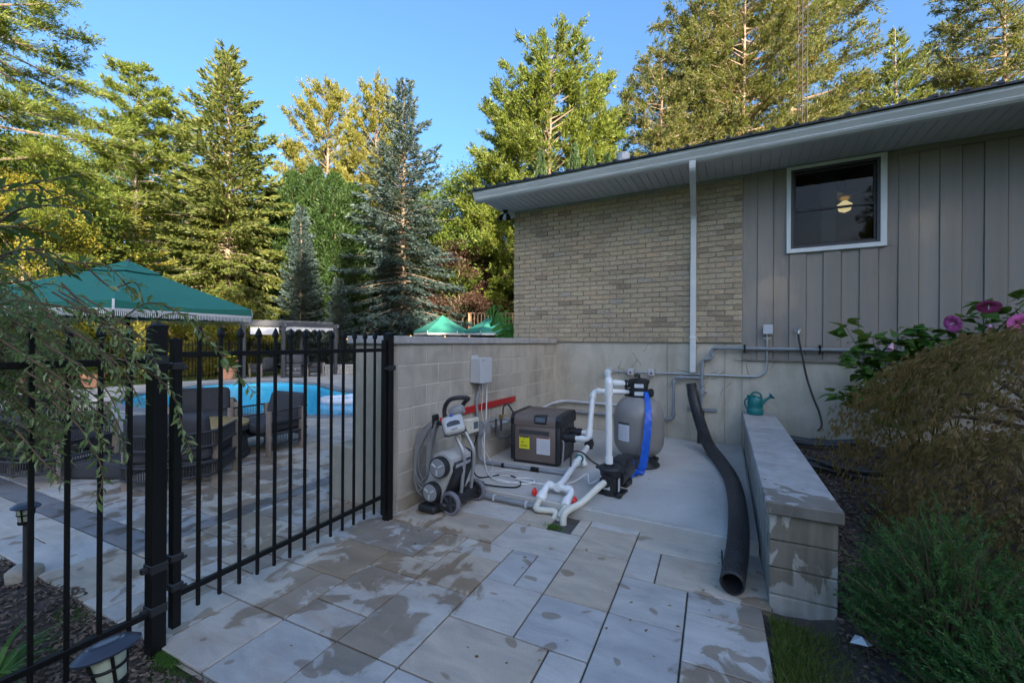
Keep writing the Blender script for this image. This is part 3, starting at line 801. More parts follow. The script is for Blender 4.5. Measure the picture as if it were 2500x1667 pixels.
# lattice aerial mast behind the roof
am = thing('aerial_mast', 'thin rusty lattice aerial mast rising behind the roof', 'mast', (0, 0, 0))
b0 = atD(1955, 833, 13.0); b0 = Vector((b0.x, b0.y, -.06)); am.location = b0
for i in range(3):
    a = i * 2.094 + .4; mk('leg', G().cyl((.14 * math.cos(a), .14 * math.sin(a), 0), (.14 * math.cos(a), .14 * math.sin(a), 15.5), .014, n=6), MT['rust'], am)
g = G()
for k in range(0, 52):
    z = k * .3
    for i in range(3):
        a = i * 2.094 + .4; b = (i + 1) * 2.094 + .4
        g.cyl((.14 * math.cos(a), .14 * math.sin(a), z), (.14 * math.cos(b), .14 * math.sin(b), z + (.3 if k % 2 else 0)), .007, n=4)
mk('bracing', g, MT['rust'], am)

# ================================================================== BLOCK WALL with cap
wall = thing('block_wall', 'grey concrete block wall with flat cap stones beside the equipment pad', 'wall', (XW, 2.857, 0))
def W_(name, g, m, parent=None, smooth=None): return mk(name, g, m, parent or wall, smooth, world=True)
W_('wall_core', G().box(-3.30, -2.7845, 2.87, 6.60, -.1, 1.53), MT['block_mortar'])
W_('parged_end', G().bbox(-3.31, XW + .004, 2.852, 2.90, -.1, 1.528, b=.012), MT['parge'])
W_('parged_side', G().box(-3.315, -3.30, 2.90, 6.6, -.1, 1.528), MT['parge'])
W_('low_step', G().bbox(-3.62, -3.305, 2.84, 3.75, -.1, .53, b=.02, seg=2), MT['parge'])
W_('plinth', G().bbox(-2.80, XW + .022, 2.86, 6.585, -.1, .125, b=.012), MT['parge'])
rb = random.Random(11)
for r_ in range(7):
    z0 = .13 + .2 * r_
    y = 2.905 - (.2 if r_ % 2 else 0.0) - (.02 if r_ % 2 else .01)
    while y < 6.57:
        a, b = max(y, 2.902), min(y + .39, 6.578)
        if b - a > .04:
            o = W_('block', G().bbox(-2.82, XW + rb.uniform(-.0005, .002), a, b, z0 + .006, z0 + .194, b=.003), MT['block'])
        y += .40
for (a, b) in ((2.815, 3.77), (3.776, 4.70), (4.706, 5.62), (5.626, 6.575)):
    W_('cap_stone', G().bbox(-3.38, -2.752, a, b, 1.53, 1.605, b=.008), MT['cap'])
# things on its face: red board
rbd = mk('red_board', G().bbox(-2.779, -2.752, 3.665, 5.12, .738, .812, b=.003), MT['red']); tag(rbd, 'long narrow red painted board fixed along the block wall', 'board')

# ================================================================== RETAINING WALL right of the pad
ra = math.atan2(.139, 3.657)
rw = thing('retaining_wall', 'low grey retaining wall of blocks with wet cap stones', 'wall', (.114, 2.923, 0), ra)
mk('wall_core', G().box(.05, .33, .03, 3.63, -.15, .55), MT['rblock'], rw)
z = .553; k = 0
while z > -.1:
    z0 = z - .157
    y = .018 if k % 2 == 0 else .018
    lens = [.46] * 8 if k % 2 == 0 else [.23] + [.46] * 8
    for l in lens:
        if y + .05 > 3.6: break
        mk('block', G().bbox(.022, .352, y, min(y + l, 3.62) - .004, z0 + .003, z - .002, b=.005), MT['rblock'], rw); y += l
    z -= .16; k += 1
for (a, b) in ((-.012, 1.06), (1.064, 1.36), (1.364, 2.5), (2.504, 3.64)):
    mk('cap_stone', G().bbox(0.0, .375, a, b, .555, .628, b=.006), MT['cap'], rw)
# ================================================================== FENCE AND GATE
def spear(g, x, y, z, s=.0108):
    """pointed picket finial"""
    g.lathe([(s * 1.42, z - .004), (s * 1.42, z), (s * 1.9, z + .012), (s * 1.75, z + .022), (s * .9, z + .048), (s * .2, z + .062)], 4, Tr(x, y, 0, rz=.785))
def picket(parent, x, y, z0, z1, s=.0085):
    g = G().bbox(x - s, x + s, y - s, y + s, z0, z1, b=.0015)
    spear(g, x, y, z1)
    return mk('picket', g, MT['black'], parent)
def post(p, label, z1=1.635, w=.033, rz=0.0, group=None):
    t = thing('fence_post', label, 'post', (p[0], p[1], 0), rz, group)
    mk('shaft', G().bbox(-w, w, -w, w, -.1, z1 - .012, b=.003), MT['black'], t)
    mk('cap', G().bbox(-w - .003, w + .003, -w - .003, w + .003, z1 - .02, z1 - .004, b=.002).lathe([(w * 1.25, z1 - .005), (.004, z1 + .012)], 4, Tr(rz=.785)), MT['black'], t)
    return t
PL, PR = Vector((-2.608, 1.009, 0)), Vector((-2.729, 2.719, 0))
ga = math.atan2(PR.y - PL.y, PR.x - PL.x)                       # gate runs along local +x
pl_ = post(PL, 'square black hinge post at the edge of the mulch bed', rz=ga)
for z in (1.455, .41, .20): mk('bracket', G().bbox(-.037, .037, -.037, .037, z - .022, z + .022, b=.003).bbox(-.062, -.036, -.014, .014, z - .014, z + .014, b=.002), MT['blackp'], pl_)
pr_ = post(PR, 'square black latch post against the end of the block wall', rz=ga, z1=1.625)
mk('latch', G().bbox(-.05, .05, -.045, -.02, 1.30, 1.345, b=.006).cyl((-.06, -.04, 1.322), (-.085, -.04, 1.322), .012, n=10), MT['blackp'], pr_)
gate = thing('garden_gate', 'black metal picket gate with spear tops across the patio', 'gate', (PL.x, PL.y, 0), ga)
GL = (PR - PL).length
gx0, gx1 = .085, GL - .055
up = mk('hinge_stile', G().bbox(gx0 - .021, gx0 + .021, -.021, .021, .055, 1.565, b=.003), MT['black'], gate)
mk('latch_stile', G().bbox(gx1 - .018, gx1 + .018, -.018, .018, .06, 1.565, b=.003), MT['black'], gate)
mk('top_rail', G().bbox(gx0 + .02, gx1 - .017, -.014, .014, 1.465, 1.495, b=.003), MT['black'], gate)
mk('bottom_rail', G().bbox(gx0 + .02, gx1 - .017, -.014, .014, .205, .235, b=.003), MT['black'], gate)
for i in range(13):
    x = gx0 + (gx1 - gx0) * (i + 1) / 14
    picket(gate, x, 0, .105, 1.575)
for z in (1.42, .42, .27):
    mk('hinge', G().bbox(gx0 - .03, gx0 + .03, -.03, .03, z - .02, z + .02, b=.006).cyl((gx0 + .03, -.02, z - .01), (gx0 + .045, -.02, z - .01), .008, n=8).cyl((gx0 - .028, 0, z), (.03, 0, z), .008, n=8), MT['blackp'], gate)
g = G()
for k in range(9): g.lathe([(.012, 0), (.014, .005), (.012, .01)], 10, Tr(gx0 - .045, -.01, .30 + k * .012))
mk('hinge_spring', g, MT['blackp'], gate)
# fixed panel on the bed side: runs from the hinge post towards -y
fp = thing('picket_fence', 'black picket fence panel standing in the mulch by the gate', 'fence', (-2.60, 1.0, 0), -math.pi / 2 + .02)
mk('top_rail', G().bbox(.035, 1.7, -.014, .014, 1.435, 1.465, b=.003), MT['black'], fp)
mk('bottom_rail', G().bbox(.035, 1.7, -.014, .014, .175, .205, b=.003), MT['black'], fp)
for i in range(15): picket(fp, .100 + i * .108, 0, .06, 1.565)
# the far pool fence, panel by panel
FF = [(-21.5, -3.2), (-20.4, .6), (-19.6, 3.0), (-19.1, 5.2), (-18.7, 7.4), (-18.55, 9.6), (-18.45, 11.8), (-18.0, 14.0), (-16.6, 15.7), (-14.7, 16.8)]
rows = ['beyond the willow shrub', 'behind the far patio corner', 'on the lawn left of the terracotta pots', 'behind the terracotta pots', 'behind the marigold pot', 'behind the pergola seats', 'behind the grill', 'behind the low seat wall', 'turning behind the seat wall corner']
for i in range(len(FF) - 1):
    a, b = Vector((*FF[i], 0)), Vector((*FF[i + 1], 0)); d = b - a
    t = thing('pool_fence', 'thin black picket pool fence panel ' + rows[i], 'fence', a, math.atan2(d.y, d.x), 'far pool fence panels')
    for z in (1.36, .16): mk('rail', G().box(.03, d.length - .03, -.012, .012, z, z + .03), MT['black'], t)
    npk = int(d.length / .115)
    pm_ = mesh_of('far_picket', G().box(-.009, .009, -.009, .009, .06, 1.47).lathe([(.014, 1.47), (.002, 1.52)], 4)); pm_.materials.append(MT['black'])
    for k in range(1, npk):
        link('picket', pm_, t).location = (d.length * k / npk, 0, 0)
    mk('post', G().box(-.03, .03, -.03, .03, -.1, 1.56), MT['black'], t)

# ================================================================== path lights, stone
def path_light(p, h, label, tilt=0.0, rz=0.0, lean=None):
    t = thing('path_light', label, 'lamp', p, rz, 'solar path lights')
    if lean: t.rotation_euler = (Matrix.Rotation(lean, 3, _f) @ Euler((0, 0, rz)).to_matrix()).to_euler()
    z = h
    mk('stake', G().cyl((0, 0, -.08), (0, 0, z - .125), .013, n=12), MT['dgrey'], t, 40)
    mk('lens', G().lathe([(.026, z - .125), (.032, z - .115), (.042, z - .03)], 16), MT['lampglass'], t, 40)
    g = G()
    for k in range(4):
        a = k * math.pi / 2 + .4; g.tube([(.03 * math.cos(a), .03 * math.sin(a), z - .128), (.046 * math.cos(a), .046 * math.sin(a), z - .03)], .0045, 6)
    g.lathe([(.035, z - .132), (.038, z - .12), (.035, z - .112)], 16).lathe([(.042, z - .075), (.044, z - .071), (.042, z - .067)], 16)
    mk('cage', g, MT['black'], t, 40)
    mk('cap', G().lathe([(.04, z - .032), (.078, z - .028), (.079, z - .022), (.056, z - .006), (.034, z - .001), (.01, z)], 28, sy=.78), MT['navy'], t, 30)
    mk('solar_panel', G().lathe([(.046, z - .006), (.044, z - .0025), (.01, z + .002)], 24, sy=.62), MT['solar'], t, 40)
    return t
p = atD(262, 1590, 1.25)
lb_ = p + CR * .13 - CU * 0.0
path_light((lb_.x, lb_.y, -.03), (p.z + .06) / math.cos(R(11)), 'dark solar path light with wide oval cap in front of the fence panel', rz=R(62), lean=R(-11))
path_light((-4.06, .88, -.03), .53, 'small solar path light beside a pale stone at the patio edge', rz=.5)
st = mk('field_stone', G().bbox(-.085, .085, -.06, .06, -.05, .075, b=.035, seg=3, M=Tr(rz=.4)), MT['stone'], smooth=40)
q = onZ(108, 1370, 0.03); st.location = (q.x + .06, q.y - .10, -.01); st.rotation_euler = (.15, .1, .3)
tag(st, 'rough pale field stone lying in the mulch', 'stone')
# ================================================================== POOL EQUIPMENT
def c4(x, y, d): return atD(1200 + x / 3.136, 850 + y / 3.136, d)
# ---- heater
hr = R(4.6)
ht = thing('pool_heater', 'bronze and black pool heater with yellow and white stickers', 'heater', (-2.445, 4.438, padz(4.5)), hr)
HW, HD, HHt = .60, .62, .575
mk('base', G().bbox(.02, HW - .02, .02, HD - .02, 0, .04, b=.006), MT['blackp'], ht)
mk('front_panel', G().bbox(.045, HW - .045, 0, .05, .035, HHt - .13, b=.014, seg=2), MT['bronze'], ht, 35)
mk('door_recess', G().bbox(.10, HW - .12, -.003, .02, .335, .40, b=.004), MT['dgrey'], ht)
mk('door_lip', G().bbox(.10, HW - .12, -.006, .02, .315, .352, b=.006), MT['bronze'], ht)
top = [(.0, HHt - .128), (-.004, HHt - .07), (.012, HHt - .022), (.05, HHt), (HD - .05, HHt + .012), (HD, HHt - .03), (HD, HHt - .128)]
mk('top_cover', G().prism(top, .04, HW - .05, axis='x'), MT['bronze'], ht, 50)
for (a, b, nm) in ((-.012, .046, 'left_corner_column'), (HW - .052, HW + .012, 'right_corner_column')):
    mk(nm, G().bbox(a, b, -.002, .10, .03, HHt - .125, b=.02, seg=2), MT['blackp'], ht, 35)
mk('right_side_cover', G().prism([(.02, HHt - .13), (.012, HHt - .05), (.05, HHt - .004), (HD - .04, HHt + .008), (HD + .005, HHt - .04), (HD + .005, HHt - .13)], HW - .05, HW + .02, axis='x'), MT['blackp'], ht, 40)
mk('left_side_cover', G().prism([(.02, HHt - .13), (.005, HHt - .05), (.05, HHt + .008), (HD - .04, HHt + .016), (HD + .005, HHt - .04), (HD + .005, HHt - .13)], -.012, .04, axis='x'), MT['blackp'], ht, 40)
mk('side_panel', G().bbox(HW - .04, HW - .002, .10, HD, .035, HHt - .13, b=.006), MT['dgrey'], ht)
mk('core', G().box(.03, HW - .06, .04, HD - .01, .03, HHt - .05), MT['blackp'], ht)
for k in range(4): mk('vent_slot', G().bbox(HW - .03, HW + .022, .12 + k * .12, .17 + k * .12, HHt - .035, HHt - .008, b=.004), MT['ink'], ht)
dsp = mk('display', G().bbox(.29, .45, -.014, .10, HHt - .10, HHt + .003, b=.022, seg=3), MT['blackp'], ht, 40)
mk('display_glass', G().bbox(.31, .43, -.017, -.01, HHt - .075, HHt - .02, b=.003), MT['solar'], dsp)
ys = mk('yellow_sticker', G().box(.105, .235, -.0022, 0, .175, .33), MT['yellow'], ht)
g = G().box(.112, .225, -.004, -.0022, .308, .324)
for zz in (.245, .255): g.box(.13, .165, -.004, -.0022, zz, zz + .004)
for zz in (.2, .208, .216): g.box(.12, .21, -.004, -.0022, zz, zz + .0025)
g.lathe([(.006, 0), (.001, .004)], 8, Tr(.172, -.003, .292, rx=R(90)))
mk('print', g, MT['ink'], ys)
ws = mk('white_sticker', G().box(.325, .49, -.0022, 0, .13, .325), MT['sticker'], ht)
g = G()
for k in range(11): g.box(.365, .48, -.004, -.0022, .15 + k * .0135, .1535 + k * .0135)
for k in range(5): g.box(.335, .35, -.004, -.0022, .165 + k * .028, .178 + k * .028)
mk('print', g, MT['lgrey'], ws); mk('red_line', G().box(.33, .485, -.004, -.0022, .314, .320), MT['redh'], ws)
for (yy, zz) in ((.12, .33), (.40, .34)):
    mk('header_union', G().cyl((HW - .01, yy, zz), (HW + .16, yy, zz), .045, n=18).cyl((HW + .03, yy, zz), (HW + .075, yy, zz), .058, n=18).cyl((HW + .11, yy, zz), (HW + .15, yy, zz), .052, n=18), MT['blackp'], ht, 40)
mk('drain_hose', G().tube(spline([(HW + .012, .07, .30), (HW + .04, .04, .27), (HW + .035, .03, .1), (HW + .02, .03, .012)], 5), .011, 8), MT['grey'], ht, 40)
# ---- plumbing: heater, filter and pump
def pipe(parent, pts, r=.030, mat='pvc', fil=.05, n=12, nm='pipe'):
    return mk(nm, G().tube(fillet(pts, fil, 4), r, n), MT[mat], parent, 40, world=True)
def coupling(parent, p, d, r=.038, l=.05, mat='pvc', nm='coupling'):
    p = Vector(p); d = Vector(d).normalized(); return mk(nm, G().cyl(p - d * l / 2, p + d * l / 2, r, n=14), MT[mat], parent, 40, world=True)
hw_ = lambda x, y, z: Vector((-2.445 + x * math.cos(hr) - y * math.sin(hr), 4.438 + x * math.sin(hr) + y * math.cos(hr), padz(4.5) + z))
pa = hw_(HW + .15, .12, .33); pb = hw_(HW + .15, .40, .34)
FC = Vector((-1.085, 5.07, padz(5.07)))
pl1 = thing('heater_inlet_pipe', 'white pipe dropping from the filter valve to the heater', 'pipe', FC)
e1 = Vector((-1.55, 4.80, .985)); e2 = Vector((-1.545, pa.y + .01, pa.z))
pipe(pl1, [FC + Vector((-.10, -.03, .84)), e1, e2, pa], .030, fil=.055)
coupling(pl1, e1 + (FC + Vector((-.1, -.03, .84)) - e1).normalized() * .06, FC + Vector((-.1, -.03, .84)) - e1); coupling(pl1, e1 + (e2 - e1) * .1, e2 - e1); coupling(pl1, e2 + (e1 - e2) * .13, e1 - e2, l=.09); coupling(pl1, e2 + (pa - e2) * .45, pa - e2, l=.06)
pl2 = thing('pump_riser_pipe', 'tall white vertical pipe rising from the pump to the filter valve', 'pipe', (-1.12, 3.97, .38))
r0 = Vector((-1.12, 3.955, .38)); r1 = Vector((-1.125, 3.955, 1.185)); r2 = Vector((-1.42, 4.93, 1.20)); r3 = Vector((-1.42, 4.95, 1.075)); r4 = FC + Vector((-.10, -.02, .935))
pipe(pl2, [r0, r1, r2, r3, r4], .0315, fil=.05)
coupling(pl2, r0 + Vector((0, 0, .05)), (0, 0, 1), .037, .10); coupling(pl2, r1 - Vector((0, 0, .07)), (0, 0, 1), .038, .13); coupling(pl2, r1 + (r2 - r1) * .08, r2 - r1, .038, .07); coupling(pl2, r3.lerp(r4, .45), r4 - r3, .040, .11); coupling(pl2, r2 - (r2 - r1).normalized() * .05, r2 - r1, .038, .06)
pl3 = thing('return_manifold', 'sloping white return pipe with two red handled valves', 'pipe', pb)
m1 = Vector((pb.x + .10, pb.y, pb.z + .0)); m2 = Vector((m1.x, m1.y, .33)); m3 = Vector((m1.x - .02, m1.y - .06, .285)); m4 = Vector((-1.545, 3.80, .185))
pipe(pl3, [pb, m1, m2, m3, m4], .031, fil=.04)
coupling(pl3, m1 - Vector((0, 0, .03)), (0, 0, 1), .04, .08)
cv = mk('check_valve', G().lathe([(.052, -.035), (.058, -.02), (.058, .02), (.052, .035)], 20, align(m1 - Vector((0, 0, .12)), (0.25, -1, 0.1))).cyl(m1 - Vector((0, 0, .18)), m1 - Vector((0, 0, .06)), .045, n=16), MT['blackp'], pl3, 40, world=True)
for k in range(8):
    a = k * math.pi / 4; mk('cover_bolt', G().cyl(Vector((0, 0, .035)), Vector((0, 0, .042)), .006, n=6, M=align(m1 - Vector((0, 0, .12)), (0.25, -1, .1)) @ Tr(.045 * math.cos(a), .045 * math.sin(a), 0)), MT['dgrey'], pl3, world=True)
tm = m3.lerp(m4, .22); coupling(pl3, tm, m4 - m3, .047, .11); coupling(pl3, m3.lerp(m4, .30), m4 - m3, .0485, .012, 'teal', 'green_band'); coupling(pl3, m3.lerp(m4, .42), m4 - m3, .040, .06)
mk('branch_stub', G().cyl(tm, tm + Vector((.05, -.02, -.10)), .034, n=12), MT['pvc'], pl3, 40, world=True)
ma, mb = Vector((-1.66, 3.74, .185)), Vector((-1.405, 3.735, .175))
pipe(pl3, [ma + Vector((-.0, -.10, -.055)), ma, mb, mb + Vector((0, -.10, -.055))], .031, fil=.035, nm='manifold_pipe')
coupling(pl3, m4.lerp(ma.lerp(mb, .45), .8), m4 - ma.lerp(mb, .45), .039, .08); coupling(pl3, ma.lerp(mb, .12), mb - ma, .038, .05); coupling(pl3, ma.lerp(mb, .88), mb - ma, .038, .05)
hole = Vector((-1.44, 3.36, -.10))
for j, q in enumerate((ma, mb)):
    v0 = q + Vector((0, -.09, -.05)); v1 = v0 + Vector((0, -.08, -.045))
    mk('valve_body', G().lathe([(.036, -.05), (.044, -.045), (.044, -.03), (.050, -.02), (.050, .02), (.044, .03), (.044, .045), (.036, .05)], 16, align(v0.lerp(v1, .5), v1 - v0)), MT['pvc'], pl3, 40, world=True)
    s = -1 if j == 0 else 1
    mk('red_handle', G().bbox(-.014, .014, -.03, .03, -.055, .055, b=.006, M=Tr(v0.x + s * .075, v0.y - .03, v0.z - .015, rx=.5)).cyl(v0 + Vector((s * .04, -.03, -.015)), v0 + Vector((s * .075, -.03, -.015)), .012, n=8), MT['redh'], pl3, 40, world=True)
    e = hole + Vector((-.06 + .07 * j, .02 * j, 0))
    hs = mk('flexible_hose', G().tube(spline([v1, v1 + Vector((.01 - .02 * j, -.09, -.05)), e + Vector((.02 - .02 * j, .16, .13)), e + Vector((0, .05, .03)), e], 6), .027, 10), MT['pvc_old'], pl3, 40, world=True)
# ---- sand filter
sf = thing('sand_filter', 'round taupe sand filter tank with black valve on top', 'filter', FC)
mk('base_skirt', G().lathe([(.235, 0), (.24, .012), (.20, .06), (.175, .13), (.17, .16)], 28), MT['blackp'], sf, 40)
prof = [(.12, .10)] + [(.285 * math.cos(a) ** .75, .30 - .215 * math.sin(a)) for a in np.linspace(1.15, 0, 8)] + [(.285, .40), (.285, .52)] + [(.285 * max(math.cos(a), 0) ** .7, .54 + .265 * math.sin(a)) for a in np.linspace(.08, 1.36, 10)]
mk('tank', G().lathe(prof, 40), MT['tank'], sf, 50)
mk('drain_plug', G().cyl((.20, -.13, .14), (.245, -.16, .13), .02, n=10), MT['blackp'], sf)
vl = mk('multiport_valve', G().lathe([(.115, .765), (.125, .775), (.125, .80), (.10, .81), (.098, .86), (.10, .90), (.108, .905), (.108, .95), (.118, .955), (.118, .985), (.09, 1.0), (.03, 1.01)], 26), MT['blackp'], sf, 40)
for k in range(8):
    a = k * math.pi / 4; mk('lid_bolt', G().cyl((.108 * math.cos(a), .108 * math.sin(a), .95), (.108 * math.cos(a), .108 * math.sin(a), .992), .011, n=8), MT['blackp'], vl)
for (dx, dy, z) in ((-1, -.15, .935), (-1, -.2, .84), (1, -.25, .845)):
    d = Vector((dx, dy, 0)).normalized(); mk('port', G().cyl(d * .07 + Vector((0, 0, z)), d * .165 + Vector((0, 0, z)), .043, n=16).cyl(d * .13 + Vector((0, 0, z)), d * .158 + Vector((0, 0, z)), .05, n=16), MT['blackp'], vl, 40)
mk('handle', G().bbox(-.014, .014, -.012, .012, 1.0, 1.05, b=.004).bbox(-.016, .016, -.018, .07, 1.04, 1.075, b=.008, M=Tr(0, 0, 0, rx=.15)), MT['blackp'], vl)
for z in (.835, .925):
    a = math.atan2(-5.07, 1.085) ; M_ = Tr(0, 0, z, rz=a)
    mk('valve_label', G().box(.102, .1105, -.05, .05, -.022, .022, M=M_), MT['sticker'], vl)
tw = math.atan2(-5.07, 1.085) - .62
rows_ = [[(.2885 * math.cos(tw + .26 * (i / 6 - .5) * 2), .2885 * math.sin(tw + .26 * (i / 6 - .5) * 2), z) for i in range(7)] for z in (.30, .50)]
def curved_label(nm, a0, a1, z0, z1, mat, par, r=.2885):
    g = G(); n = 8
    for j, z in enumerate((z0, z1)):
        for i in range(n + 1):
            a = a0 + (a1 - a0) * i / n; g.v.append((r * math.cos(a), r * math.sin(a), z))
    for i in range(n): g.f.append((i, i + 1, n + 2 + i, n + 1 + i))
    return mk(nm, g, mat, par)
lb = curved_label('tank_label', tw - .26, tw + .26, .31, .52, MT['sticker'], sf)
curved_label('label_heading', tw - .26, tw + .26, .495, .52, MT['ink'], lb, .2893)
for k in range(8): curved_label('label_text', tw - .22, tw + .2, .33 + k * .019, .336 + k * .019, MT['lgrey'], lb, .2893)
def g4(x, y): return onZ(1200 + x / 3.136, 850 + y / 3.136, padz(4.5) + .035)
# ---- blue backwash hose hanging over the tank
def ribbon(pts, wid, side, n=6, thick=.006):
    P = spline(pts, n); rings = []
    W = np.interp(np.linspace(0, 1, len(P)), np.linspace(0, 1, len(wid)), wid)
    for i, p in enumerate(P):
        t = (P[min(i + 1, len(P) - 1)] - P[max(i - 1, 0)]).normalized(); s = (side - t * side.dot(t)).normalized(); nn = t.cross(s)
        wv = .010 * math.sin(i * 1.7)
        rings.append([p + s * W[i] + nn * wv, p + nn * (thick + wv * .3), p - s * W[i] - nn * wv, p - nn * thick])
    return G().loft(rings)
hb = mk('backwash_hose', ribbon([c4(1170, 330, 4.90), c4(1188, 350, 4.83), c4(1200, 480, 4.68), c4(1197, 600, 4.62), c4(1178, 780, 4.58), c4(1158, 900, 4.58), g4(1135, 945), g4(1080, 962), g4(1042, 962), g4(1040, 935) + Vector((0, 0, .05)), g4(1062, 930) + Vector((0, 0, .09)), g4(1075, 945) + Vector((0, 0, .02))], [.018, .026, .036, .040, .042, .044, .045, .045, .045, .05, .05, .02], CR.copy()), MT['blue'], smooth=60)
tag(hb, 'flat blue backwash hose draped down the sand filter', 'hose')
# ---- pump
pz = padz(3.98)
pp = thing('pool_pump', 'black pool pump with strainer pot and motor', 'pump', (-1.115, 3.99, pz), R(-6))
mk('strainer_pot', G().lathe([(.075, .0), (.085, .02), (.085, .17), (.098, .185), (.10, .235)], 22), MT['blackp'], pp, 40)
mk('pot_lid', G().lathe([(.112, .235), (.115, .25), (.10, .268), (.06, .275), (.03, .28)], 24), MT['blackp'], pp, 40)
for s in (-1, 1): mk('clamp_knob', G().bbox(-.04, .04, -.028, .028, .225, .25, b=.01, seg=2, M=Tr(s * .105, 0, 0)), MT['blackp'], pp, 40)
mk('foot_plate', G().bbox(-.12, .12, -.07, .16, 0, .022, b=.008).bbox(-.13, -.08, -.08, -.02, 0, .04, b=.008).bbox(.08, .13, -.08, -.02, 0, .04, b=.008), MT['blackp'], pp)
mk('volute', G().cyl((0, .06, .15), (0, .17, .15), .11, n=24).bbox(-.05, .05, .05, .14, .15, .27, b=.01), MT['blackp'], pp, 40)
mk('outlet', G().cyl((-.0, -.03, .255), (-.0, -.03, .30), .048, n=16), MT['blackp'], pp, 40)
mt_ = mk('motor', G().lathe([(.09, .17), (.10, .19), (.10, .42), (.085, .45), (.03, .455)], 24, Tr(0, 0, .15, rx=-math.pi / 2) ), MT['dgrey'], pp, 40)
mk('drive_cover', G().bbox(-.085, .085, .17, .43, .17, .285, b=.025, seg=2), MT['blackp'], pp, 40)
mk('motor_foot', G().bbox(-.08, .08, .24, .40, 0, .06, b=.01), MT['blackp'], pp)
mk('suction_union', G().cyl((0, -.07, .155), (0, -.16, .145), .038, n=16).cyl((0, -.10, .152), (0, -.135, .148), .055, n=18), MT['blackp'], pp, 40)
lbl = mk('pump_label', G().box(.09, .096, -.04, .0, .05, .17), MT['lgrey'], pp); mk('warning_label', G().box(-.06, .03, -.089, -.086, .065, .095), MT['sticker'], pp)
sh = mk('suction_hose', G().tube(spline([Vector((-1.131, 3.835, pz + .148)), Vector((-1.16, 3.74, pz + .125)), Vector((-1.26, 3.58, .135)), Vector((-1.36, 3.44, .07)), hole + Vector((.085, .04, .0))], 8), .031, 12), MT['pvc_old'], smooth=40)
tag(sh, 'cream flexible suction hose bending from the pump into the ground', 'hose')
# ---- wall boxes and conduits on the block wall
cb = thing('control_box', 'pale blue grey hinged control box high on the block wall', 'box', (-2.78, 4.05, 1.08))
mk('case', G().bbox(0, .125, 0, .25, 0, .285, b=.006), MT['lgrey'], cb)
mk('door', G().bbox(.126, .142, -.004, .254, -.004, .289, b=.005), MT['lgrey'], cb)
mk('mounting_flange', G().bbox(.001, .006, .02, .16, .285, .315, b=.001), MT['lgrey'], cb)
for z in (.06, .22): mk('hinge', G().cyl((.128, -.006, z - .02), (.128, -.006, z + .02), .005, n=8), MT['steel'], cb)
mk('print', G().box(.1421, .1428, .03, .09, .255, .263), MT['conduit'], cb)
tb = thing('timer_box', 'beige timer box with small dark window on the block wall', 'box', (-2.78, 3.87, .52))
mk('case', G().bbox(0, .085, 0, .235, 0, .165, b=.01, seg=2), MT['pvc_old'], tb, 40); mk('cover', G().bbox(.086, .10, .01, .225, .006, .16, b=.006), MT['pvc_old'], tb)
mk('window', G().bbox(.099, .103, .11, .205, .045, .125, b=.003), MT['solar'], tb); mk('lever', G().bbox(.10, .112, .03, .06, .08, .125, b=.004), MT['pvc_old'], tb)
jb = thing('junction_box', 'grey conduit junction box below the control box', 'box', (-2.78, 4.13, .46)); mk('case', G().bbox(.0, .075, 0, .09, 0, .15, b=.008), MT['conduit'], jb); mk('lid', G().bbox(.076, .082, -.003, .093, -.003, .153, b=.004), MT['conduit'], jb)
mt2 = mk('thermometer_display', G().bbox(-.012, .012, -.055, .055, -.085, .085, b=.008).bbox(.0125, .016, -.02, .02, -.05, .06, b=.003), MT['grey']); mt2.location = (-2.69, 4.285, .535); mt2.rotation_euler = (.45, 0, 0); tag(mt2, 'small tilted grey meter hanging beside the junction box', 'meter')
cd = thing('wall_conduit', 'bent grey conduit running from the control box down to the pad', 'conduit', (-2.75, 4.18, 0))
pipe(cd, [(-2.72, 4.19, 1.08), (-2.735, 4.17, .98), (-2.745, 4.13, .86), (-2.745, 4.15, .70), (-2.735, 4.175, .61)], .017, 'conduit', .08)
pipe(cd, [(-2.735, 4.175, .46), (-2.735, 4.18, .30), (-2.725, 4.18, .17), (-2.60, 4.19, .145), (-1.62, 4.285, .142)], .022, 'conduit', .09)
for x in (-2.42, -2.0): coupling(cd, (x, 4.20 + (x + 2.42) * .1, .143), (1, .1, 0), .026, .03, 'black', 'clamp')
coupling(cd, (-2.733, 4.18, .34), (0, 0, 1), .026, .05, 'conduit'); coupling(cd, (-2.05, 4.24, .142), (1, .1, 0), .027, .06, 'black')
cf = thing('pad_edge_conduit', 'straight grey conduit strapped along the front edge of the pad', 'conduit', (-2.2, 3.525, 0))
mk('tube', G().cyl((-2.74, 3.525, .042), (-1.56, 3.53, .042), .023, n=12), MT['conduit'], cf, 40, world=True)
for x in (-2.13, -1.78): mk('strap', G().bbox(x - .012, x + .012, 3.50, 3.556, .012, .07, b=.006), MT['lgrey'], cf, world=True)
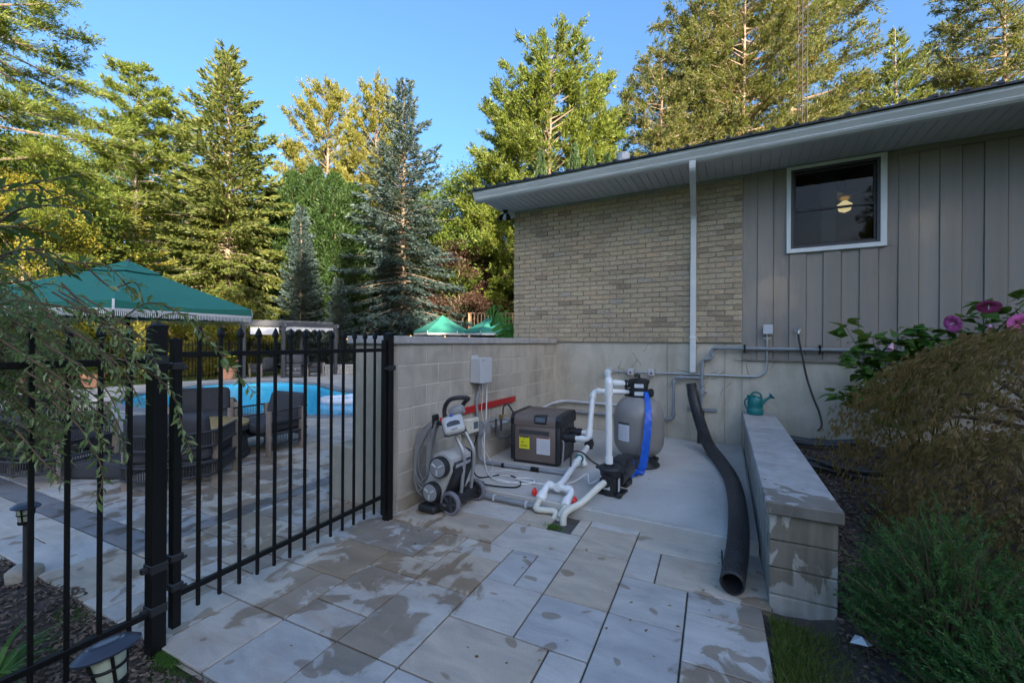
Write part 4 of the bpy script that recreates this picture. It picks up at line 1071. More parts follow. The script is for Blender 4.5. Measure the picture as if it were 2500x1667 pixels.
# gas line at the heater
gs = thing('gas_line', 'rusty gas pipe with brass valve feeding the heater', 'pipe', (-2.7, 4.5, 0))
pipe(gs, [(-2.785, 4.42, .56), (-2.70, 4.43, .60), (-2.62, 4.47, .62), (-2.47, 4.52, .60)], .018, 'conduit', .04)
pipe(gs, [(-2.66, 4.44, .62), (-2.66, 4.44, .42), (-2.60, 4.46, .38), (-2.47, 4.55, .42)], .015, 'dgrey', .03)
mk('valve', G().bbox(-.03, .03, -.016, .016, -.02, .02, b=.006, M=Tr(-2.60, 4.46, .645)).bbox(-.05, .05, -.006, .006, .02, .028, b=.002, M=Tr(-2.58, 4.465, .64)), MT['brass'], gs, world=True)
mk('flexible_line', G().tube(spline([(-2.58, 4.47, .67), (-2.575, 4.475, .76), (-2.53, 4.50, .79), (-2.47, 4.53, .70)], 6), .010, 8), MT['blackp'], gs, 40, world=True)
pipe(gs, [(-2.76, 4.50, .49), (-2.60, 4.72, .56), (-2.46, 4.85, .60)], .024, 'lgrey', .05, nm='sleeve')
mk('drip_leg', G().cyl((-2.60, 4.46, .62), (-2.60, 4.46, .47), .014), MT['dgrey'], gs, world=True)
# loose cables on the pad
pzf = padz(4.0) + .008
def cable(name, pts, r, mat, label, n=6):
    return tag(mk(name, G().tube(spline(pts, n), r, 6), MT[mat], smooth=50), label, 'cable')
cable('white_cable', [(-2.705, 4.30, 1.08), (-2.71, 4.30, .85), (-2.71, 4.29, .62), (-2.70, 4.24, .42), (-2.66, 4.18, .2), (-2.55, 4.05, pzf), (-2.35, 3.82, pzf), (-2.15, 3.75, pzf), (-2.02, 3.86, pzf), (-2.15, 3.97, pzf), (-2.38, 3.9, pzf), (-2.25, 3.78, pzf + .012), (-1.95, 3.80, pzf), (-1.88, 3.92, pzf + .01), (-2.0, 3.98, pzf), (-2.08, 3.88, pzf + .012), (-1.8, 3.90, pzf), (-1.55, 4.08, pzf), (-1.42, 4.2, .2), (-1.36, 4.1, .14), (-1.26, 4.1, .2)], .007, 'wcable', 'white cable looping from the control box over the pad to the pump')
cable('thin_white_cable', [(-2.70, 4.20, 1.08), (-2.715, 4.22, .9), (-2.715, 4.2, .75), (-2.70, 4.23, .55), (-2.70, 4.2, .35), (-2.65, 4.25, .2), (-2.5, 4.12, pzf), (-2.45, 3.98, pzf), (-2.3, 4.05, pzf + .02), (-2.2, 4.15, pzf)], .0035, 'wcable', 'thin white cable hanging beside the grey conduit')
cable('black_power_cord', [(-2.70, 4.10, .50), (-2.66, 3.95, .35), (-2.55, 3.78, .2), (-2.45, 3.76, pzf), (-2.30, 3.95, pzf), (-2.12, 3.95, pzf), (-1.98, 3.80, pzf), (-1.98, 3.68, pzf), (-2.15, 3.615, pzf), (-2.30, 3.60, pzf)], .0075, 'black', 'black power cord curling on the pad with its plug loose')
tag(mk('power_plug', G().bbox(-.035, .035, -.016, .016, -.012, .016, b=.006, M=Tr(-2.335, 3.60, pzf + .005, rz=.2)), MT['black']), 'black plug lying on the pad edge', 'plug')
cable('grey_sensor_cable', [(-1.62, 4.30, .15), (-1.60, 4.20, .25), (-1.55, 4.12, .42), (-1.44, 4.10, .44), (-1.34, 4.12, .36), (-1.22, 4.15, .30)], .010, 'dgrey', 'short grey sensor cable arching to the pump motor')
# ---- caddy with the robot
cdy = thing('robot_caddy', 'wheeled tube caddy with grey rimmed wheels holding the pool robot', 'caddy', (-2.32, 3.27, 0))
for s in (-1, 1):
    wl = mk('wheel', G().lathe([(.02, -.018), (.078, -.014), (.078, .014), (.02, .018)], 28, Tr(.012, s * .205, .105, rx=math.pi / 2)), MT['blackp'], cdy, 40)
    n_ = 48; pr = [(.08, -.022), (.098, -.022), (.105, -.012), (.105, .012), (.098, .022), (.08, .022), (.08, -.022)]
    mk('tyre', G().lathe(pr, n_, Tr(.012, s * .205, .105, rx=math.pi / 2), caps=False), MT['rubber'], wl, 40)
    g = G()
    for k in range(5): g.bbox(.012, .08, -.012, .012, -.02, .02, b=.004, M=Tr(.012, s * .205, .105, rx=math.pi / 2) @ Tr(rz=k * 1.2566))
    mk('spokes', g, MT['dgrey'], wl)
mk('axle_base', G().bbox(-.055, .06, -.17, .17, .06, .16, b=.03, seg=3), MT['blackp'], cdy, 40)
mk('foot', G().bbox(-.30, -.10, -.30, -.16, 0.0, .075, b=.03, seg=3).bbox(-.16, -.02, -.24, -.14, .03, .10, b=.015), MT['blackp'], cdy, 40)
mk('tube_frame', G().tube(fillet([(.02, -.06, .12), (.065, -.06, .52), (-.03, -.06, .66), (-.16, -.06, .86)], .07, 4), .018, 12).tube(fillet([(.02, .10, .12), (.065, .10, .52), (-.03, .10, .66), (-.16, .10, .86)], .07, 4), .018, 12), MT['alu'], cdy, 40)
mk('handle', G().tube(fillet([(-.15, -.08, .80), (-.165, -.08, .93), (-.10, -.08, 1.02), (.0, -.03, 1.035), (.03, .06, 1.02), (-.08, .12, .96), (-.15, .12, .82)], .06, 4), .021, 10), MT['blackp'], cdy, 40)
mk('cable_hook', G().bbox(-.27, -.14, -.10, -.06, .76, .80, b=.012, seg=2).bbox(-.285, -.255, -.12, -.03, .72, .86, b=.014, seg=2), MT['blackp'], cdy, 40)
Mc = align(Vector((-.015, -.13, .79)), (.30, -.62, .72)) @ Tr(rz=R(200))
ctl = mk('control_unit', G().bbox(-.10, .10, -.095, .095, -.035, .045, b=.035, seg=3, M=Mc), MT['robotw'], cdy, 40)
mk('control_gasket', G().bbox(-.103, .103, -.098, .098, -.015, -.001, b=.006, M=Mc), MT['blackp'], ctl)
mk('control_back', G().bbox(-.09, .09, -.085, .085, -.06, -.02, b=.02, seg=2, M=Mc), MT['grey'], ctl, 40)
mk('screen', G().prism([(-.065, .0), (-.05, -.055), (.05, -.055), (.065, .0), (.065, .05), (-.065, .05)][::-1], .0455, .0475, Mc), MT['lgrey'], ctl)
mk('screen_glass', G().prism([(-.06, .04), (.06, .04), (.06, 0), (.03, -.015), (-.03, -.015), (-.06, 0)][::-1], .0478, .0492, Mc), MT['ink'], ctl)
mk('badge', G().bbox(-.014, .014, -.09, -.065, .04, .0475, b=.003, M=Mc), MT['blue'], ctl)
mk('button', G().bbox(-.03, .03, .07, .078, .043, .0475, b=.002, M=Mc), MT['ink'], ctl)
mk('red_latch', G().bbox(-.17, -.10, -.145, -.11, .81, .845, b=.008), MT['redh'], cdy)
mk('grey_cover', G().lathe([(.04, -.07), (.055, -.03), (.055, .03), (.04, .07)], 14, Tr(-.06, -.02, .90, ry=1.2, rz=.3)), MT['grey'], cdy, 40)
# the robot: stands upright on the caddy, wheel side towards -y
rob = thing('pool_robot', 'grey and white pool cleaning robot parked upright on the caddy', 'robot', (-2.46, 3.0, .0))
a = math.atan2(.233, .085)
def rl(u, v): return Vector((u * math.cos(a) - v * math.sin(a), 0, u * math.sin(a) + v * math.cos(a)))   # along tracks, across
B0 = Vector((-.015, 0, .195))
poly = []
for (u, v) in ((-.10, -.04), (-.09, .085), (-.02, .12), (.10, .10), (.2, .13), (.32, .11), (.365, .03), (.35, -.07), (.25, -.11), (.0, -.095)):
    q = B0 + rl(u, v); poly.append((q.x, q.z))
mk('shell', G().prism(poly, .045, .355, axis='y'), MT['robotw'], rob, 50)
mk('belly', G().prism([(B0 + rl(u, v)).xz[:] for u, v in ((-.06, -.10), (.0, -.13), (.24, -.14), (.30, -.10), (.2, -.04), (-.02, -.04))], .07, .33, axis='y'), MT['blackp'], rob, 40)
for k in range(9):
    q = B0 + rl(.17 + k * .018, -.118 + .002 * k); mk('grille_rib', G().bbox(-.004, .004, .09, .31, -.022, .022, b=.002, M=Tr(q.x, 0, q.z, ry=-.35)), MT['steel'] if k % 2 else MT['lgrey'], rob)
mk('front_grille_plate', G().bbox(-.085, .085, .08, .32, -.012, .012, b=.006, M=Tr(*(B0 + rl(.245, -.10)), ry=-a)), MT['dgrey'], rob)
for yc, sgn in ((.01, -1), (.39, 1)):
    for (u, rr) in ((0.0, .086), (.25, .092)):
        q = B0 + rl(u, 0)
        tk = mk('track_wheel', G().lathe([(rr, -.032), (rr + .004, -.02), (rr + .004, .02), (rr, .032)], 32, Tr(q.x, yc, q.z, rx=math.pi / 2)), MT['blackp'], rob, 40)
        hb_ = mk('hub_cap', G().lathe([(rr * .9, 0), (rr * .86, .008), (rr * .3, .012), (.01, .014)], 32, Tr(q.x, yc + sgn * .031, q.z, rx=math.pi / 2 * (1 if sgn < 0 else -1))), MT['lgrey'] if False else MT['grey'], tk, 30)
        g = G()
        for k in range(3): g.bbox(.012, rr * .72, -.009, .009, .008, .018, b=.004, M=Tr(q.x, yc + sgn * .031, q.z, rx=math.pi / 2 * (1 if sgn < 0 else -1)) @ Tr(rz=k * 2.094 + .5))
        mk('hub_spokes', g, MT['lgrey'], hb_)
# its float cable, looped over the hook
g = G(); rc = random.Random(5)
for k in range(11):
    ox, oy = rc.uniform(-.045, .045), rc.uniform(-.03, .04); dz = rc.uniform(-.07, .05); wd = rc.uniform(.8, 1.15)
    g.tube(spline([(-2.59 + ox * .3, 3.19 + oy, .80), (-2.66 + ox, 3.13 + oy, .70), (-2.71 + ox * .4, 3.08 + oy, .50), (-2.70 + ox * .4, 3.06 + oy, .30 + dz), (-2.63 + ox, 3.06 + oy, .20 + dz), (-2.57 + ox * .6, 3.08 + oy, .27 + dz), (-2.60 + ox * .4, 3.12 + oy, .45), (-2.60 + ox * .6, 3.16 + oy, .66), (-2.57 + ox * .3, 3.19 + oy, .80)], 5), .0065, 6)
tag(mk('cable_coil', g, MT['cable'], smooth=50), 'bundle of grey float cable hanging in loops beside the robot', 'cable')

# ================================================================== THINGS ON THE HOUSE WALL
def wp(u, v, y=6.535): return onY(1640 + u / 4.704, 780 + v / 4.704, y)
gl = thing('grey_water_pipe', 'grey pipe running along the house siding with clamps and elbows', 'pipe', (-.5, 6.53, 0))
pipe(gl, [(4.2, 6.535, 1.46), (-.40, 6.535, 1.487), (-.40, 6.535, 1.335), (-.53, 6.535, 1.32), (-.53, 6.535, .66)], .023, 'conduit', .05)
pipe(gl, [(-.53, 6.535, 1.06), (-.905, 6.535, 1.055), (-.905, 6.535, .44), (-1.25, 6.535, .44)], .020, 'conduit', .05)
for (x, z, d) in ((-.40, 1.40, (0, 0, 1)), (-.53, 1.25, (0, 0, 1)), (-.53, 1.06, (0, 0, 1)), (.42, 1.482, (1, 0, 0)), (-.53, .98, (0, 0, 1)), (-.80, 1.055, (1, 0, 0)), (-.905, .98, (0, 0, 1)), (-.905, .52, (0, 0, 1)), (-.36, 1.487, (1, 0, 0))): coupling(gl, (x, 6.535, z), d, .029, .05, 'conduit')
mk('shutoff_valve', G().bbox(-.038, .038, -.03, .03, -.045, .045, b=.012, seg=2, M=Tr(-.53, 6.53, .86)).cyl((-.60, 6.53, .86), (-.46, 6.53, .86), .014, n=8), MT['conduit'], gl, 40, world=True)
for x in (.0, .83): mk('pipe_clamp', G().bbox(x - .010, x + .010, 6.505, 6.573, 1.425, 1.54, b=.004), MT['black'], gl, world=True)
pw = thing('wall_cable_conduit', 'thin grey conduit with three clear sockets along the foundation', 'conduit', (-.8, 6.56, 0))
pipe(pw, [(-1.86, 6.57, 1.107), (.17, 6.575, 1.107), (.262, 6.56, 1.18), (.262, 6.55, 1.68)], .012, 'steel', .10)
for x in (-1.855, -1.525, -1.22):
    q = mk('clear_socket', G().bbox(-.045, .045, -.045, 0, -.05, .05, b=.008, M=Tr(x, 6.56, 1.11)), MT['lgrey'], pw, world=True); mk('socket_face', G().box(-.016, .016, -.047, -.045, -.028, .006, M=Tr(x, 6.56, 1.11)), MT['redd'], q, world=True)
q = mk('switch_box', G().bbox(.215, .32, 6.50, 6.57, 1.68, 1.797, b=.008), MT['conduit'], pw, world=True)
mk('box_lid', G().bbox(.211, .324, 6.49, 6.501, 1.676, 1.801, b=.004), MT['lgrey'], q, world=True)
coupling(pw, (.262, 6.55, 1.60), (0, 0, 1), .017, .03, 'steel'); mk('strap', G().bbox(.22, .305, 6.545, 6.574, 1.615, 1.63, b=.002), MT['steel'], pw, world=True)
# conduit low on the wall behind the heater
lp = thing('heater_conduit', 'pale grey conduit bending along the wall behind the heater', 'conduit', (-2.5, 6.4, 0))
pipe(lp, [(-2.755, 5.6, .50), (-2.755, 6.40, .56), (-2.62, 6.56, .585), (-1.30, 6.57, .58)], .022, 'lgrey', .12)
pipe(lp, [(-2.755, 5.6, .36), (-2.72, 6.5, .42), (-2.4, 6.565, .42), (-1.25, 6.565, .42)], .022, 'conduit', .1, nm='lower_pipe')
# spigot and hose
sg = thing('hose_spigot', 'chrome garden tap on the siding with black hose attached', 'tap', (.60, 6.55, 1.73))
mk('body', G().cyl((0, .02, 0), (0, -.05, 0), .013, n=10).cyl((0, -.04, .0), (0, -.055, -.05), .012, n=10).lathe([(.035, 0), (.035, .006)], 14, Tr(0, .02, 0, rx=math.pi / 2)), MT['steel'], sg, 40)
mk('wheel_handle', G().lathe([(.012, .0), (.034, .004), (.034, .012), (.012, .014)], 10, align(Vector((0, -.055, .02)), (0, -.6, .8))), MT['steel'], sg, 40)
hp = [wp(1455, 165, 6.49), wp(1465, 240, 6.49), wp(1500, 420, 6.50), wp(1550, 660, 6.52), wp(1620, 880, 6.52), wp(1690, 1050, 6.5), wp(1722, 1180, 6.46), wp(1715, 1240, 6.40), wp(1680, 1275, 6.35)]
tag(mk('garden_hose', G().tube(spline(hp, 6), .0125, 8), MT['corr'], smooth=50), 'black garden hose hanging from the tap to the mulch', 'hose')
for j, (y0, lab) in enumerate(((6.15, 'thick black hose bundle lying along the foundation'), (5.25, 'black drip hose bundle lying on the mulch behind the retaining wall'))):
    g = G(); rk = random.Random(j)
    for k in range(5):
        oy, oz = rk.uniform(-.07, .07), rk.uniform(0, .07)
        P = [(.36 + .22 * i, y0 + oy + .03 * math.sin(i * 2 + k) - .03 * i, bedz(.4 + .22 * i, y0) + .05 + oz + .008 * math.sin(i * 3 + k)) for i in range(5)]
        g.tube(spline(P, 4), .02, 7)
    tag(mk('hose_bundle', g, MT['corr'], smooth=50), lab, 'hose')
# watering can on the retaining wall
wc = thing('watering_can', 'teal plastic watering can standing on the retaining wall', 'watering can', (.125, 6.36, .628))
body = [(.075, 0), (.092, .008), (.098, .03), (.096, .075), (.088, .085), (.088, .10), (.092, .14), (.085, .215), (.06, .235), (.02, .238)]
mk('body', G().lathe(body, 28, sy=.75), MT['teal'], wc, 40)
mk('carry_handle', G().tube(spline([(-.055, 0, .225), (-.035, 0, .275), (.01, 0, .29), (.055, 0, .27), (.07, 0, .22)], 5), .012, 10), MT['teal'], wc, 40)
mk('side_handle', G().tube(spline([(-.07, 0, .225), (-.11, 0, .19), (-.12, 0, .14), (-.105, 0, .095), (-.085, 0, .07)], 5), .011, 10), MT['teal'], wc, 40)
mk('rim', G().lathe([(.05, .225), (.055, .25), (.048, .25), (.043, .23)], 20, Tr(-.045, 0, .0) , sy=.8), MT['teal'], wc, 40)
mk('spout', G().tube(spline([(.08, 0, .16), (.105, 0, .185), (.14, 0, .215), (.165, 0, .235)], 4), [.03, .028, .024, .022, .02, .018, .017, .016, .015, .014, .014, .013, .013], 12), MT['teal'], wc, 40)
rs = mk('rose', G().lathe([(.012, 0), (.02, .012), (.042, .035), (.044, .042)], 20, align(Vector((.16, 0, .23)), (.75, 0, .62))), MT['teal'], wc, 40)
mk('rose_face', G().lathe([(.040, .0425), (.03, .047), (.004, .048)], 20, align(Vector((.16, 0, .23)), (.75, 0, .62))), MT['lgrey'], rs, 40)
for f_ in [wc]: f_.rotation_euler = (0, 0, .1)
# corrugated drain pipe
CP = spline([(-.655, 6.40, .985), (-.62, 6.36, .80), (-.53, 6.22, .52), (-.40, 5.92, .27), (-.24, 5.45, .19), (-.12, 4.9, .175), (-.06, 4.3, .18), (-.035, 3.7, .185), (-.035, 3.3, .15), (-.055, 3.02, .085), (-.06, 2.93, .078)], 30)
# arc-length ribs
acc = [0.0]
for i in range(1, len(CP)): acc.append(acc[-1] + (CP[i] - CP[i - 1]).length)
rr_ = []; pts_ = []; per = .024
def along(s):
    i = min(max(int(np.searchsorted(acc, s)), 1), len(CP) - 1); return CP[i - 1].lerp(CP[i], min(1, (s - acc[i - 1]) / max(acc[i] - acc[i - 1], 1e-6)))
for k in range(int(acc[-1] / per)):
    for (o_, r_) in ((0, .072), (.0125, .072), (.0145, .060), (.022, .060)): pts_.append(along(k * per + o_)); rr_.append(r_)
dp = thing('drain_pipe', 'long black corrugated drain pipe snaking from the downspout to the patio', 'pipe', (-.06, 2.93, 0))
g = G().tube(pts_, rr_, 18, caps=False)
mk('pipe_wall', g, MT['corr'], dp, world=True)
mk('pipe_lining', G().tube(pts_[-40:], .058, 18, caps=False), MT['corr'], dp, world=True)
mk('cut_rim', G().tube([pts_[-1] + (pts_[-1] - pts_[-2]).normalized() * .001 * k for k in (0, 3)], [.072, .070], 18, caps=False), MT['corr'], dp, world=True)
st2 = mk('pipe_stub', G().tube([Vector((-.53, 6.44, .62 - .0085 * k)) for k in range(54)], [.046 + (.003 if k % 2 else -.003) for k in range(54)], 14), MT['corr']); tag(st2, 'short upright piece of black corrugated pipe by the foundation', 'pipe')
tag(mk('wall_bracket', G().bbox(-.72, -.33, 6.575, 6.604, .585, .635, b=.004), MT['conduit']), 'flat grey metal bracket screwed to the foundation behind the drain pipe', 'bracket')
# ================================================================== POOLSIDE: umbrellas, seats, pergola, pots
def umbrella(loc, rad, zr, za, label, nseg=8, rz=.2, drop=.11, fringe=.07, group=None):
    t = thing('patio_umbrella', label, 'umbrella', loc, rz, group)
    n = nseg
    mk('pole', G().cyl((0, 0, .05), (0, 0, za - .03), .024, n=12), MT['black'], t, 40)
    mk('base', G().lathe([(.33, 0), (.33, .05), (.30, .07), (.05, .09), (.04, .3)], 24), MT['dgrey'], t, 40)
    vent = .2
    def ring(fr, z, sag=0.0, m=6):
        out = []
        for i in range(n):
            a0, a1 = 2 * math.pi * i / n, 2 * math.pi * (i + 1) / n
            p0, p1 = Vector((math.cos(a0), math.sin(a0), 0)) * rad * fr, Vector((math.cos(a1), math.sin(a1), 0)) * rad * fr
            for k in range(m):
                f = k / m; q = p0.lerp(p1, f); q.z = z - sag * math.sin(math.pi * f); out.append(q)
        return out
    zs = lambda fr: za - (za - zr) * (fr ** .92)
    rings = [ring(fr, zs(fr) , .035 * fr * rad / 1.5) for fr in (.17, .35, .6, .82, 1.0)]
    cn = mk('canopy', G().loft(rings, caps=False), MT['canvas'], t, 25)
    m = 6
    for i in range(n):                                  # valance flap and fringe of each panel
        P = [rings[-1][(i * m + k) % (n * m)] for k in range(m + 1)]
        P = [p + (P[3] - p) * .012 for p in P]
        g = G(); g.v = [tuple(p) for p in P] + [(p.x * 1.004, p.y * 1.004, zr - drop + (.0 if 0 < k < m else .015) - .01 * math.sin(k * 1.1)) for k, p in enumerate(P)]
        for k in range(m): g.f.append((k, k + 1, m + 2 + k, m + 1 + k))
        v = mk('valance', g, MT['canvas'], cn)
        g = G(); nb = 84
        lo = [Vector(q) for q in g.v]
        B = [Vector((p.x * 1.004, p.y * 1.004, zr - drop)) for p in P]
        for k in range(nb):
            f = (k + .5) / nb * m; i0 = min(int(f), m - 1); q = B[i0].lerp(B[i0 + 1], f - i0)
            tdir = (B[m] - B[0]).normalized() * (rad * .765 / nb * .42)
            g.add([q - tdir + Vector((0, 0, .012)), q + tdir + Vector((0, 0, .012)), q + tdir * .7 - Vector((0, 0, fringe * RNG.uniform(.85, 1.1))), q - tdir * .7 - Vector((0, 0, fringe * RNG.uniform(.85, 1.1)))], [(0, 1, 2, 3)])
        g.add([B[0] + Vector((0, 0, .02)), B[m] + Vector((0, 0, .02)), B[m] - Vector((0, 0, .012)), B[0] - Vector((0, 0, .012))], [(0, 1, 2, 3)])
        mk('fringe', g, MT['fringe'], cn)
        rb_ = Vector((math.cos(2 * math.pi * i / n), math.sin(2 * math.pi * i / n), 0))
        mk('rib', G().tube([Vector((0, 0, za - .06)), rb_ * rad * .55 + Vector((0, 0, zs(.55) - .03)), rb_ * rad * .99 + Vector((0, 0, zr - .02))], .009, 6), MT['black'], t)
        mk('strut', G().cyl(Vector((0, 0, zr - .12)), rb_ * rad * .55 + Vector((0, 0, zs(.55) - .03)), .008, n=6), MT['black'], t)
        mk('corner_tape', G().add([rb_ * rad + Vector((0, 0, .01 + zr)) - Vector((-rb_.y, rb_.x, 0)) * .012, rb_ * rad + Vector((0, 0, .01 + zr)) + Vector((-rb_.y, rb_.x, 0)) * .012, rb_ * rad * 1.008 + Vector((-rb_.y, rb_.x, 0)) * .012 + Vector((0, 0, zr - drop)), rb_ * rad * 1.008 - Vector((-rb_.y, rb_.x, 0)) * .012 + Vector((0, 0, zr - drop))], [(0, 1, 2, 3)]), MT['fringe'], cn)
    tc = [ring(fr, zs(fr) + .03 - .02 * fr, .012) for fr in (.015, .1, .26)]
    mk('vent_cap', G().loft(tc, caps=True), MT['canvas'], t, 25)
    mk('finial', G().lathe([(.035, za - .01), (.03, za + .025), (.01, za + .04)], 12), MT['dgrey'], t, 40)
    return t
bu = atD(312, 833, 6.25)
umbrella((bu.x, bu.y, 0), 1.70, 2.02, 2.70, 'large green umbrella with white fringe beside the willow shrub', 6, rz=YAW + R(8), drop=.12, fringe=.075)
for (u, lab, rz) in ((1080, 'small green fringed umbrella above the block wall', YAW + .16), (1199, 'small green fringed umbrella beside the banana leaf and deck railing', YAW + .2)):
    q = atD(u, 833, 22.0); umbrella((q.x, q.y, 0), 1.45, 2.07, 2.88, lab, 6, rz=rz, drop=.13, fringe=.08)

def lounge_chair(loc, rz, label, w=.78, d=.74):
    """woven rope armchair: local +y is where the sitter faces"""
    t = thing('lounge_chair', label, 'chair', loc, rz, 'rope lounge chairs round the pool')
    hw = w / 2
    for (x, y, h) in ((-hw, d * .42, .60), (hw, d * .42, .60), (-hw * .93, -d * .30, .60), (hw * .93, -d * .30, .60)):
        mk('leg', G().bbox(x - .035, x + .035, y - .018, y + .018, 0, h, b=.004), MT['taupe'], t)
    def band(z0, z1, nm, nr):
        pts = [(-hw, d * .42), (-hw, 0), (-hw * .98, -d * .28)] + [(-hw * math.cos(a), -d * .30 - .24 * math.sin(a)) for a in np.linspace(.2, math.pi - .2, 9)] + [(hw * .98, -d * .28), (hw, 0), (hw, d * .42)]
        P = spline([(x, y, 0) for x, y in pts], 4)
        for z in (z0, z1): mk(nm + '_rail', G().tube([p + Vector((0, 0, z)) for p in P], .014, 6), MT['rope'], t, 50)
        g = G(); acc = [0]
        for i in range(1, len(P)): acc.append(acc[-1] + (P[i] - P[i - 1]).length)
        k = int(acc[-1] / .024)
        for i in range(k):
            s = acc[-1] * (i + .5) / k; j = max(1, int(np.searchsorted(acc, s))); q = P[j - 1].lerp(P[j], (s - acc[j - 1]) / max(1e-6, acc[j] - acc[j - 1]))
            g.cyl(q + Vector((0, 0, z0)), q + Vector((0, 0, z1)), .0055, n=4)
        tag(mk(nm + '_weave', g, MT['rope'], t), kind='stuff')
    band(.44, .59, 'arm', 0); band(.14, .27, 'seat', 0)
    mk('seat_frame', G().bbox(-hw + .03, hw - .03, -d * .45, d * .42, .25, .285, b=.01), MT['rope'], t)
    mk('seat_cushion', G().bbox(-hw + .05, hw - .05, -d * .48, d * .50, .285, .44, b=.055, seg=4), MT['cushion'], t, 50)
    mk('back_cushion', G().bbox(-hw + .06, hw - .06, -.085, .085, -.215, .215, b=.08, seg=4, M=Tr(0, -d * .38, .575, rx=.25)), MT['cushion'], t, 50)
    return t
def chair_at(u, v, rz, label, **k):
    p = onZ(u, v); return lounge_chair((p.x, p.y, 0), rz, label, **k)
lounge_chair((-5.45, 2.34, 0), R(45), 'charcoal rope lounge chair with its back to the gate', w=.86)
lounge_chair((-6.0, 3.66, 0), R(186), 'charcoal rope lounge chair standing sideways near the pool edge')
lounge_chair((-7.35, 3.45, 0), R(245), 'charcoal rope lounge chair facing the gate in front of the pool', w=.82)
lounge_chair((-6.9, 1.75, 0), R(15), 'charcoal rope lounge chair half hidden behind the willow leaves')
lounge_chair((-8.6, 2.2, 0), R(-55), 'charcoal rope lounge chair on the far side of the willow')
# round woven fire table between the chairs
ft = thing('fire_table', 'round dark woven table with golden stone top between lounge chairs', 'table', (-6.25, 2.90, 0))
mk('table_top', G().lathe([(.52, .42), (.54, .425), (.54, .455), (.52, .465), (.02, .467)], 40), PM('table_stone', (0.34, 0.24, 0.10), 0.6, 0.3, 5, bump=.3), ft, 40)
mk('table_rim', G().lathe([(.52, .36), (.555, .365), (.56, .425), (.54, .43)], 40), MT['rope'], ft, 40)
g = G()
for k in range(110):
    an = 2 * math.pi * k / 110; g.cyl((.52 * math.cos(an), .52 * math.sin(an), .06), (.505 * math.cos(an), .505 * math.sin(an), .37), .007, n=4)
tag(mk('woven_side', g, MT['rope'], ft), kind='stuff'); mk('drum', G().lathe([(.48, .04), (.48, .37)], 32), MT['cushion'], ft); mk('base_ring', G().lathe([(.52, .0), (.55, .02), (.55, .06), (.52, .08)], 40), MT['rope'], ft, 40)
ot = mk('fire_bowl', G().lathe([(.28, 0), (.36, .05), (.40, .16), (.41, .22), (.38, .22), (.30, .14), (.02, .12)], 28), MT['dgrey'], smooth=40); ot.location = (-7.75, 1.55, 0); tag(ot, 'low dark round fire bowl on the patio by the willow', 'fire bowl')
lr = mk('low_ottoman', G().bbox(-.33, .33, -.28, .28, 0, .2, b=.05, seg=3), MT['cushion'], smooth=50); lr.location = (-6.45, 2.1, 0); lr.rotation_euler = (0, 0, .5); tag(lr, 'low charcoal footrest beside the woven table', 'ottoman')
# pergola
C0, C1, C2 = onZ(690.8, 922.5), onZ(594, 923.5), onZ(818.7, 913.8); C3 = C1 + (C2 - C0)
pg = thing('pergola', 'small grey pergola with white fabric canopy beyond the pool', 'pergola', C0)
PZ = 2.28
for c in (C0, C1, C2, C3): mk('post', G().bbox(c.x - .06, c.x + .06, c.y - .06, c.y + .06, 0, PZ, b=.006), MT['pergola'], pg, world=True)
def beam(a, b, z0, z1, wd, nm, par=pg, mat='pergola', over=0.15):
    d = (b - a); l = d.length; M_ = Tr(a.x, a.y, 0, rz=math.atan2(d.y, d.x)); return mk(nm, G().bbox(-over, l + over, -wd, wd, z0, z1, b=.004, M=M_), MT[mat], par, world=True)
for a_, b_ in ((C0, C1), (C0, C2), (C1, C3), (C2, C3)): beam(a_, b_, PZ - .16, PZ, .03, 'beam')
for k in range(1, 8): beam(C0.lerp(C2, k / 8), C1.lerp(C3, k / 8), PZ, PZ + .10, .022, 'rafter')
cnp = mk('fabric_canopy', G().loft([[C0.lerp(C2, .06 + .88 * i / 24).lerp(C1.lerp(C3, .06 + .88 * i / 24), s_) + Vector((0, 0, PZ - .20 - .10 * abs(math.sin(math.pi * i / 24 * 6)))) for s_ in (.04, .5, .96)] for i in range(25)], caps=False), MT['wfabric'], pg, 50, world=True)
cnp.data.polygons.foreach_set('use_smooth', [True] * len(cnp.data.polygons))
def drape(a, b, z0, z1, nm, wv):
    g = G(); nn = 30
    for z in (z0, z1):
        for i in range(nn + 1):
            f = i / nn; q = a.lerp(b, f); g.v.append((q.x, q.y, z + (wv * abs(math.sin(math.pi * f * 6)) if z == z1 and wv else .0)))
    for i in range(nn): g.f.append((i, i + 1, nn + 2 + i, nn + 1 + i))
    return mk(nm, g, MT['wfabric'], cnp, world=True)
drape(C0.lerp(C1, .08) + Vector((0, -.05, 0)), C0.lerp(C1, .8) + Vector((0, -.05, 0)), PZ - .20, PZ - .50, 'side_drape', 0)
drape(C0.lerp(C2, .05), C0.lerp(C2, .95), PZ - .14, PZ - .36, 'front_valance', .11)
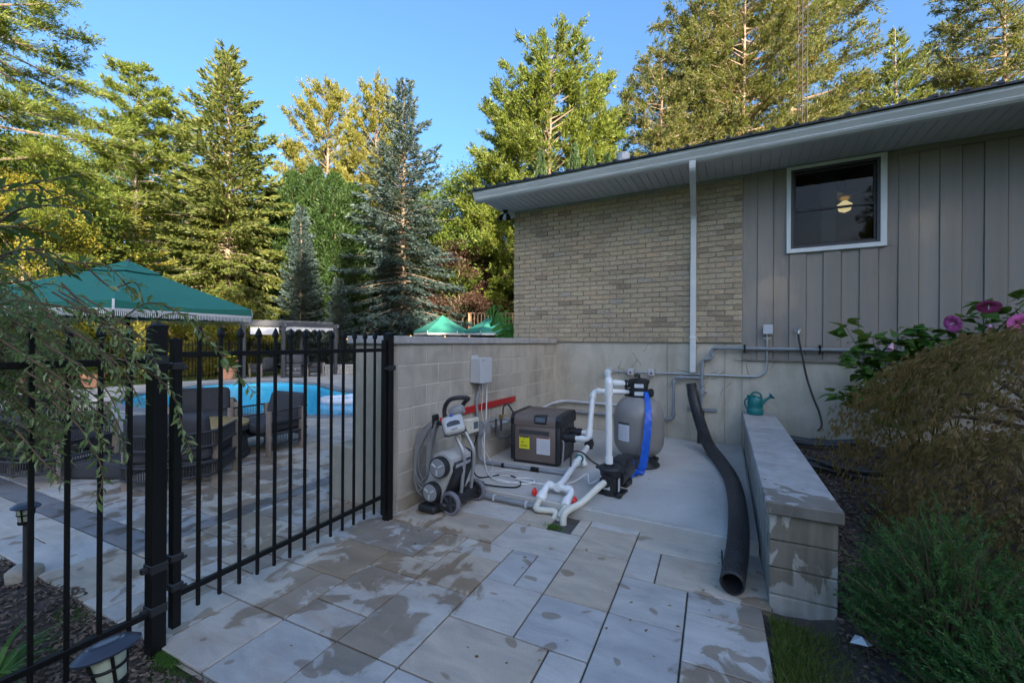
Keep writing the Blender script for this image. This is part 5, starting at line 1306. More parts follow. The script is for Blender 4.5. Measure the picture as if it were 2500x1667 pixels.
for i, (u, v, lab) in enumerate(((640, 921, 'dark armchair under the left of the pergola'), (772, 918, 'dark armchair under the right of the pergola'))):
    p = onZ(u, v); t = thing('pergola_armchair', lab, 'chair', (p.x, p.y, 0), YAW + (R(-70) if i else R(75)), 'seats under the pergola')
    for (x, y) in ((-.33, -.3), (.33, -.3), (-.33, .3), (.33, .3)): mk('leg', G().bbox(x - .03, x + .03, y - .02, y + .02, 0, .58, b=.003), MT['taupe'], t)
    mk('seat', G().bbox(-.31, .31, -.28, .33, .2, .42, b=.04, seg=2), MT['cushion'], t, 40); mk('back', G().bbox(-.31, .31, -.08, .08, .36, .85, b=.05, seg=2, M=Tr(0, -.28, 0, rx=.15)), MT['cushion'], t, 40)
    for s in (-1, 1): mk('arm_weave', G().bbox(s * .34 - .01, s * .34 + .01, -.3, .3, .42, .58, b=.004), MT['rope'], t)
p = onZ(722, 920.5)
gr = thing('barbecue_grill', 'dark grey covered barbecue cart under the pergola', 'grill', (p.x, p.y, 0), YAW + .05)
mk('cart', G().bbox(-.32, .32, -.25, .25, .03, .55, b=.02), MT['dgrey'], gr); mk('lid', G().bbox(-.36, .36, -.27, .27, .58, .95, b=.09, seg=3), MT['cushion'], gr, 40); mk('shelf', G().bbox(-.62, .62, -.22, .22, .54, .58, b=.008), MT['dgrey'], gr)
for z in (.2, .38): mk('drawer_line', G().box(-.3, .3, -.256, -.25, z, z + .012), MT['lgrey'], gr)
mk('knob', G().lathe([(.02, 0), (.018, .03)], 10, Tr(.1, -.25, .34, rx=math.pi / 2)), MT['steel'], gr)
# low seat wall
q0, q1 = onZ(792, 912.5), onZ(905, 912.5); d = q1 - q0
sw = thing('seat_wall', 'low grey block seat wall behind the pool', 'wall', q0, math.atan2(d.y, d.x))
for r_ in range(2):
    for k in range(12): mk('block', G().bbox(k * .4 - (.2 if r_ else 0), k * .4 + .395 - (.2 if r_ else 0), 0, .3, r_ * .18, r_ * .18 + .175, b=.008), MT['rblock'], sw)
for k in range(7): mk('cap_stone', G().bbox(-.25 + k * .75, .495 + k * .75, -.04, .34, .358, .43, b=.008), MT['cap'], sw)
# string lights
def bulb_string(pts, label):
    t = thing('string_lights', label, 'lights', pts[0]); P = spline(pts, 6)
    mk('wire', G().tube(P, .012, 4), MT['black'], t, world=True)
    for k in range(2, len(P) - 1, 4): mk('lamp', G().lathe([(.012, .0), (.03, -.03), (.03, -.06), (.01, -.085)], 8, Tr(*P[k])), MT['bulb'], t, 50, world=True)
bulb_string([C0.lerp(C2, .2) + Vector((-.5, 1.2, 2.02)), C0.lerp(C2, .5) + Vector((-.4, 1.4, 1.78)), C0.lerp(C2, .9) + Vector((-.3, 1.6, 1.64)), C2 + Vector((.8, 1.6, 1.7))], 'string of small warm bulbs hanging behind the pergola')
s0 = atD(985, 816, 21); s1 = atD(1040, 822, 21); s2 = atD(1110, 819, 21.5)
bulb_string([s0, s1, s2], 'string of warm bulbs just above the wall cap by the umbrellas')
# terracotta pots
def pot(loc, label, sc=1.0, flowers=True):
    t = thing('terracotta_pot', label, 'plant pot', loc, 0, 'terracotta pots on the pool deck'); t.scale = (sc,) * 3
    mk('pot_body', G().lathe([(.21, 0), (.23, .02), (.27, .30), (.30, .31), (.30, .46), (.26, .46), (.25, .40), (.02, .39)], 28), MT['terracotta'], t, 35)
    return t
pt1 = onZ(556.5, 925.5); pt2 = onZ(225, 945); pt3 = onZ(148, 949)
POTS = [pot((pt1.x, pt1.y, 0), 'terracotta pot of orange marigolds in front of the pool fence', 1.12), pot((pt2.x, pt2.y, 0), 'terracotta pot with leafy plant seen through the willow', 1.0), pot((pt3.x, pt3.y, 0), 'terracotta pot half hidden deep behind the willow leaves', .9)]
# float on the water
q = onZ(835, 980, -.1); fl = thing('pool_float', 'pale inflatable ring float drifting in the pool', 'float', (q.x, q.y, -.12), .4)
n_ = 36; rg_ = [Vector((.50 * math.cos(2 * math.pi * k / n_), .36 * math.sin(2 * math.pi * k / n_), .06)) for k in range(n_)]
mk('ring', G().tube(rg_, .10, 12, closed=True), MT['float'], fl, 60)
mk('head_cushion', G().lathe([(.02, .0), (.20, .04), (.22, .09), (.16, .14), (.02, .16)], 20, Tr(.3, .05, .08), sy=.75), MT['float'], fl, 60)
# upper deck with railing beyond the umbrellas
dk = atD(1180, 833, 25.5); dk.z = 0
de = thing('raised_deck', 'cedar deck with baluster railing behind the small umbrellas', 'deck', (dk.x, dk.y, 0), YAW - .03)
mk('deck_floor', G().box(-.9, 6, 0, 4, 1.95, 2.15), MT['wood'], de)
mk('hand_rail', G().bbox(-.95, 6, -.07, .07, 3.22, 3.27, b=.008), MT['wood'], de)
for k in range(32): mk('baluster', G().box(-.78 + k * .21, -.73 + k * .21, -.025, .025, 2.15, 3.22), MT['wood'], de)
for x in (-.86, 2.0): mk('post', G().bbox(x - .06, x + .06, -.06, .06, 0, 3.22, b=.005), MT['wood'], de)
# ================================================================== VEGETATION
def quads_mesh(name, V, mat, tris=False):
    """V: (n,4,3) array, one quad each"""
    V = np.asarray(V, dtype=np.float32).reshape(-1, 3); n = len(V) // 4
    me = bpy.data.meshes.new(name)
    me.vertices.add(len(V)); me.vertices.foreach_set('co', V.ravel())
    me.loops.add(4 * n); me.loops.foreach_set('vertex_index', np.arange(4 * n, dtype=np.int32))
    me.polygons.add(n); me.polygons.foreach_set('loop_start', np.arange(0, 4 * n, 4, dtype=np.int32))
    me.update(calc_edges=True); me.materials.append(mat)
    return me
def nrm(a): return a / np.maximum(np.linalg.norm(a, axis=-1, keepdims=True), 1e-9)
def kites(P, A, Lk, Wk, rs, mid=.42):
    """leaf blades: base point, axis, length, width; rolled at random about the axis"""
    A = nrm(A); r = rs.normal(size=A.shape); S = nrm(np.cross(A, r))
    Lk = np.broadcast_to(np.asarray(Lk, float).reshape(-1, 1), (len(P), 1)); Wk = np.broadcast_to(np.asarray(Wk, float).reshape(-1, 1), (len(P), 1))
    m = P + A * Lk * mid
    return np.stack([P, m + S * Wk / 2, P + A * Lk, m - S * Wk / 2], 1)
def rand_dirs(rs, n):
    return nrm(rs.normal(size=(n, 3)))
def trunk_tube(g, h, r, lean=0.0, rs=None, n=9, m=9, top=.02):
    pts = []
    for i in range(m):
        f = i / (m - 1); pts.append((lean * f * f * h + (rs.normal() * .03 * f * h * .1 if rs is not None else 0), (rs.normal() * .03 * f * h * .1 if rs is not None else 0), f * h))
    g.tube(pts, [max(top, r * (1 - .93 * (i / (m - 1))) * (1.25 if i == 0 else 1)) for i in range(m)], n)
    return pts

def spruce(seed, h, rad, nb=330, zb=.04, dens=34, droop=.32, tl=.26, tw=.055, power=.82, gaps=.1, plate=.30, up=.75, low=-.22):
    rs = np.random.RandomState(seed); g = G(); trunk_tube(g, h, h * .014, 0, rs)
    out = []
    for i in range(nb):
        u = (i + rs.rand()) / nb; u = u ** 1.12
        z = h * (zb + (1 - zb) * u) * .985
        L_ = rad * max(.03, (1 - u)) ** power * rs.uniform(.58, 1.2) + .12
        az = i * 2.39996 + rs.normal() * .35; t = u
        sl = low + (up - low) * t ** 1.3 + rs.normal() * .06
        dr = droop * (1 - t) + .03
        R_ = np.array([math.cos(az), math.sin(az), 0.]); T_ = np.array([-math.sin(az), math.cos(az), 0.])
        if L_ > .5:
            g.tube([tuple(R_ * L_ * s + np.array([0, 0, z + L_ * (sl * s - dr * s * s + .12 * s ** 4)])) for s in (0, .35, .7, .95)], [.012 + .010 * L_, .008 + .006 * L_, .007, .004], 4, False)
        n = int(dens * L_ * (1 + .5 * L_)) + 6
        s = rs.rand(n) ** .75 * .94 + .06
        if rs.rand() < gaps: s = s * .5 + .1
        lat = (rs.rand(n) * 2 - 1) * (plate * L_ * (1 - s) ** .6 + .05)
        C = R_ * (L_ * s)[:, None] + T_ * lat[:, None]; C[:, 2] = z + L_ * (sl * s - dr * s * s + .12 * s ** 4) - np.abs(lat) * .28 + rs.normal(size=n) * .025
        tz = sl - 2 * dr * s + .48 * s ** 3
        A = R_ * .75 + T_ * (np.sign(lat) * (.85 - .5 * s))[:, None]; A = np.broadcast_to(A, (n, 3)).copy(); A[:, 2] = tz * .75 - .22 * rs.rand(n)
        A += rs.normal(size=(n, 3)) * .22
        ln = tl * rs.uniform(.6, 1.15, n)
        out.append(kites(C, A, ln, tw * rs.uniform(.7, 1.2, n), rs)); out.append(kites(C + rs.normal(size=(n, 3)) * .02, A + rs.normal(size=(n, 3)) * .3, ln * .8, tw * .9, rs))
    return g, np.concatenate(out)

def tuft(C, A, rs, k=6, ln=.2, wd=.03, spread=.75):
    n = len(C); C = np.repeat(C, k, 0); A = np.repeat(nrm(A), k, 0) + rs.normal(size=(n * k, 3)) * spread * .6
    return kites(C + rs.normal(size=C.shape) * .02, A, ln * rs.uniform(.7, 1.15, n * k), wd * rs.uniform(.7, 1.2, n * k), rs, .4)

def pine(seed, h, rad, nb=64, zb=.3, tufts=115, k=6, ln=.22, wd=.034, slope=.25, plate=.42, flat=.3, bark_r=.016, power=.7, round_=.55, lean=0.0, minlen=.35, cl=12, dead=10):
    """open layered pine: long limbs, needle tufts gathered in clumps towards their ends"""
    rs = np.random.RandomState(seed); g = G(); tp = trunk_tube(g, h, h * bark_r, lean, rs, 10, 10)
    out = []
    for i in range(nb):
        u = (i + rs.rand()) / nb; z = h * (zb + (1 - zb) * u)
        prof = (max(0, 1 - u) ** power) * min(1, (u + .12) / round_) ** .6
        L_ = rad * prof * rs.uniform(.62, 1.15) + minlen
        az = i * 2.39996 + rs.normal() * .5
        sl = slope * (.2 + 1.6 * u) + rs.normal() * .10
        R_ = np.array([math.cos(az), math.sin(az), 0.]); T_ = np.array([-math.sin(az), math.cos(az), 0.])
        bz = lambda s: z + L_ * (sl * s - .12 * s * s + .14 * s ** 3)
        lx = lean * (z / h) ** 2 * h
        g.tube([tuple(R_ * L_ * s + np.array([lx, 0, bz(s)])) for s in (0, .3, .6, .93)], [.014 + .011 * L_, .010 + .008 * L_, .007 + .004 * L_, .006], 5, False)
        nc = max(4, int(L_ * cl / 4))
        for c in range(nc):                      # forward pointing branchlets, needles along them
            s = rs.uniform(.28, 1.0) if c else .95
            b0 = R_ * L_ * s + np.array([lx, 0, bz(s)])
            sw = rs.normal() * plate * 1.3
            dr_ = R_ * math.cos(sw) + T_ * math.sin(sw) + np.array([0, 0, .18 + sl * .6 + rs.normal() * flat * .4]); dr_ = dr_ / np.linalg.norm(dr_)
            bl = (.30 + .16 * L_) * rs.uniform(.6, 1.3) * (1.25 - .45 * s)
            g.tube([tuple(b0), tuple(b0 + dr_ * bl * .9)], [.012, .004], 3, False)
            m = int(tufts * rs.uniform(.7, 1.3) * (.6 + .5 * bl)) + 2
            al = rs.rand(m, 1) ** .8 * 1.05
            Q = dr_ * bl * al + rs.normal(size=(m, 3)) * np.array([1, 1, .75]) * (.05 + .09 * bl)
            out.append(tuft(b0 + Q, np.broadcast_to(dr_ + np.array([0, 0, .18]), (m, 3)) + rs.normal(size=(m, 3)) * .3, rs, k, ln, wd))
    for i in range(dead):
        z = h * zb * rs.uniform(.35, 1); az = rs.rand() * 6.28; L_ = rs.uniform(.5, 1.6)
        g.tube([(lean * (z / h) ** 2 * h, 0, z), (math.cos(az) * L_ + lean * (z / h) ** 2 * h, math.sin(az) * L_, z + L_ * rs.uniform(-.1, .3))], [.025, .006], 4, False)
    return g, np.concatenate(out)

def broadleaf(seed, h, rad, zb=.2, nl=9000, ls=.13, lw=.085, blobs=46, flat=.7, bark=.02):
    rs = np.random.RandomState(seed); g = G(); trunk_tube(g, h * .8, h * bark, 0, rs, 8, 7)
    out = []
    for b in range(blobs):
        u = rs.rand(); th = rs.rand() * 6.28
        z = h * (zb + (1 - zb) * u); pr = math.sin(math.pi * min(.97, .12 + .85 * u)) ** .7
        rr = rad * pr * rs.uniform(.45, 1.0)
        c = np.array([math.cos(th) * rr, math.sin(th) * rr, z * .97])
        z0 = max(h * .08, z - rr * .7 - .2)
        g.tube([(0, 0, min(z0, h * .78)), tuple(c * np.array([.5, .5, 1]) - np.array([0, 0, .12 * rr])), tuple(c)], [.012 * h * .35, .012, .005], 4, False)
        m = int(nl / blobs); sz = rad * .27 * rs.uniform(.7, 1.3)
        Q = rand_dirs(rs, m) * (rs.rand(m, 1) ** .45) * np.array([sz, sz, sz * flat])
        A = nrm(Q * .6 + rand_dirs(rs, m) * sz * .7 + np.array([0, 0, -.25 * sz]))
        out.append(kites(c + Q, A, ls * rs.uniform(.65, 1.2, m), lw * rs.uniform(.7, 1.2, m), rs, .5))
    return g, np.concatenate(out)

def cedar(seed, h, rad, n=9000, ls=.22, lw=.07):
    """arborvitae: dense upright fans"""
    rs = np.random.RandomState(seed); g = G(); trunk_tube(g, h * .95, h * .012, 0, rs, 7, 5)
    u = rs.rand(n) ** .8; th = rs.rand(n) * 6.283; lump = 1 + .20 * np.sin(th * 4 + u * 31 + 2 * np.sin(u * 17)) + .16 * np.sin(th * 7 - u * 53) + rs.normal(size=n) * .07
    r = rad * np.minimum(1, (1.02 - u) * 2.1) ** .65 * np.minimum(1, u * 8 + .5) * lump * (rs.rand(n) ** .16)
    P = np.stack([r * np.cos(th), r * np.sin(th), u * h], 1)
    A = np.stack([np.cos(th) * .6, np.sin(th) * .6, np.full(n, .9)], 1) + rs.normal(size=(n, 3)) * .38
    return g, kites(P, A, ls * rs.uniform(.6, 1.2, n), lw * rs.uniform(.7, 1.3, n), rs, .55)

MT['l_spruce'] = LEAF('spruce_needles', [(0, (0.055, 0.079, 0.024)), (.45, (0.099, 0.127, 0.033)), (.8, (0.167, 0.174, 0.042)), (.97, (0.174, 0.158, 0.044)), (1, (0.261, 0.106, 0.033))], 0.4)
MT['l_blue'] = LEAF('blue_spruce_needles', [(0, (.022, .038, .036)), (.5, (.040, .066, .062)), (1, (.075, .110, .104))], .18)
MT['l_wpine'] = LEAF('white_pine_needles', [(0, (0.065, 0.100, 0.018)), (.5, (0.127, 0.168, 0.026)), (1, (0.208, 0.218, 0.036))], 0.42)
MT['l_ypine'] = LEAF('sunlit_pine_needles', [(0, (0.084, 0.099, 0.020)), (.5, (0.174, 0.171, 0.030)), (1, (0.276, 0.220, 0.045))], 0.42)  # yellow of the low sun put into the needle colour
MT['l_rpine'] = LEAF('red_pine_needles', [(0, (0.043, 0.068, 0.021)), (.5, (0.087, 0.104, 0.028)), (.8, (0.145, 0.114, 0.032)), (1, (0.290, 0.143, 0.040))], 0.38)
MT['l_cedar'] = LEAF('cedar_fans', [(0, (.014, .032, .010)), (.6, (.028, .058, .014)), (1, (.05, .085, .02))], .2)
MT['l_green'] = LEAF('green_leaves', [(0, (0.036, 0.068, 0.012)), (.5, (0.074, 0.121, 0.018)), (1, (0.144, 0.165, 0.030))], 0.45)
MT['l_yellow'] = LEAF('sunlit_yellow_leaves', [(0, (0.066, 0.094, 0.012)), (.4, (0.143, 0.160, 0.020)), (.75, (0.264, 0.209, 0.025)), (1, (0.330, 0.154, 0.030))], 0.5)  # warm sunlight put into the yellow of maple and shrub leaves
MT['l_purple'] = LEAF('purple_maple_leaves', [(0, (.030, .014, .012)), (.55, (.062, .030, .024)), (1, (.10, .055, .03))], .3)
MT['l_willow'] = LEAF('willow_leaves', [(0, (0.107, 0.168, 0.062)), (.5, (0.190, 0.271, 0.097)), (.8, (0.321, 0.381, 0.166)), (.92, (0.549, 0.586, 0.359)), (1, (0.650, 0.650, 0.524))], 0.42, .45)
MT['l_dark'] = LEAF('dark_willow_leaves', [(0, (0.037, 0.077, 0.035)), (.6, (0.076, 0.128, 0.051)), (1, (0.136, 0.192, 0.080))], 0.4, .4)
MT['l_lace'] = LEAF('laceleaf', [(0, (0.118, 0.067, 0.025)), (.35, (0.247, 0.126, 0.050)), (.6, (0.188, 0.151, 0.037)), (.85, (0.376, 0.212, 0.109)), (1, (0.541, 0.343, 0.228))], 0.45)
MT['l_yew'] = LEAF('yew_needles', [(0, (0.023, 0.077, 0.022)), (.55, (0.046, 0.143, 0.037)), (1, (0.095, 0.210, 0.053))], 0.35)
MT['l_hib'] = LEAF('hibiscus_leaves', [(0, (0.045, 0.119, 0.026)), (.6, (0.075, 0.189, 0.039)), (.9, (0.150, 0.252, 0.046)), (1, (0.450, 0.364, 0.039))], .35, .4)
MT['petal'] = PM('hibiscus_petal', (0.50, 0.05, 0.22), .55, .25, 30, col2=(.60, .12, .34)); MT['petal_p'] = PM('pale_petal', (.58, .30, .42), .55, .2, 40)
MT['l_grass'] = LEAF('grass_blades', [(0, (.05, .09, .015)), (.6, (.10, .15, .03)), (1, (.22, .21, .08))], .35)
MT['l_banana'] = LEAF('banana_leaf', [(0, (.02, .12, .015)), (1, (.05, .20, .03))], .4)

TREES = {}
def proto(key, gv, leaf, bark='bark'):
    g, V = gv
    tm = mesh_of(key + '_trunk', g); tm.materials.append(MT[bark])
    TREES[key] = (tm, quads_mesh(key + '_crown', V, MT[leaf]))
def tree(name, key, loc, label, cat='tree', s=1.0, sz=None, rz=0.0, group=None, leaf=None):
    t = thing(name, label, cat, loc, rz, group); t.scale = (s, s, sz or s)
    tm, cm = TREES[key]
    link('trunk', tm, t); c = link('crown', cm, t)
    if leaf:
        c.material_slots[0].link = 'OBJECT'; c.material_slots[0].material = MT[leaf]
    return t
def place(name, key, hkey, u, d, vtop, label, rz=0.0, wide=None, **kw):
    """stand a tree on the ground under pixel column u at distance d, its tip at pixel row vtop"""
    p = atD(u, 833.5, d); h = 1.56 + (833 - vtop) / FPX * d + .06
    sz = h / hkey; return tree(name, key, (p.x, p.y, -.06), label, s=wide or sz, sz=sz, rz=rz, **kw)
proto('spruceA', spruce(1, 15, 4.3, 400, dens=19, power=.75, gaps=.2, plate=.24, tl=.32, tw=.085), 'l_spruce')
proto('blueA', spruce(2, 13, 3.3, 250, dens=34, gaps=.28, droop=.26, zb=.07, power=.75, tl=.22), 'l_blue', 'bark')
proto('blueB', spruce(3, 8.4, 1.45, 230, dens=70, tl=.16, tw=.05, droop=.1, up=.9, low=.15, gaps=.02), 'l_blue')
proto('spruceB', spruce(4, 15, 2.3, 170, dens=38, gaps=.15, droop=.45, up=1.0, plate=.2), 'l_spruce')
proto('wpineA', pine(5, 17, 4.6, 74, .30, 17, flat=.42, slope=.22, cl=22, k=4, wd=.05, ln=.27, plate=.55), 'l_wpine', 'barkl')
proto('wpineB', pine(6, 21, 6.0, 130, .05, 16, flat=.5, slope=.5, power=.52, ln=.30, cl=20, k=3, wd=.065, plate=.55), 'l_wpine')
proto('wpineC', pine(7, 18, 5.6, 100, .14, 17, flat=.34, slope=.06, plate=.6, ln=.22, wd=.028, k=4, cl=26), 'l_wpine')
proto('rpineA', pine(8, 30, 7.4, 150, .2, 13, flat=.85, slope=.18, ln=.27, wd=.055, cl=18, k=3, plate=.65, bark_r=.0105, power=.5, dead=30), 'l_rpine', 'barkr')
proto('rpineB', pine(9, 24, 5.2, 120, .14, 13, flat=.85, slope=.3, ln=.27, wd=.055, cl=18, k=3, plate=.65, bark_r=.011, power=.5, dead=24), 'l_rpine', 'barkr')
proto('leafA', broadleaf(10, 8, 2.9, nl=30000, ls=.10, lw=.065, blobs=70), 'l_yellow')
proto('leafB', broadleaf(11, 10, 3.2, nl=26000, ls=.12, lw=.08, blobs=70), 'l_green')
proto('mapleP', broadleaf(12, 6, 2.5, zb=.12, nl=22000, ls=.09, lw=.06, flat=.5, blobs=60), 'l_purple')
proto('hemlock', spruce(13, 8, 2.8, 240, dens=30, tw=.06, droop=.5, tl=.20, low=-.05, up=.55, power=.6), 'l_wpine')
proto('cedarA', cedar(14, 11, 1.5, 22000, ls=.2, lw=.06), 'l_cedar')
proto('bushA', broadleaf(15, 2.4, 1.3, zb=.02, nl=9000, ls=.085, lw=.055, blobs=34), 'l_yellow', 'twig')
# ---- trees seen from the patio
place('white_pine', 'wpineC', 18, -30, 13.5, -260, 'huge feathery white pine whose limbs reach past the umbrella', rz=.4)
place('maple_tree', 'leafB', 10, 70, 15.5, 330, 'dark leaved maple under the huge white pine', rz=1.0)
place('maple_tree', 'leafA', 8, 55, 13.6, 440, 'sunlit yellow maple behind the willow shrub', rz=2.0, wide=.72)
place('maple_tree', 'leafA', 8, -110, 14.6, 520, 'lower maple with orange leaves beside the yellow maple', rz=4.0)
place('white_pine', 'wpineA', 17, 330, 24, 178, 'open white pine with pale bare lower trunk', rz=.6)
place('white_pine', 'wpineA', 17, 425, 27, 285, 'rounded white pine touching the cone laden spruce', rz=2.8)
place('hemlock_tree', 'hemlock', 8, 290, 18.5, 490, 'sunlit pale green hemlock behind the large umbrella', rz=.3, leaf='l_ypine')
place('norway_spruce', 'spruceA', 15, 555, 23, 125, 'broad Norway spruce with rusty cones near its tip', rz=.8, wide=1.02)
place('white_pine', 'wpineB', 21, 797, 36, 232, 'distant golden pine between the two tallest spruces', rz=.2, wide=.85, leaf='l_ypine')
place('white_pine', 'wpineB', 21, 915, 33, 232, 'golden pine peeking out behind the blue spruce', rz=1.9, wide=.7, leaf='l_ypine')
place('blue_spruce', 'blueA', 13, 983, 25.5, 195, 'tall shaded blue spruce with visible trunk', rz=1.1)
place('blue_spruce', 'blueB', 8.4, 733, 23, 508, 'young narrow blue spruce behind the pergola', rz=.5)
place('blue_spruce', 'blueB', 8.4, 826, 22.5, 682, 'smallest blue spruce beside the pergola post', rz=2.2, wide=.78)
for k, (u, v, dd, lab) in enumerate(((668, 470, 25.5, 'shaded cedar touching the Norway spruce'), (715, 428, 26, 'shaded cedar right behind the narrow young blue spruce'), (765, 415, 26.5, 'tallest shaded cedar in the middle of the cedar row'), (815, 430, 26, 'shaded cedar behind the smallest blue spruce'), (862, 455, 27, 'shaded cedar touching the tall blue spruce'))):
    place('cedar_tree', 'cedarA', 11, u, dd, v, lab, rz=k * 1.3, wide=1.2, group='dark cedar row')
place('white_pine', 'wpineB', 21, 1340, 28, 115, 'bushy bright green pine rising over the roof corner', rz=2.4)
place('white_pine', 'wpineB', 21, 1262, 30, 255, 'lower leafy pine filling the left flank of the bright green pine', rz=.9, wide=.95)
place('white_pine', 'wpineB', 21, 1425, 31, 220, 'lower leafy pine filling the right flank of the bright green pine', rz=5.1, wide=.95)
place('red_pine', 'rpineA', 30, 1705, 33, -40, 'full red pine left of the pinkish trunk over the roof', rz=5.5)
place('red_pine', 'rpineB', 24, 2060, 36, 190, 'low red pine between the mast and the slim dark spruce', rz=3.3, wide=1.2)
place('red_pine', 'rpineA', 30, 1812, 30, -120, 'tall red pine with bare pinkish trunk beside the aerial mast', rz=.9)
place('red_pine', 'rpineA', 30, 1925, 34, -200, 'tall red pine directly behind the aerial mast', rz=3.0)
place('red_pine', 'rpineB', 24, 1610, 27, 120, 'shorter red pine left of the aerial mast', rz=1.2)
place('red_pine', 'rpineB', 24, 1700, 36, 60, 'red pine deep in the grove over the roof', rz=2.2)
place('norway_spruce', 'spruceB', 15, 2185, 18, 62, 'slim dark spruce standing alone over the roof', rz=.4)
place('norway_spruce', 'spruceB', 15, 2255, 20, 205, 'lower slim spruce beside the lone dark spruce', rz=1.4)
place('red_pine', 'rpineB', 24, 2330, 33, 58, 'red pine right of the slim dark spruce', rz=.7)
place('red_pine', 'rpineA', 30, 2450, 30, -150, 'massive red pine over the right end of the roof', rz=4.2)
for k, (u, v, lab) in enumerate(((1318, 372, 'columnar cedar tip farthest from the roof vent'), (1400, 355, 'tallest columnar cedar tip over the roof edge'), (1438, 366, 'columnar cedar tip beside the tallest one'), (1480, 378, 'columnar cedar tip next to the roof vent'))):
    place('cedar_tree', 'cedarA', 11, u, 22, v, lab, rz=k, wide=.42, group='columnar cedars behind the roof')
place('ash_tree', 'leafB', 10, 1175, 31, 405, 'rounded green tree filling in beside the eave corner', rz=.2, leaf='l_green')
place('ash_tree', 'leafB', 10, 1085, 33, 440, 'green tree between the blue spruce and the eave', rz=2.6, leaf='l_green')
place('purple_maple', 'mapleP', 6, 1120, 28.5, 590, 'dark purple maple behind the small umbrellas', rz=.5)
place('purple_maple', 'mapleP', 6, 1225, 30, 620, 'purple maple beside the brick corner', rz=2.5)
for k, (u, d, v, lab) in enumerate(((180, 16.6, 700, 'sunlit yellow shrub on the lawn left of the umbrella pole'), (262, 17, 735, 'sunlit yellow shrub right behind the umbrella pole'), (345, 17.2, 715, 'golden shrub behind the pool fence gap'), (430, 17.8, 725, 'reddish gold shrub beside the gate post'), (505, 18.2, 728, 'golden shrub behind the marigold pot'), (585, 19.6, 745, 'golden shrub left of the pergola'), (60, 18, 720, 'yellow shrub hidden by the willow'), (900, 28, 760, 'low shrub behind the seat wall'), (985, 29, 750, 'low shrub under the tall blue spruce'))):
    place('garden_shrub', 'bushA', 2.4, u, d, v, lab, cat='shrub', rz=k * 1.7, group='shrubs behind the pool fence', wide=1.1, leaf='l_yellow' if k < 7 else 'l_green')
# ---- the wood beyond the yard
rw_ = random.Random(21)
wl_ = [('spruceA', 15, 'norway_spruce'), ('wpineB', 21, 'white_pine'), ('cedarA', 11, 'cedar_tree'), ('leafB', 10, 'broadleaf_tree')]
for k in range(24):
    u = -250 + k * 78 + rw_.uniform(-25, 25); d = rw_.uniform(33, 44); key, hk, nm = wl_[k % 4]
    v = rw_.uniform(430, 560) if u > 380 else rw_.uniform(330, 520)
    place(nm, key, hk, u, d, v, {'spruceA': 'background spruce in the wood beyond the yard', 'wpineB': 'background pine in the wood beyond the yard', 'cedarA': 'background cedar in the wood beyond the yard', 'leafB': 'background leafy tree in the wood beyond the yard'}[key], rz=rw_.uniform(0, 6), wide=rw_.uniform(.9, 1.3), group='trees of the wood beyond the yard')
# ---- trees behind the photographer: they keep the evening sun off the yard
for k, (x, d, key, hk, h, wd) in enumerate(((-3.0, -25.5, 'cedarA', 11, 15.7, 1.75), (-0.1, -25.2, 'cedarA', 11, 15.7, 1.75), (2.8, -25.9, 'cedarA', 11, 16.1, 1.75), (5.7, -24.2, 'cedarA', 11, 16.7, 1.75), (8.6, -24.5, 'cedarA', 11, 15.8, 1.75), (11.5, -24.9, 'cedarA', 11, 15.9, 1.75), (14.4, -25.5, 'cedarA', 11, 15.7, 1.75), (17.3, -23.9, 'cedarA', 11, 16.9, 1.75), (20.2, -21.2, 'cedarA', 11, 16.7, 1.75), (23.1, -19.8, 'cedarA', 11, 15.8, 1.75), (26.0, -19.4, 'cedarA', 11, 16.4, 1.75), (9, -28, 'spruceA', 15, 22, 0.85), (11.8, -28, 'spruceA', 15, 23, 0.85), (14.2, -28, 'spruceA', 15, 25, 0.85), (16.6, -28, 'spruceA', 15, 25, 0.85), (20.5, -22, 'wpineB', 21, 19, 1.0), (18.6, -20.5, 'cedarA', 11, 16, 1.75), (21.4, -18.5, 'cedarA', 11, 16, 1.75), (15.9, -23, 'cedarA', 11, 16, 1.75), (24.5, -17, 'cedarA', 11, 16, 1.75))):
    p = CW(x, d); tree({'cedarA': 'cedar_tree', 'spruceA': 'norway_spruce', 'wpineB': 'white_pine'}[key], key, (p.x, p.y, -.06), {'cedarA': 'cedar in the windbreak behind the photographer', 'spruceA': 'tall spruce behind the cedar windbreak', 'wpineB': 'pine rising out of the cedar windbreak'}[key], s=wd, sz=h / hk, rz=k * .8, group='windbreak behind the photographer')
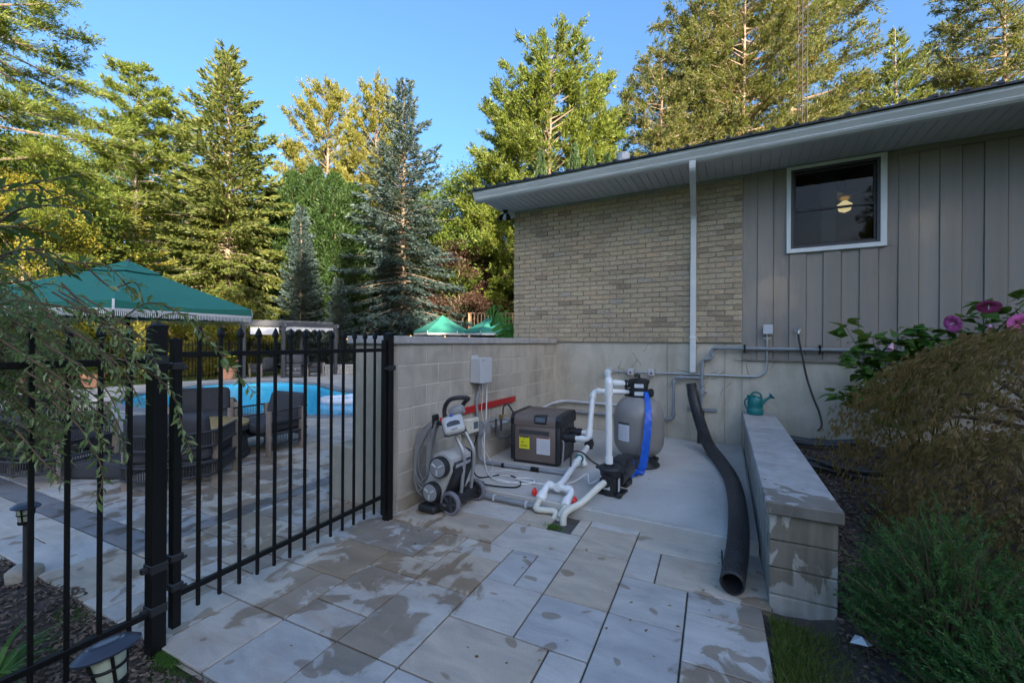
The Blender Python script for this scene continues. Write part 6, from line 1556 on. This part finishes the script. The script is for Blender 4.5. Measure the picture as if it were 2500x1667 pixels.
# ================================================================== NEAR PLANTS
def fold_leaves(P, A, Nn, Lk, Wk, droop=.15):
    """lance leaves folded along the midrib: two quads each"""
    A = nrm(A); S = nrm(np.cross(A, Nn)); U = np.cross(S, A)
    Lk = np.asarray(Lk).reshape(-1, 1); Wk = np.asarray(Wk).reshape(-1, 1)
    tip = P + A * Lk - U * Lk * droop; mid = P + A * Lk * .5 - U * Lk * droop * .2
    l = mid + S * Wk / 2 + U * Wk * .16; r = mid - S * Wk / 2 + U * Wk * .16
    return np.concatenate([np.stack([P, l, tip, mid], 1), np.stack([P, mid, tip, r], 1)], 1).reshape(-1, 4, 3)
def leafy_stem(pts, rs, step, Lr, Wr, n=7, start=.12, opp=True, droop=.2):
    """stem polyline + leaves in pairs"""
    P = spline(pts, n); acc = [0.]
    for i in range(1, len(P)): acc.append(acc[-1] + (P[i] - P[i - 1]).length)
    tot = acc[-1]; m = max(3, int(tot * (1 - start) / step)); B, A, N_ = [], [], []
    for k in range(m):
        s = tot * start + tot * (1 - start) * (k + .5) / m; j = min(max(1, int(np.searchsorted(acc, s))), len(P) - 1)
        q = P[j - 1].lerp(P[j], (s - acc[j - 1]) / max(1e-6, acc[j] - acc[j - 1])); t = (P[j] - P[j - 1]).normalized()
        for sd in ((1, -1) if opp else (1,)):
            r = Vector(rs.normal(size=3)); sv = t.cross(r).normalized()
            a = t * rs.uniform(.4, .9) + sv * sd * rs.uniform(.6, 1.0) + Vector((0, 0, -.15 * rs.rand()))
            B.append(q); A.append(a); N_.append(Vector((0, 0, 1)) + Vector(rs.normal(size=3)) * .5)
    B, A, N_ = np.array([v[:] for v in B]), np.array([v[:] for v in A]), np.array([v[:] for v in N_])
    L_ = rs.uniform(*Lr, len(B)); return P, fold_leaves(B, A, N_, L_, L_ * rs.uniform(*Wr, len(B)), droop)
# ---- dappled willow straddling the fence
rs = np.random.RandomState(31)
base = CW(-2.75, 1.95, -.05)
wil = thing('willow_shrub', 'dappled willow shrub pushing long leafy stems through the fence', 'shrub', base)
sg_ = G(); LV = []; LD = []
def to_w(u, v, d): return atD(u, v, d)
def wil_stem(P, dark=False, step=.022, Lr=(.024, .048), Wr=(.26, .36), r=.0032, start=.12):
    Pp, q = leafy_stem(P, rs, step, Lr, Wr, start=start); sg_.tube(Pp, [r * (1 - .75 * i / len(Pp)) + .0009 for i in range(len(Pp))], 5, False); (LD if dark else LV).append(q)
for i in range(130):
    u1 = rs.uniform(-160, 330) if i % 3 == 0 else rs.uniform(-160, 190); v1 = rs.uniform(740, 1130) + .12 * max(0, 200 - u1); d1 = rs.uniform(1.6, 2.5)
    if u1 > 230 and v1 > 1000: v1 -= 150
    tip = to_w(u1, v1, d1); hd = Vector((tip.x - base.x, tip.y - base.y, 0)); top_ = max(tip.z + rs.uniform(.06, .26), .9)
    h1 = base + hd * .55 + Vector((0, 0, top_ + .05))
    wil_stem([base + hd * .05, base + hd * .22 + Vector((0, 0, top_ * .7)), h1, base.lerp(tip, .86) * 1.0 + Vector((0, 0, (h1.z - base.lerp(tip, .86).z) * .75)), tip], start=.24)
for i in range(30):                      # drooping curtain in front of the lower fence
    u0 = rs.uniform(0, 330); v0 = rs.uniform(760, 1000); d0 = rs.uniform(1.55, 2.1)
    wil_stem([to_w(u0 - 120, v0 - 60, d0), to_w(u0 - 40, v0 - 10, d0), to_w(u0 + 30, v0 + 50, d0), to_w(u0 + 70, v0 + 130, d0 + .02)])
for P in ([(150, 690, 1.7), (260, 790, 1.75), (360, 740, 1.8), (440, 765, 1.85), (510, 830, 1.9), (560, 890, 1.92), (622, 960, 1.95)], [(180, 820, 1.7), (300, 840, 1.75), (400, 770, 1.8), (480, 770, 1.82)], [(250, 860, 1.8), (350, 900, 1.85), (420, 960, 1.9), (450, 1060, 1.92), (470, 1110, 1.92)], [(200, 640, 1.6), (270, 700, 1.65), (330, 690, 1.7), (350, 740, 1.72)], [(300, 820, 2.3), (360, 900, 2.3), (400, 990, 2.3)], [(60, 600, 1.5), (160, 640, 1.6), (260, 650, 1.65), (330, 720, 1.7)], [(100, 740, 1.6), (220, 760, 1.65), (300, 790, 1.7), (380, 860, 1.75)], [(130, 980, 1.6), (200, 1050, 1.6), (250, 1150, 1.62), (235, 1230, 1.63)], [(40, 1050, 1.6), (100, 1120, 1.6), (160, 1180, 1.62)]):
    wil_stem([to_w(*q) for q in P], step=.028, Lr=(.036, .06))
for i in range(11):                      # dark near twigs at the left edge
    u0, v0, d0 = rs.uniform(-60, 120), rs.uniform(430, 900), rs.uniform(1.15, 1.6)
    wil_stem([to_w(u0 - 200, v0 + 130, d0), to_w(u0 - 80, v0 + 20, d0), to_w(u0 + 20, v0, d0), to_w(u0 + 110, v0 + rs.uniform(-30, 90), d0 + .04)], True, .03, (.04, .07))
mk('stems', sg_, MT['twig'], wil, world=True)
def shift(V): return np.concatenate(V) - np.array(base[:])
tag(link('leaves', quads_mesh('willow_leaves', shift(LV), MT['l_willow']), wil), kind='stuff'); tag(link('dark_leaves', quads_mesh('willow_dark_leaves', shift(LD), MT['l_dark']), wil), kind='stuff')
# ---- day lily at the lower left corner
def strap_leaves(loc, n, ln, label, seed, wd=.022, mat='l_hib'):
    rs2 = np.random.RandomState(seed); Q = []
    for i in range(n):
        a = rs2.rand() * 6.28; l = ln * rs2.uniform(.6, 1.1); o = np.array([math.cos(a), math.sin(a), 0]); s = np.array([-math.sin(a), math.cos(a), 0]); pv = None
        for k in range(6):
            f = k / 5; c = o * l * .75 * f ** 1.3 + np.array([0, 0, l * (1.25 * f - .85 * f * f)]); w_ = wd * (1 - f ** 2.2) * .5 + .001
            cur = (c + s * w_, c - s * w_)
            if pv is not None: Q.append([pv[0], cur[0], cur[1], pv[1]])
            pv = cur
    o = link('strap_leaf_plant', quads_mesh('strap_leaves', np.array(Q), MT[mat])); o.location = loc
    return tag(o, label, 'plant')
q = onZ(-30, 1690, 0); strap_leaves((q.x, q.y, -.03), 30, .42, 'clump of strap leaves in the mulch below the fence panel', 3)
# ---- laceleaf maple mound
rs = np.random.RandomState(41)
mc = Vector((2.1, 4.5, 0)); lm = thing('laceleaf_maple', 'weeping laceleaf maple mound of fine olive brown leaves', 'shrub', (mc.x, mc.y, .1))
g = G(); V = []
def mound(th, u):            # th azimuth, u 0 top .. 1 skirt
    rr = 1.42 * (math.sin(u * math.pi / 2) ** .8) * (1 + .10 * math.sin(3 * th + .8) + .06 * math.sin(7 * th)); zz = 1.45 * math.cos(u * math.pi / 2 * .93) ** .75
    return rr, zz
nf = 10500; kf = 7
th = rs.rand(nf) * 6.283; u = rs.rand(nf) ** .72
fr_ = (u * 6.5 + .55 * np.sin(th * 3 + 1) + .35 * np.sin(th * 7 + u * 9)) % 1.0
rr = 1.42 * np.sin(u * math.pi / 2) ** .8 * (1 + .10 * np.sin(3 * th + .8) + .06 * np.sin(7 * th)); zz = 1.6 * np.cos(u * math.pi / 2 * .93) ** .75
lay = (.74 + .29 * fr_ ** .6) * rs.uniform(.95, 1.04, nf)
Cc = np.stack([rr * lay * np.cos(th), rr * lay * np.sin(th), np.maximum(.05, zz * (.90 + .12 * (1 - fr_)) + rs.normal(size=nf) * .02)], 1)
od = np.stack([np.cos(th), np.sin(th), np.zeros(nf)], 1); sdv = np.stack([-np.sin(th), np.cos(th), np.zeros(nf)], 1)
tn = nrm(od * (1.0 - .55 * u - .3 * fr_)[:, None] + np.array([0, 0, -1.]) * (.25 + .8 * u + .5 * fr_)[:, None] + rs.normal(size=(nf, 3)) * .3)
ang = np.tile(np.linspace(-1.0, 1.0, kf), nf); Tn = np.repeat(tn, kf, 0); Sd = np.repeat(nrm(sdv + rs.normal(size=(nf, 3)) * .5), kf, 0)
ln_ = np.repeat(rs.uniform(.045, .085, nf), kf) * (1 - .35 * np.abs(ang)) * rs.uniform(.85, 1.15, nf * kf)
V.append(kites(np.repeat(Cc, kf, 0), Tn * np.cos(ang * .9)[:, None] + Sd * np.sin(ang * .9)[:, None] + np.array([0, 0, -.25]), ln_, rs.uniform(.004, .008, nf * kf), rs, .45))
for i in range(26):
    th = rs.rand() * 6.283; rr, zz = mound(th, rs.uniform(.3, .9))
    g.tube(spline([(0, 0, 0), (.1 * math.cos(th), .1 * math.sin(th), .7), (rr * .55 * math.cos(th), rr * .55 * math.sin(th), zz * .9 + .1), (rr * .9 * math.cos(th), rr * .9 * math.sin(th), zz * .8)], 5), [.03 - .0018 * k for k in range(16)], 5, False)
mk('trunk', g, MT['twig'], lm); link('crown', quads_mesh('laceleaf_crown', np.concatenate(V), MT['l_lace']), lm)
# a second, lower mound towards the yew
c2 = copy_tree(lm); c2.location = (1.78, 3.55, .0); c2.scale = (.74, .66, .66); c2.rotation_euler = (0, 0, 2.2); c2['label'] = 'lower laceleaf mound drooping behind the dark yew'
# ---- yew
rs = np.random.RandomState(51)
def yew(loc, rx, ry, hh, n, label, seed):
    rs = np.random.RandomState(seed); t = thing('yew_shrub', label, 'shrub', loc); V = []; g = G()
    for i in range(n):
        th = rs.rand() * 6.283; f = rs.rand() ** .5; x, y = rx * f * math.cos(th), ry * f * math.sin(th)
        top = hh * math.sqrt(max(.05, 1 - f * f * .85)) * rs.uniform(.72, 1.12); ln = rs.uniform(.12, .24)
        d = nrm(np.array([math.cos(th) * (.25 + f * .75), math.sin(th) * (.25 + f * .75), 1.1 - f * .45]) + rs.normal(size=3) * .22)
        b = np.array([x, y, top * rs.uniform(.35, 1.0)]) - d * ln * .5
        m = int(ln / .0044); s = rs.rand(m, 1)
        Q = b + d * ln * s; r = rand_dirs(rs, m); r = r - d * (r @ d)[:, None]
        V.append(kites(Q, d * .75 + nrm(r) * .75, rs.uniform(.018, .031, m) * (1.2 - .6 * s[:, 0]), rs.uniform(.0042, .0062, m), rs, .4))
        if i % 3 == 0: g.tube([tuple(np.array([x * .3, y * .3, .0])), tuple(b), tuple(b + d * ln * .9)], [.006, .004, .0015], 4, False)
    mk('stems', g, MT['twig'], t); link('crown', quads_mesh('yew_crown', np.concatenate(V), MT['l_yew']), t); return t
yew((.86, 2.78, .0), .36, .40, .72, 850, 'dark green feathery yew shrub beside the retaining wall end', 61)
yew((1.02, 2.28, -.03), .38, .36, .60, 700, 'dark green yew shrub at the lower corner of the mulch bed', 62)
yew((1.36, 2.72, .0), .36, .36, .62, 420, 'dark yew shrub tucked under the laceleaf maple', 63)
# ---- hibiscus
rs = np.random.RandomState(71)
hc = Vector((1.75, 6.05, .3)); hib = thing('hibiscus', 'hibiscus bush with large magenta flowers against the siding', 'shrub', hc)
g = G(); Q = []
def heart(P, A, Nn, l, w):
    """broad leaf of two rows of quads"""
    A = A.normalized(); S = A.cross(Nn).normalized(); U = S.cross(A); out = []
    prof = [(0, .12), (.18, .9), (.42, 1.0), (.72, .55), (1.0, .02)]; pv = None
    for f, ww in prof:
        c = P + A * l * f - U * l * .25 * f * f; L0 = c + S * w * ww * .5 + U * w * .10 * ww; R0 = c - S * w * ww * .5 + U * w * .10 * ww
        if pv: out += [[pv[0], L0, c, pv[1]], [pv[1], c, R0, pv[2]]]
        pv = (L0, c, R0)
    return out
tips = [onY(2060, 790, 5.95), onY(2095, 900, 5.95), onY(2130, 820, 5.95), onY(2190, 815, 5.95), onY(2225, 800, 5.95), onY(2270, 830, 5.95), onY(2320, 810, 5.95), onY(2415, 740, 5.95), onY(2345, 780, 5.95), onY(2480, 760, 5.95), onY(2440, 800, 5.95), onY(2050, 870, 5.95), onY(2160, 880, 5.95), onY(2085, 950, 5.95), onY(2040, 960, 5.95), onY(2380, 830, 5.95), onY(2250, 870, 5.95), onY(2520, 720, 5.95)]
for tp in tips:
    b = Vector((hc.x + rs.uniform(-.35, .35), hc.y + rs.uniform(-.2, .1), bedz(hc.x, hc.y)))
    P = spline([b, b.lerp(tp, .5) + Vector((0, .05, .12)), tp], 8); g.tube(P, [.008 - .0003 * k for k in range(len(P))], 6, False)
    for k in range(5, len(P)):
        for _ in range(3 if k < len(P) - 2 else 5):
            d = Vector(rs.normal(size=3)); d.z = d.z * .35 + .1; l = rs.uniform(.10, .18)
            Q += heart(P[k] + d.normalized() * .04, d, Vector((0, 0, 1)) + Vector(rs.normal(size=3)) * .35, l, l * .68)
mk('stems', g, MT['l_green'], hib, world=True)
link('leaves', quads_mesh('hibiscus_leaves', np.array([[p[:] for p in q] for q in Q]) - np.array(hc[:]), MT['l_hib']), hib)
def flower(c, d, r, mat, nm='flower', closed=False):
    M_ = align(c, d); g = G(); n_ = 5
    for k in range(n_):
        a0 = k * 6.283 / n_; rows_ = []
        for j in range(6):
            f = j / 5; rr = r * (.08 + (.92 if not closed else .32) * f); zz = (r * .5 * (1 - (1 - f) ** 2) - .12 * r * f ** 3) if not closed else r * 1.1 * f
            wv = .06 * r * math.sin(j * 2.1 + k)
            rows_.append([(rr * math.cos(a0 + t_), rr * math.sin(a0 + t_), zz + wv * abs(t_) + k * .002) for t_ in np.linspace(-.80, .80, 6) * (1 if not closed else .9)])
        base_i = len(g.v); vs = [p for rw in rows_ for p in rw]; fs = []
        for j in range(5):
            for i in range(5): fs.append((j * 6 + i, j * 6 + i + 1, (j + 1) * 6 + i + 1, (j + 1) * 6 + i))
        g.add(vs, fs, M_)
    o = mk(nm, g, MT[mat], hib, 60, world=True)
    if not closed: mk('stamen', G().cyl((0, 0, 0), (0, 0, r * .75), .006, .004, 6, M_), MT['pvc_old'], o, world=True)
    mk('calyx', G().lathe([(.004, -.03), (.014, -.02), (.02, .0), (.012, .012)], 8, M_), MT['l_green'], o, world=True)
flower(onY(2414, 742, 5.8), Vector((-.2, -.55, -.75)), .088, 'petal'); flower(onY(2334, 788, 5.8), Vector((-.85, -.5, -.25)), .085, 'petal'); flower(onY(2492, 792, 5.8), Vector((-.15, -1.0, .05)), .10, 'petal'); flower(onY(2180, 835, 5.8), Vector((-.35, -.3, -.9)), .075, 'petal_p', 'closed_flower', True); flower(onY(2415, 788, 5.8), Vector((0, -.4, -.8)), .05, 'petal_p', 'faded_bud', True)
# ---- marigolds and leaves in the pots, banana leaf by the corner
for k, pt in enumerate(POTS):
    rs = np.random.RandomState(80 + k); Q = []
    for i in range(260):
        th = rs.rand() * 6.28; f = rs.rand() ** .5; P0 = Vector((.34 * f * math.cos(th), .34 * f * math.sin(th), .42 + rs.uniform(0, .38) * (1.1 - f))); d = Vector((math.cos(th) * f, math.sin(th) * f, .5)) + Vector(rs.normal(size=3)) * .5
        Q += heart(P0, d, Vector(rs.normal(size=3)) * .5 + Vector((0, 0, 1)), rs.uniform(.07, .14), .05)
    link('foliage', quads_mesh('pot_foliage', np.array([[p[:] for p in q] for q in Q]), MT['l_green']), pt)
    if k == 0:
        for i in range(12):
            th = rs.rand() * 6.28; f = rs.uniform(.3, 1); mk('marigold_flower', G().lathe([(.01, 0), (.045, .01), (.04, .03), (.01, .035)], 9, Tr(.36 * f * math.cos(th), .36 * f * math.sin(th), .72 + rs.uniform(-.12, .12))), MT['yellow'] if i % 3 else MT['terracotta'], pt)
bl = thing('banana_plant', 'banana plant with one big split leaf leaning on the brick corner', 'plant', (0, 0, 0)); b0 = atD(1238, 833, 16.0); bl.location = (b0.x, b0.y, 0)
for (tipu, tipv, wd) in ((1184, 762, .55), (1255, 800, .4), (1215, 822, .3)):
    tip = atD(tipu, tipv, 16.0) - Vector((b0.x, b0.y, 0)); Pm = spline([(0, 0, 0), (.0, 0, 1.2), (tip.x * .35, tip.y * .35, tip.z * .86 + .2), tuple(tip)], 10); Q = []
    m = len(Pm); s_ = CU.cross(_f).normalized()
    for k in range(m // 3, m - 1):
        f = (k - m // 3) / (m - m // 3); f2 = (k + 1 - m // 3) / (m - m // 3); w0, w1 = wd * math.sin(math.pi * (.1 + .88 * f)) * .8, wd * math.sin(math.pi * (.1 + .88 * f2)) * .8
        t_ = (Pm[k + 1] - Pm[k]).normalized(); nrm_ = t_.cross(_f).normalized()
        for sd in (1, -1):
            gpv = .12 if k % 2 else .02
            Q.append([Pm[k], Pm[k + 1], Pm[k + 1] + nrm_ * sd * w1 - Vector((0, 0, .12 * w1)) - t_ * gpv, Pm[k] + nrm_ * sd * w0 - Vector((0, 0, .12 * w0))])
    lf = link('leaf', quads_mesh('banana_leaf', np.array([[p[:] for p in q] for q in Q]), MT['l_banana']), bl); mk('midrib', G().tube(Pm, [.03 * (1 - k / m) + .006 for k in range(m)], 6, False), MT['l_banana'], lf)

# ---- bark chips, grass, moss
def chips(name, n, fn, seed, label):
    rs = np.random.RandomState(seed); V = []
    for i in range(n):
        x, y, z, s = fn(rs)
        a, b, c = rs.uniform(.014, .036) * s, rs.uniform(.006, .014) * s, rs.uniform(.002, .005) * s
        E = Euler((rs.normal() * .35, rs.normal() * .35, rs.rand() * 6.28)).to_matrix(); cc = Vector((x, y, z))
        q = [cc + E @ Vector((sx * a * (1 if sz_ < 0 else .8), sy * b, sz_ * c)) for sz_ in (-1, 1) for sx, sy in ((-1, -1), (1, -1), (1, 1), (-1, 1))]
        for f in ((4, 5, 6, 7), (0, 1, 5, 4), (1, 2, 6, 5), (2, 3, 7, 6), (3, 0, 4, 7)): V.append([q[k][:] for k in f])
    # one welded mesh so that every chip is its own island
    V = np.array(V, dtype=np.float32); me = bpy.data.meshes.new(name)
    idx = []; vs = []
    for i in range(n):
        blk = V[i * 5:(i + 1) * 5]; q = [blk[1][0], blk[1][1], blk[2][1], blk[3][1], blk[0][0], blk[0][1], blk[0][2], blk[0][3]]; o = len(vs); vs += [tuple(p) for p in q]
        idx += [tuple(o + k for k in f) for f in ((4, 5, 6, 7), (0, 1, 5, 4), (1, 2, 6, 5), (2, 3, 7, 6), (3, 0, 4, 7))]
    me.from_pydata(vs, [], idx); me.materials.append(MT['chip']); o = link(name, me); return tag(o, label, 'mulch', kind='stuff')
def fl_(rs):
    while True:
        x, y = rs.uniform(-5.0, -1.75), rs.uniform(-.5, 1.03)
        if rs.rand() < .35 + .65 * min(1, abs(math.sin(x * 2.1 + y * 1.7)) + .2): break
    return x, y, -.025 + hz(x, y) * .8 + rs.uniform(0, .012), .52
chips('bark_chips', 9500, fl_, 1, 'dark bark chips scattered over the bed by the fence')
def fr_(rs):
    x = rs.uniform(.45, 1.25); y = rs.uniform(1.6, 5.9); return x, y, bedz(x, y) + rs.uniform(0, .02), .58
chips('bark_chips', 6000, fr_, 2, 'bark chips heaped between retaining wall and shrubs')
def blades(name, n, fn, seed, ln, wd, label, mat='l_grass'):
    rs = np.random.RandomState(seed); P = np.array([fn(rs) for _ in range(n)]); A = rs.normal(size=(n, 3)) * .5 + np.array([0, 0, 1.0])
    return tag(link(name, quads_mesh(name, kites(P, A, ln * rs.uniform(.5, 1.2, n), wd, rs, .3), MT[mat])), label, 'grass', kind='stuff')
blades('grass', 5200, lambda r: (.14 + abs(r.normal()) * .14, r.uniform(1.7, 2.82), -.03 + r.uniform(0, .015)), 5, .065, .0045, 'ragged grass growing along the patio edge')
blades('moss', 1500, lambda r: (-2.50 + r.normal() * .05, 1.03 + r.normal() * .03, -.02), 6, .022, .004, 'bright green moss at the foot of the gate post', 'l_hib')
blades('moss', 500, lambda r: (hole.x + .02 + r.normal() * .05, hole.y - .06 + r.normal() * .025, -.012), 7, .03, .004, 'small moss tuft where the hoses enter the ground', 'l_hib')
blades('moss', 900, lambda r: (-3.5 + r.normal() * .12, .92 + r.normal() * .05, -.03), 8, .02, .004, 'thin green moss along the patio edge', 'l_hib')
blades('lawn_grass', 14000, lambda r: (r.uniform(-24, -18.3), r.uniform(0, 14), -.06), 9, .11, .02, 'sunlit lawn grass beyond the pool fence')
q = onZ(2105, 1590, 0.0); tag(mk('paper_scrap', G().add([(q.x - .05, q.y, .03), (q.x + .02, q.y - .02, .045), (q.x + .05, q.y + .03, .03), (q.x - .02, q.y + .05, .05), (q.x, q.y + .01, .07)], [(0, 1, 4), (1, 2, 4), (2, 3, 4), (3, 0, 4)]), MT['sticker']), 'crumpled pale paper scrap in the mulch by the yew', 'litter')

rs = np.random.RandomState(91)
def litter(rs):
    return (rs.uniform(-2.6, -.1), rs.uniform(1.3, 6.4))
Q = []
for i in range(150):
    x, y = litter(rs); z = (padz(y) if y > 3.62 else (None if y > 3.4 else .0))
    if z is None: continue
    if i % 3 == 0 and y > 3.6: y = 6.45 + rs.uniform(-.1, .08); z = padz(y)
    d = Vector((rs.normal(), rs.normal(), .05)); l = rs.uniform(.012, .032)
    Q += heart(Vector((x, y, z + .003)), d, Vector((0, 0, 1)) + Vector(rs.normal(size=3)) * .2, l, l * .5)
tag(link('leaf_litter', quads_mesh('leaf_litter', np.array([[p[:] for p in q] for q in Q]), MT['l_lace'])), 'small dry leaves scattered on the pad and slabs', 'leaf litter', kind='stuff')
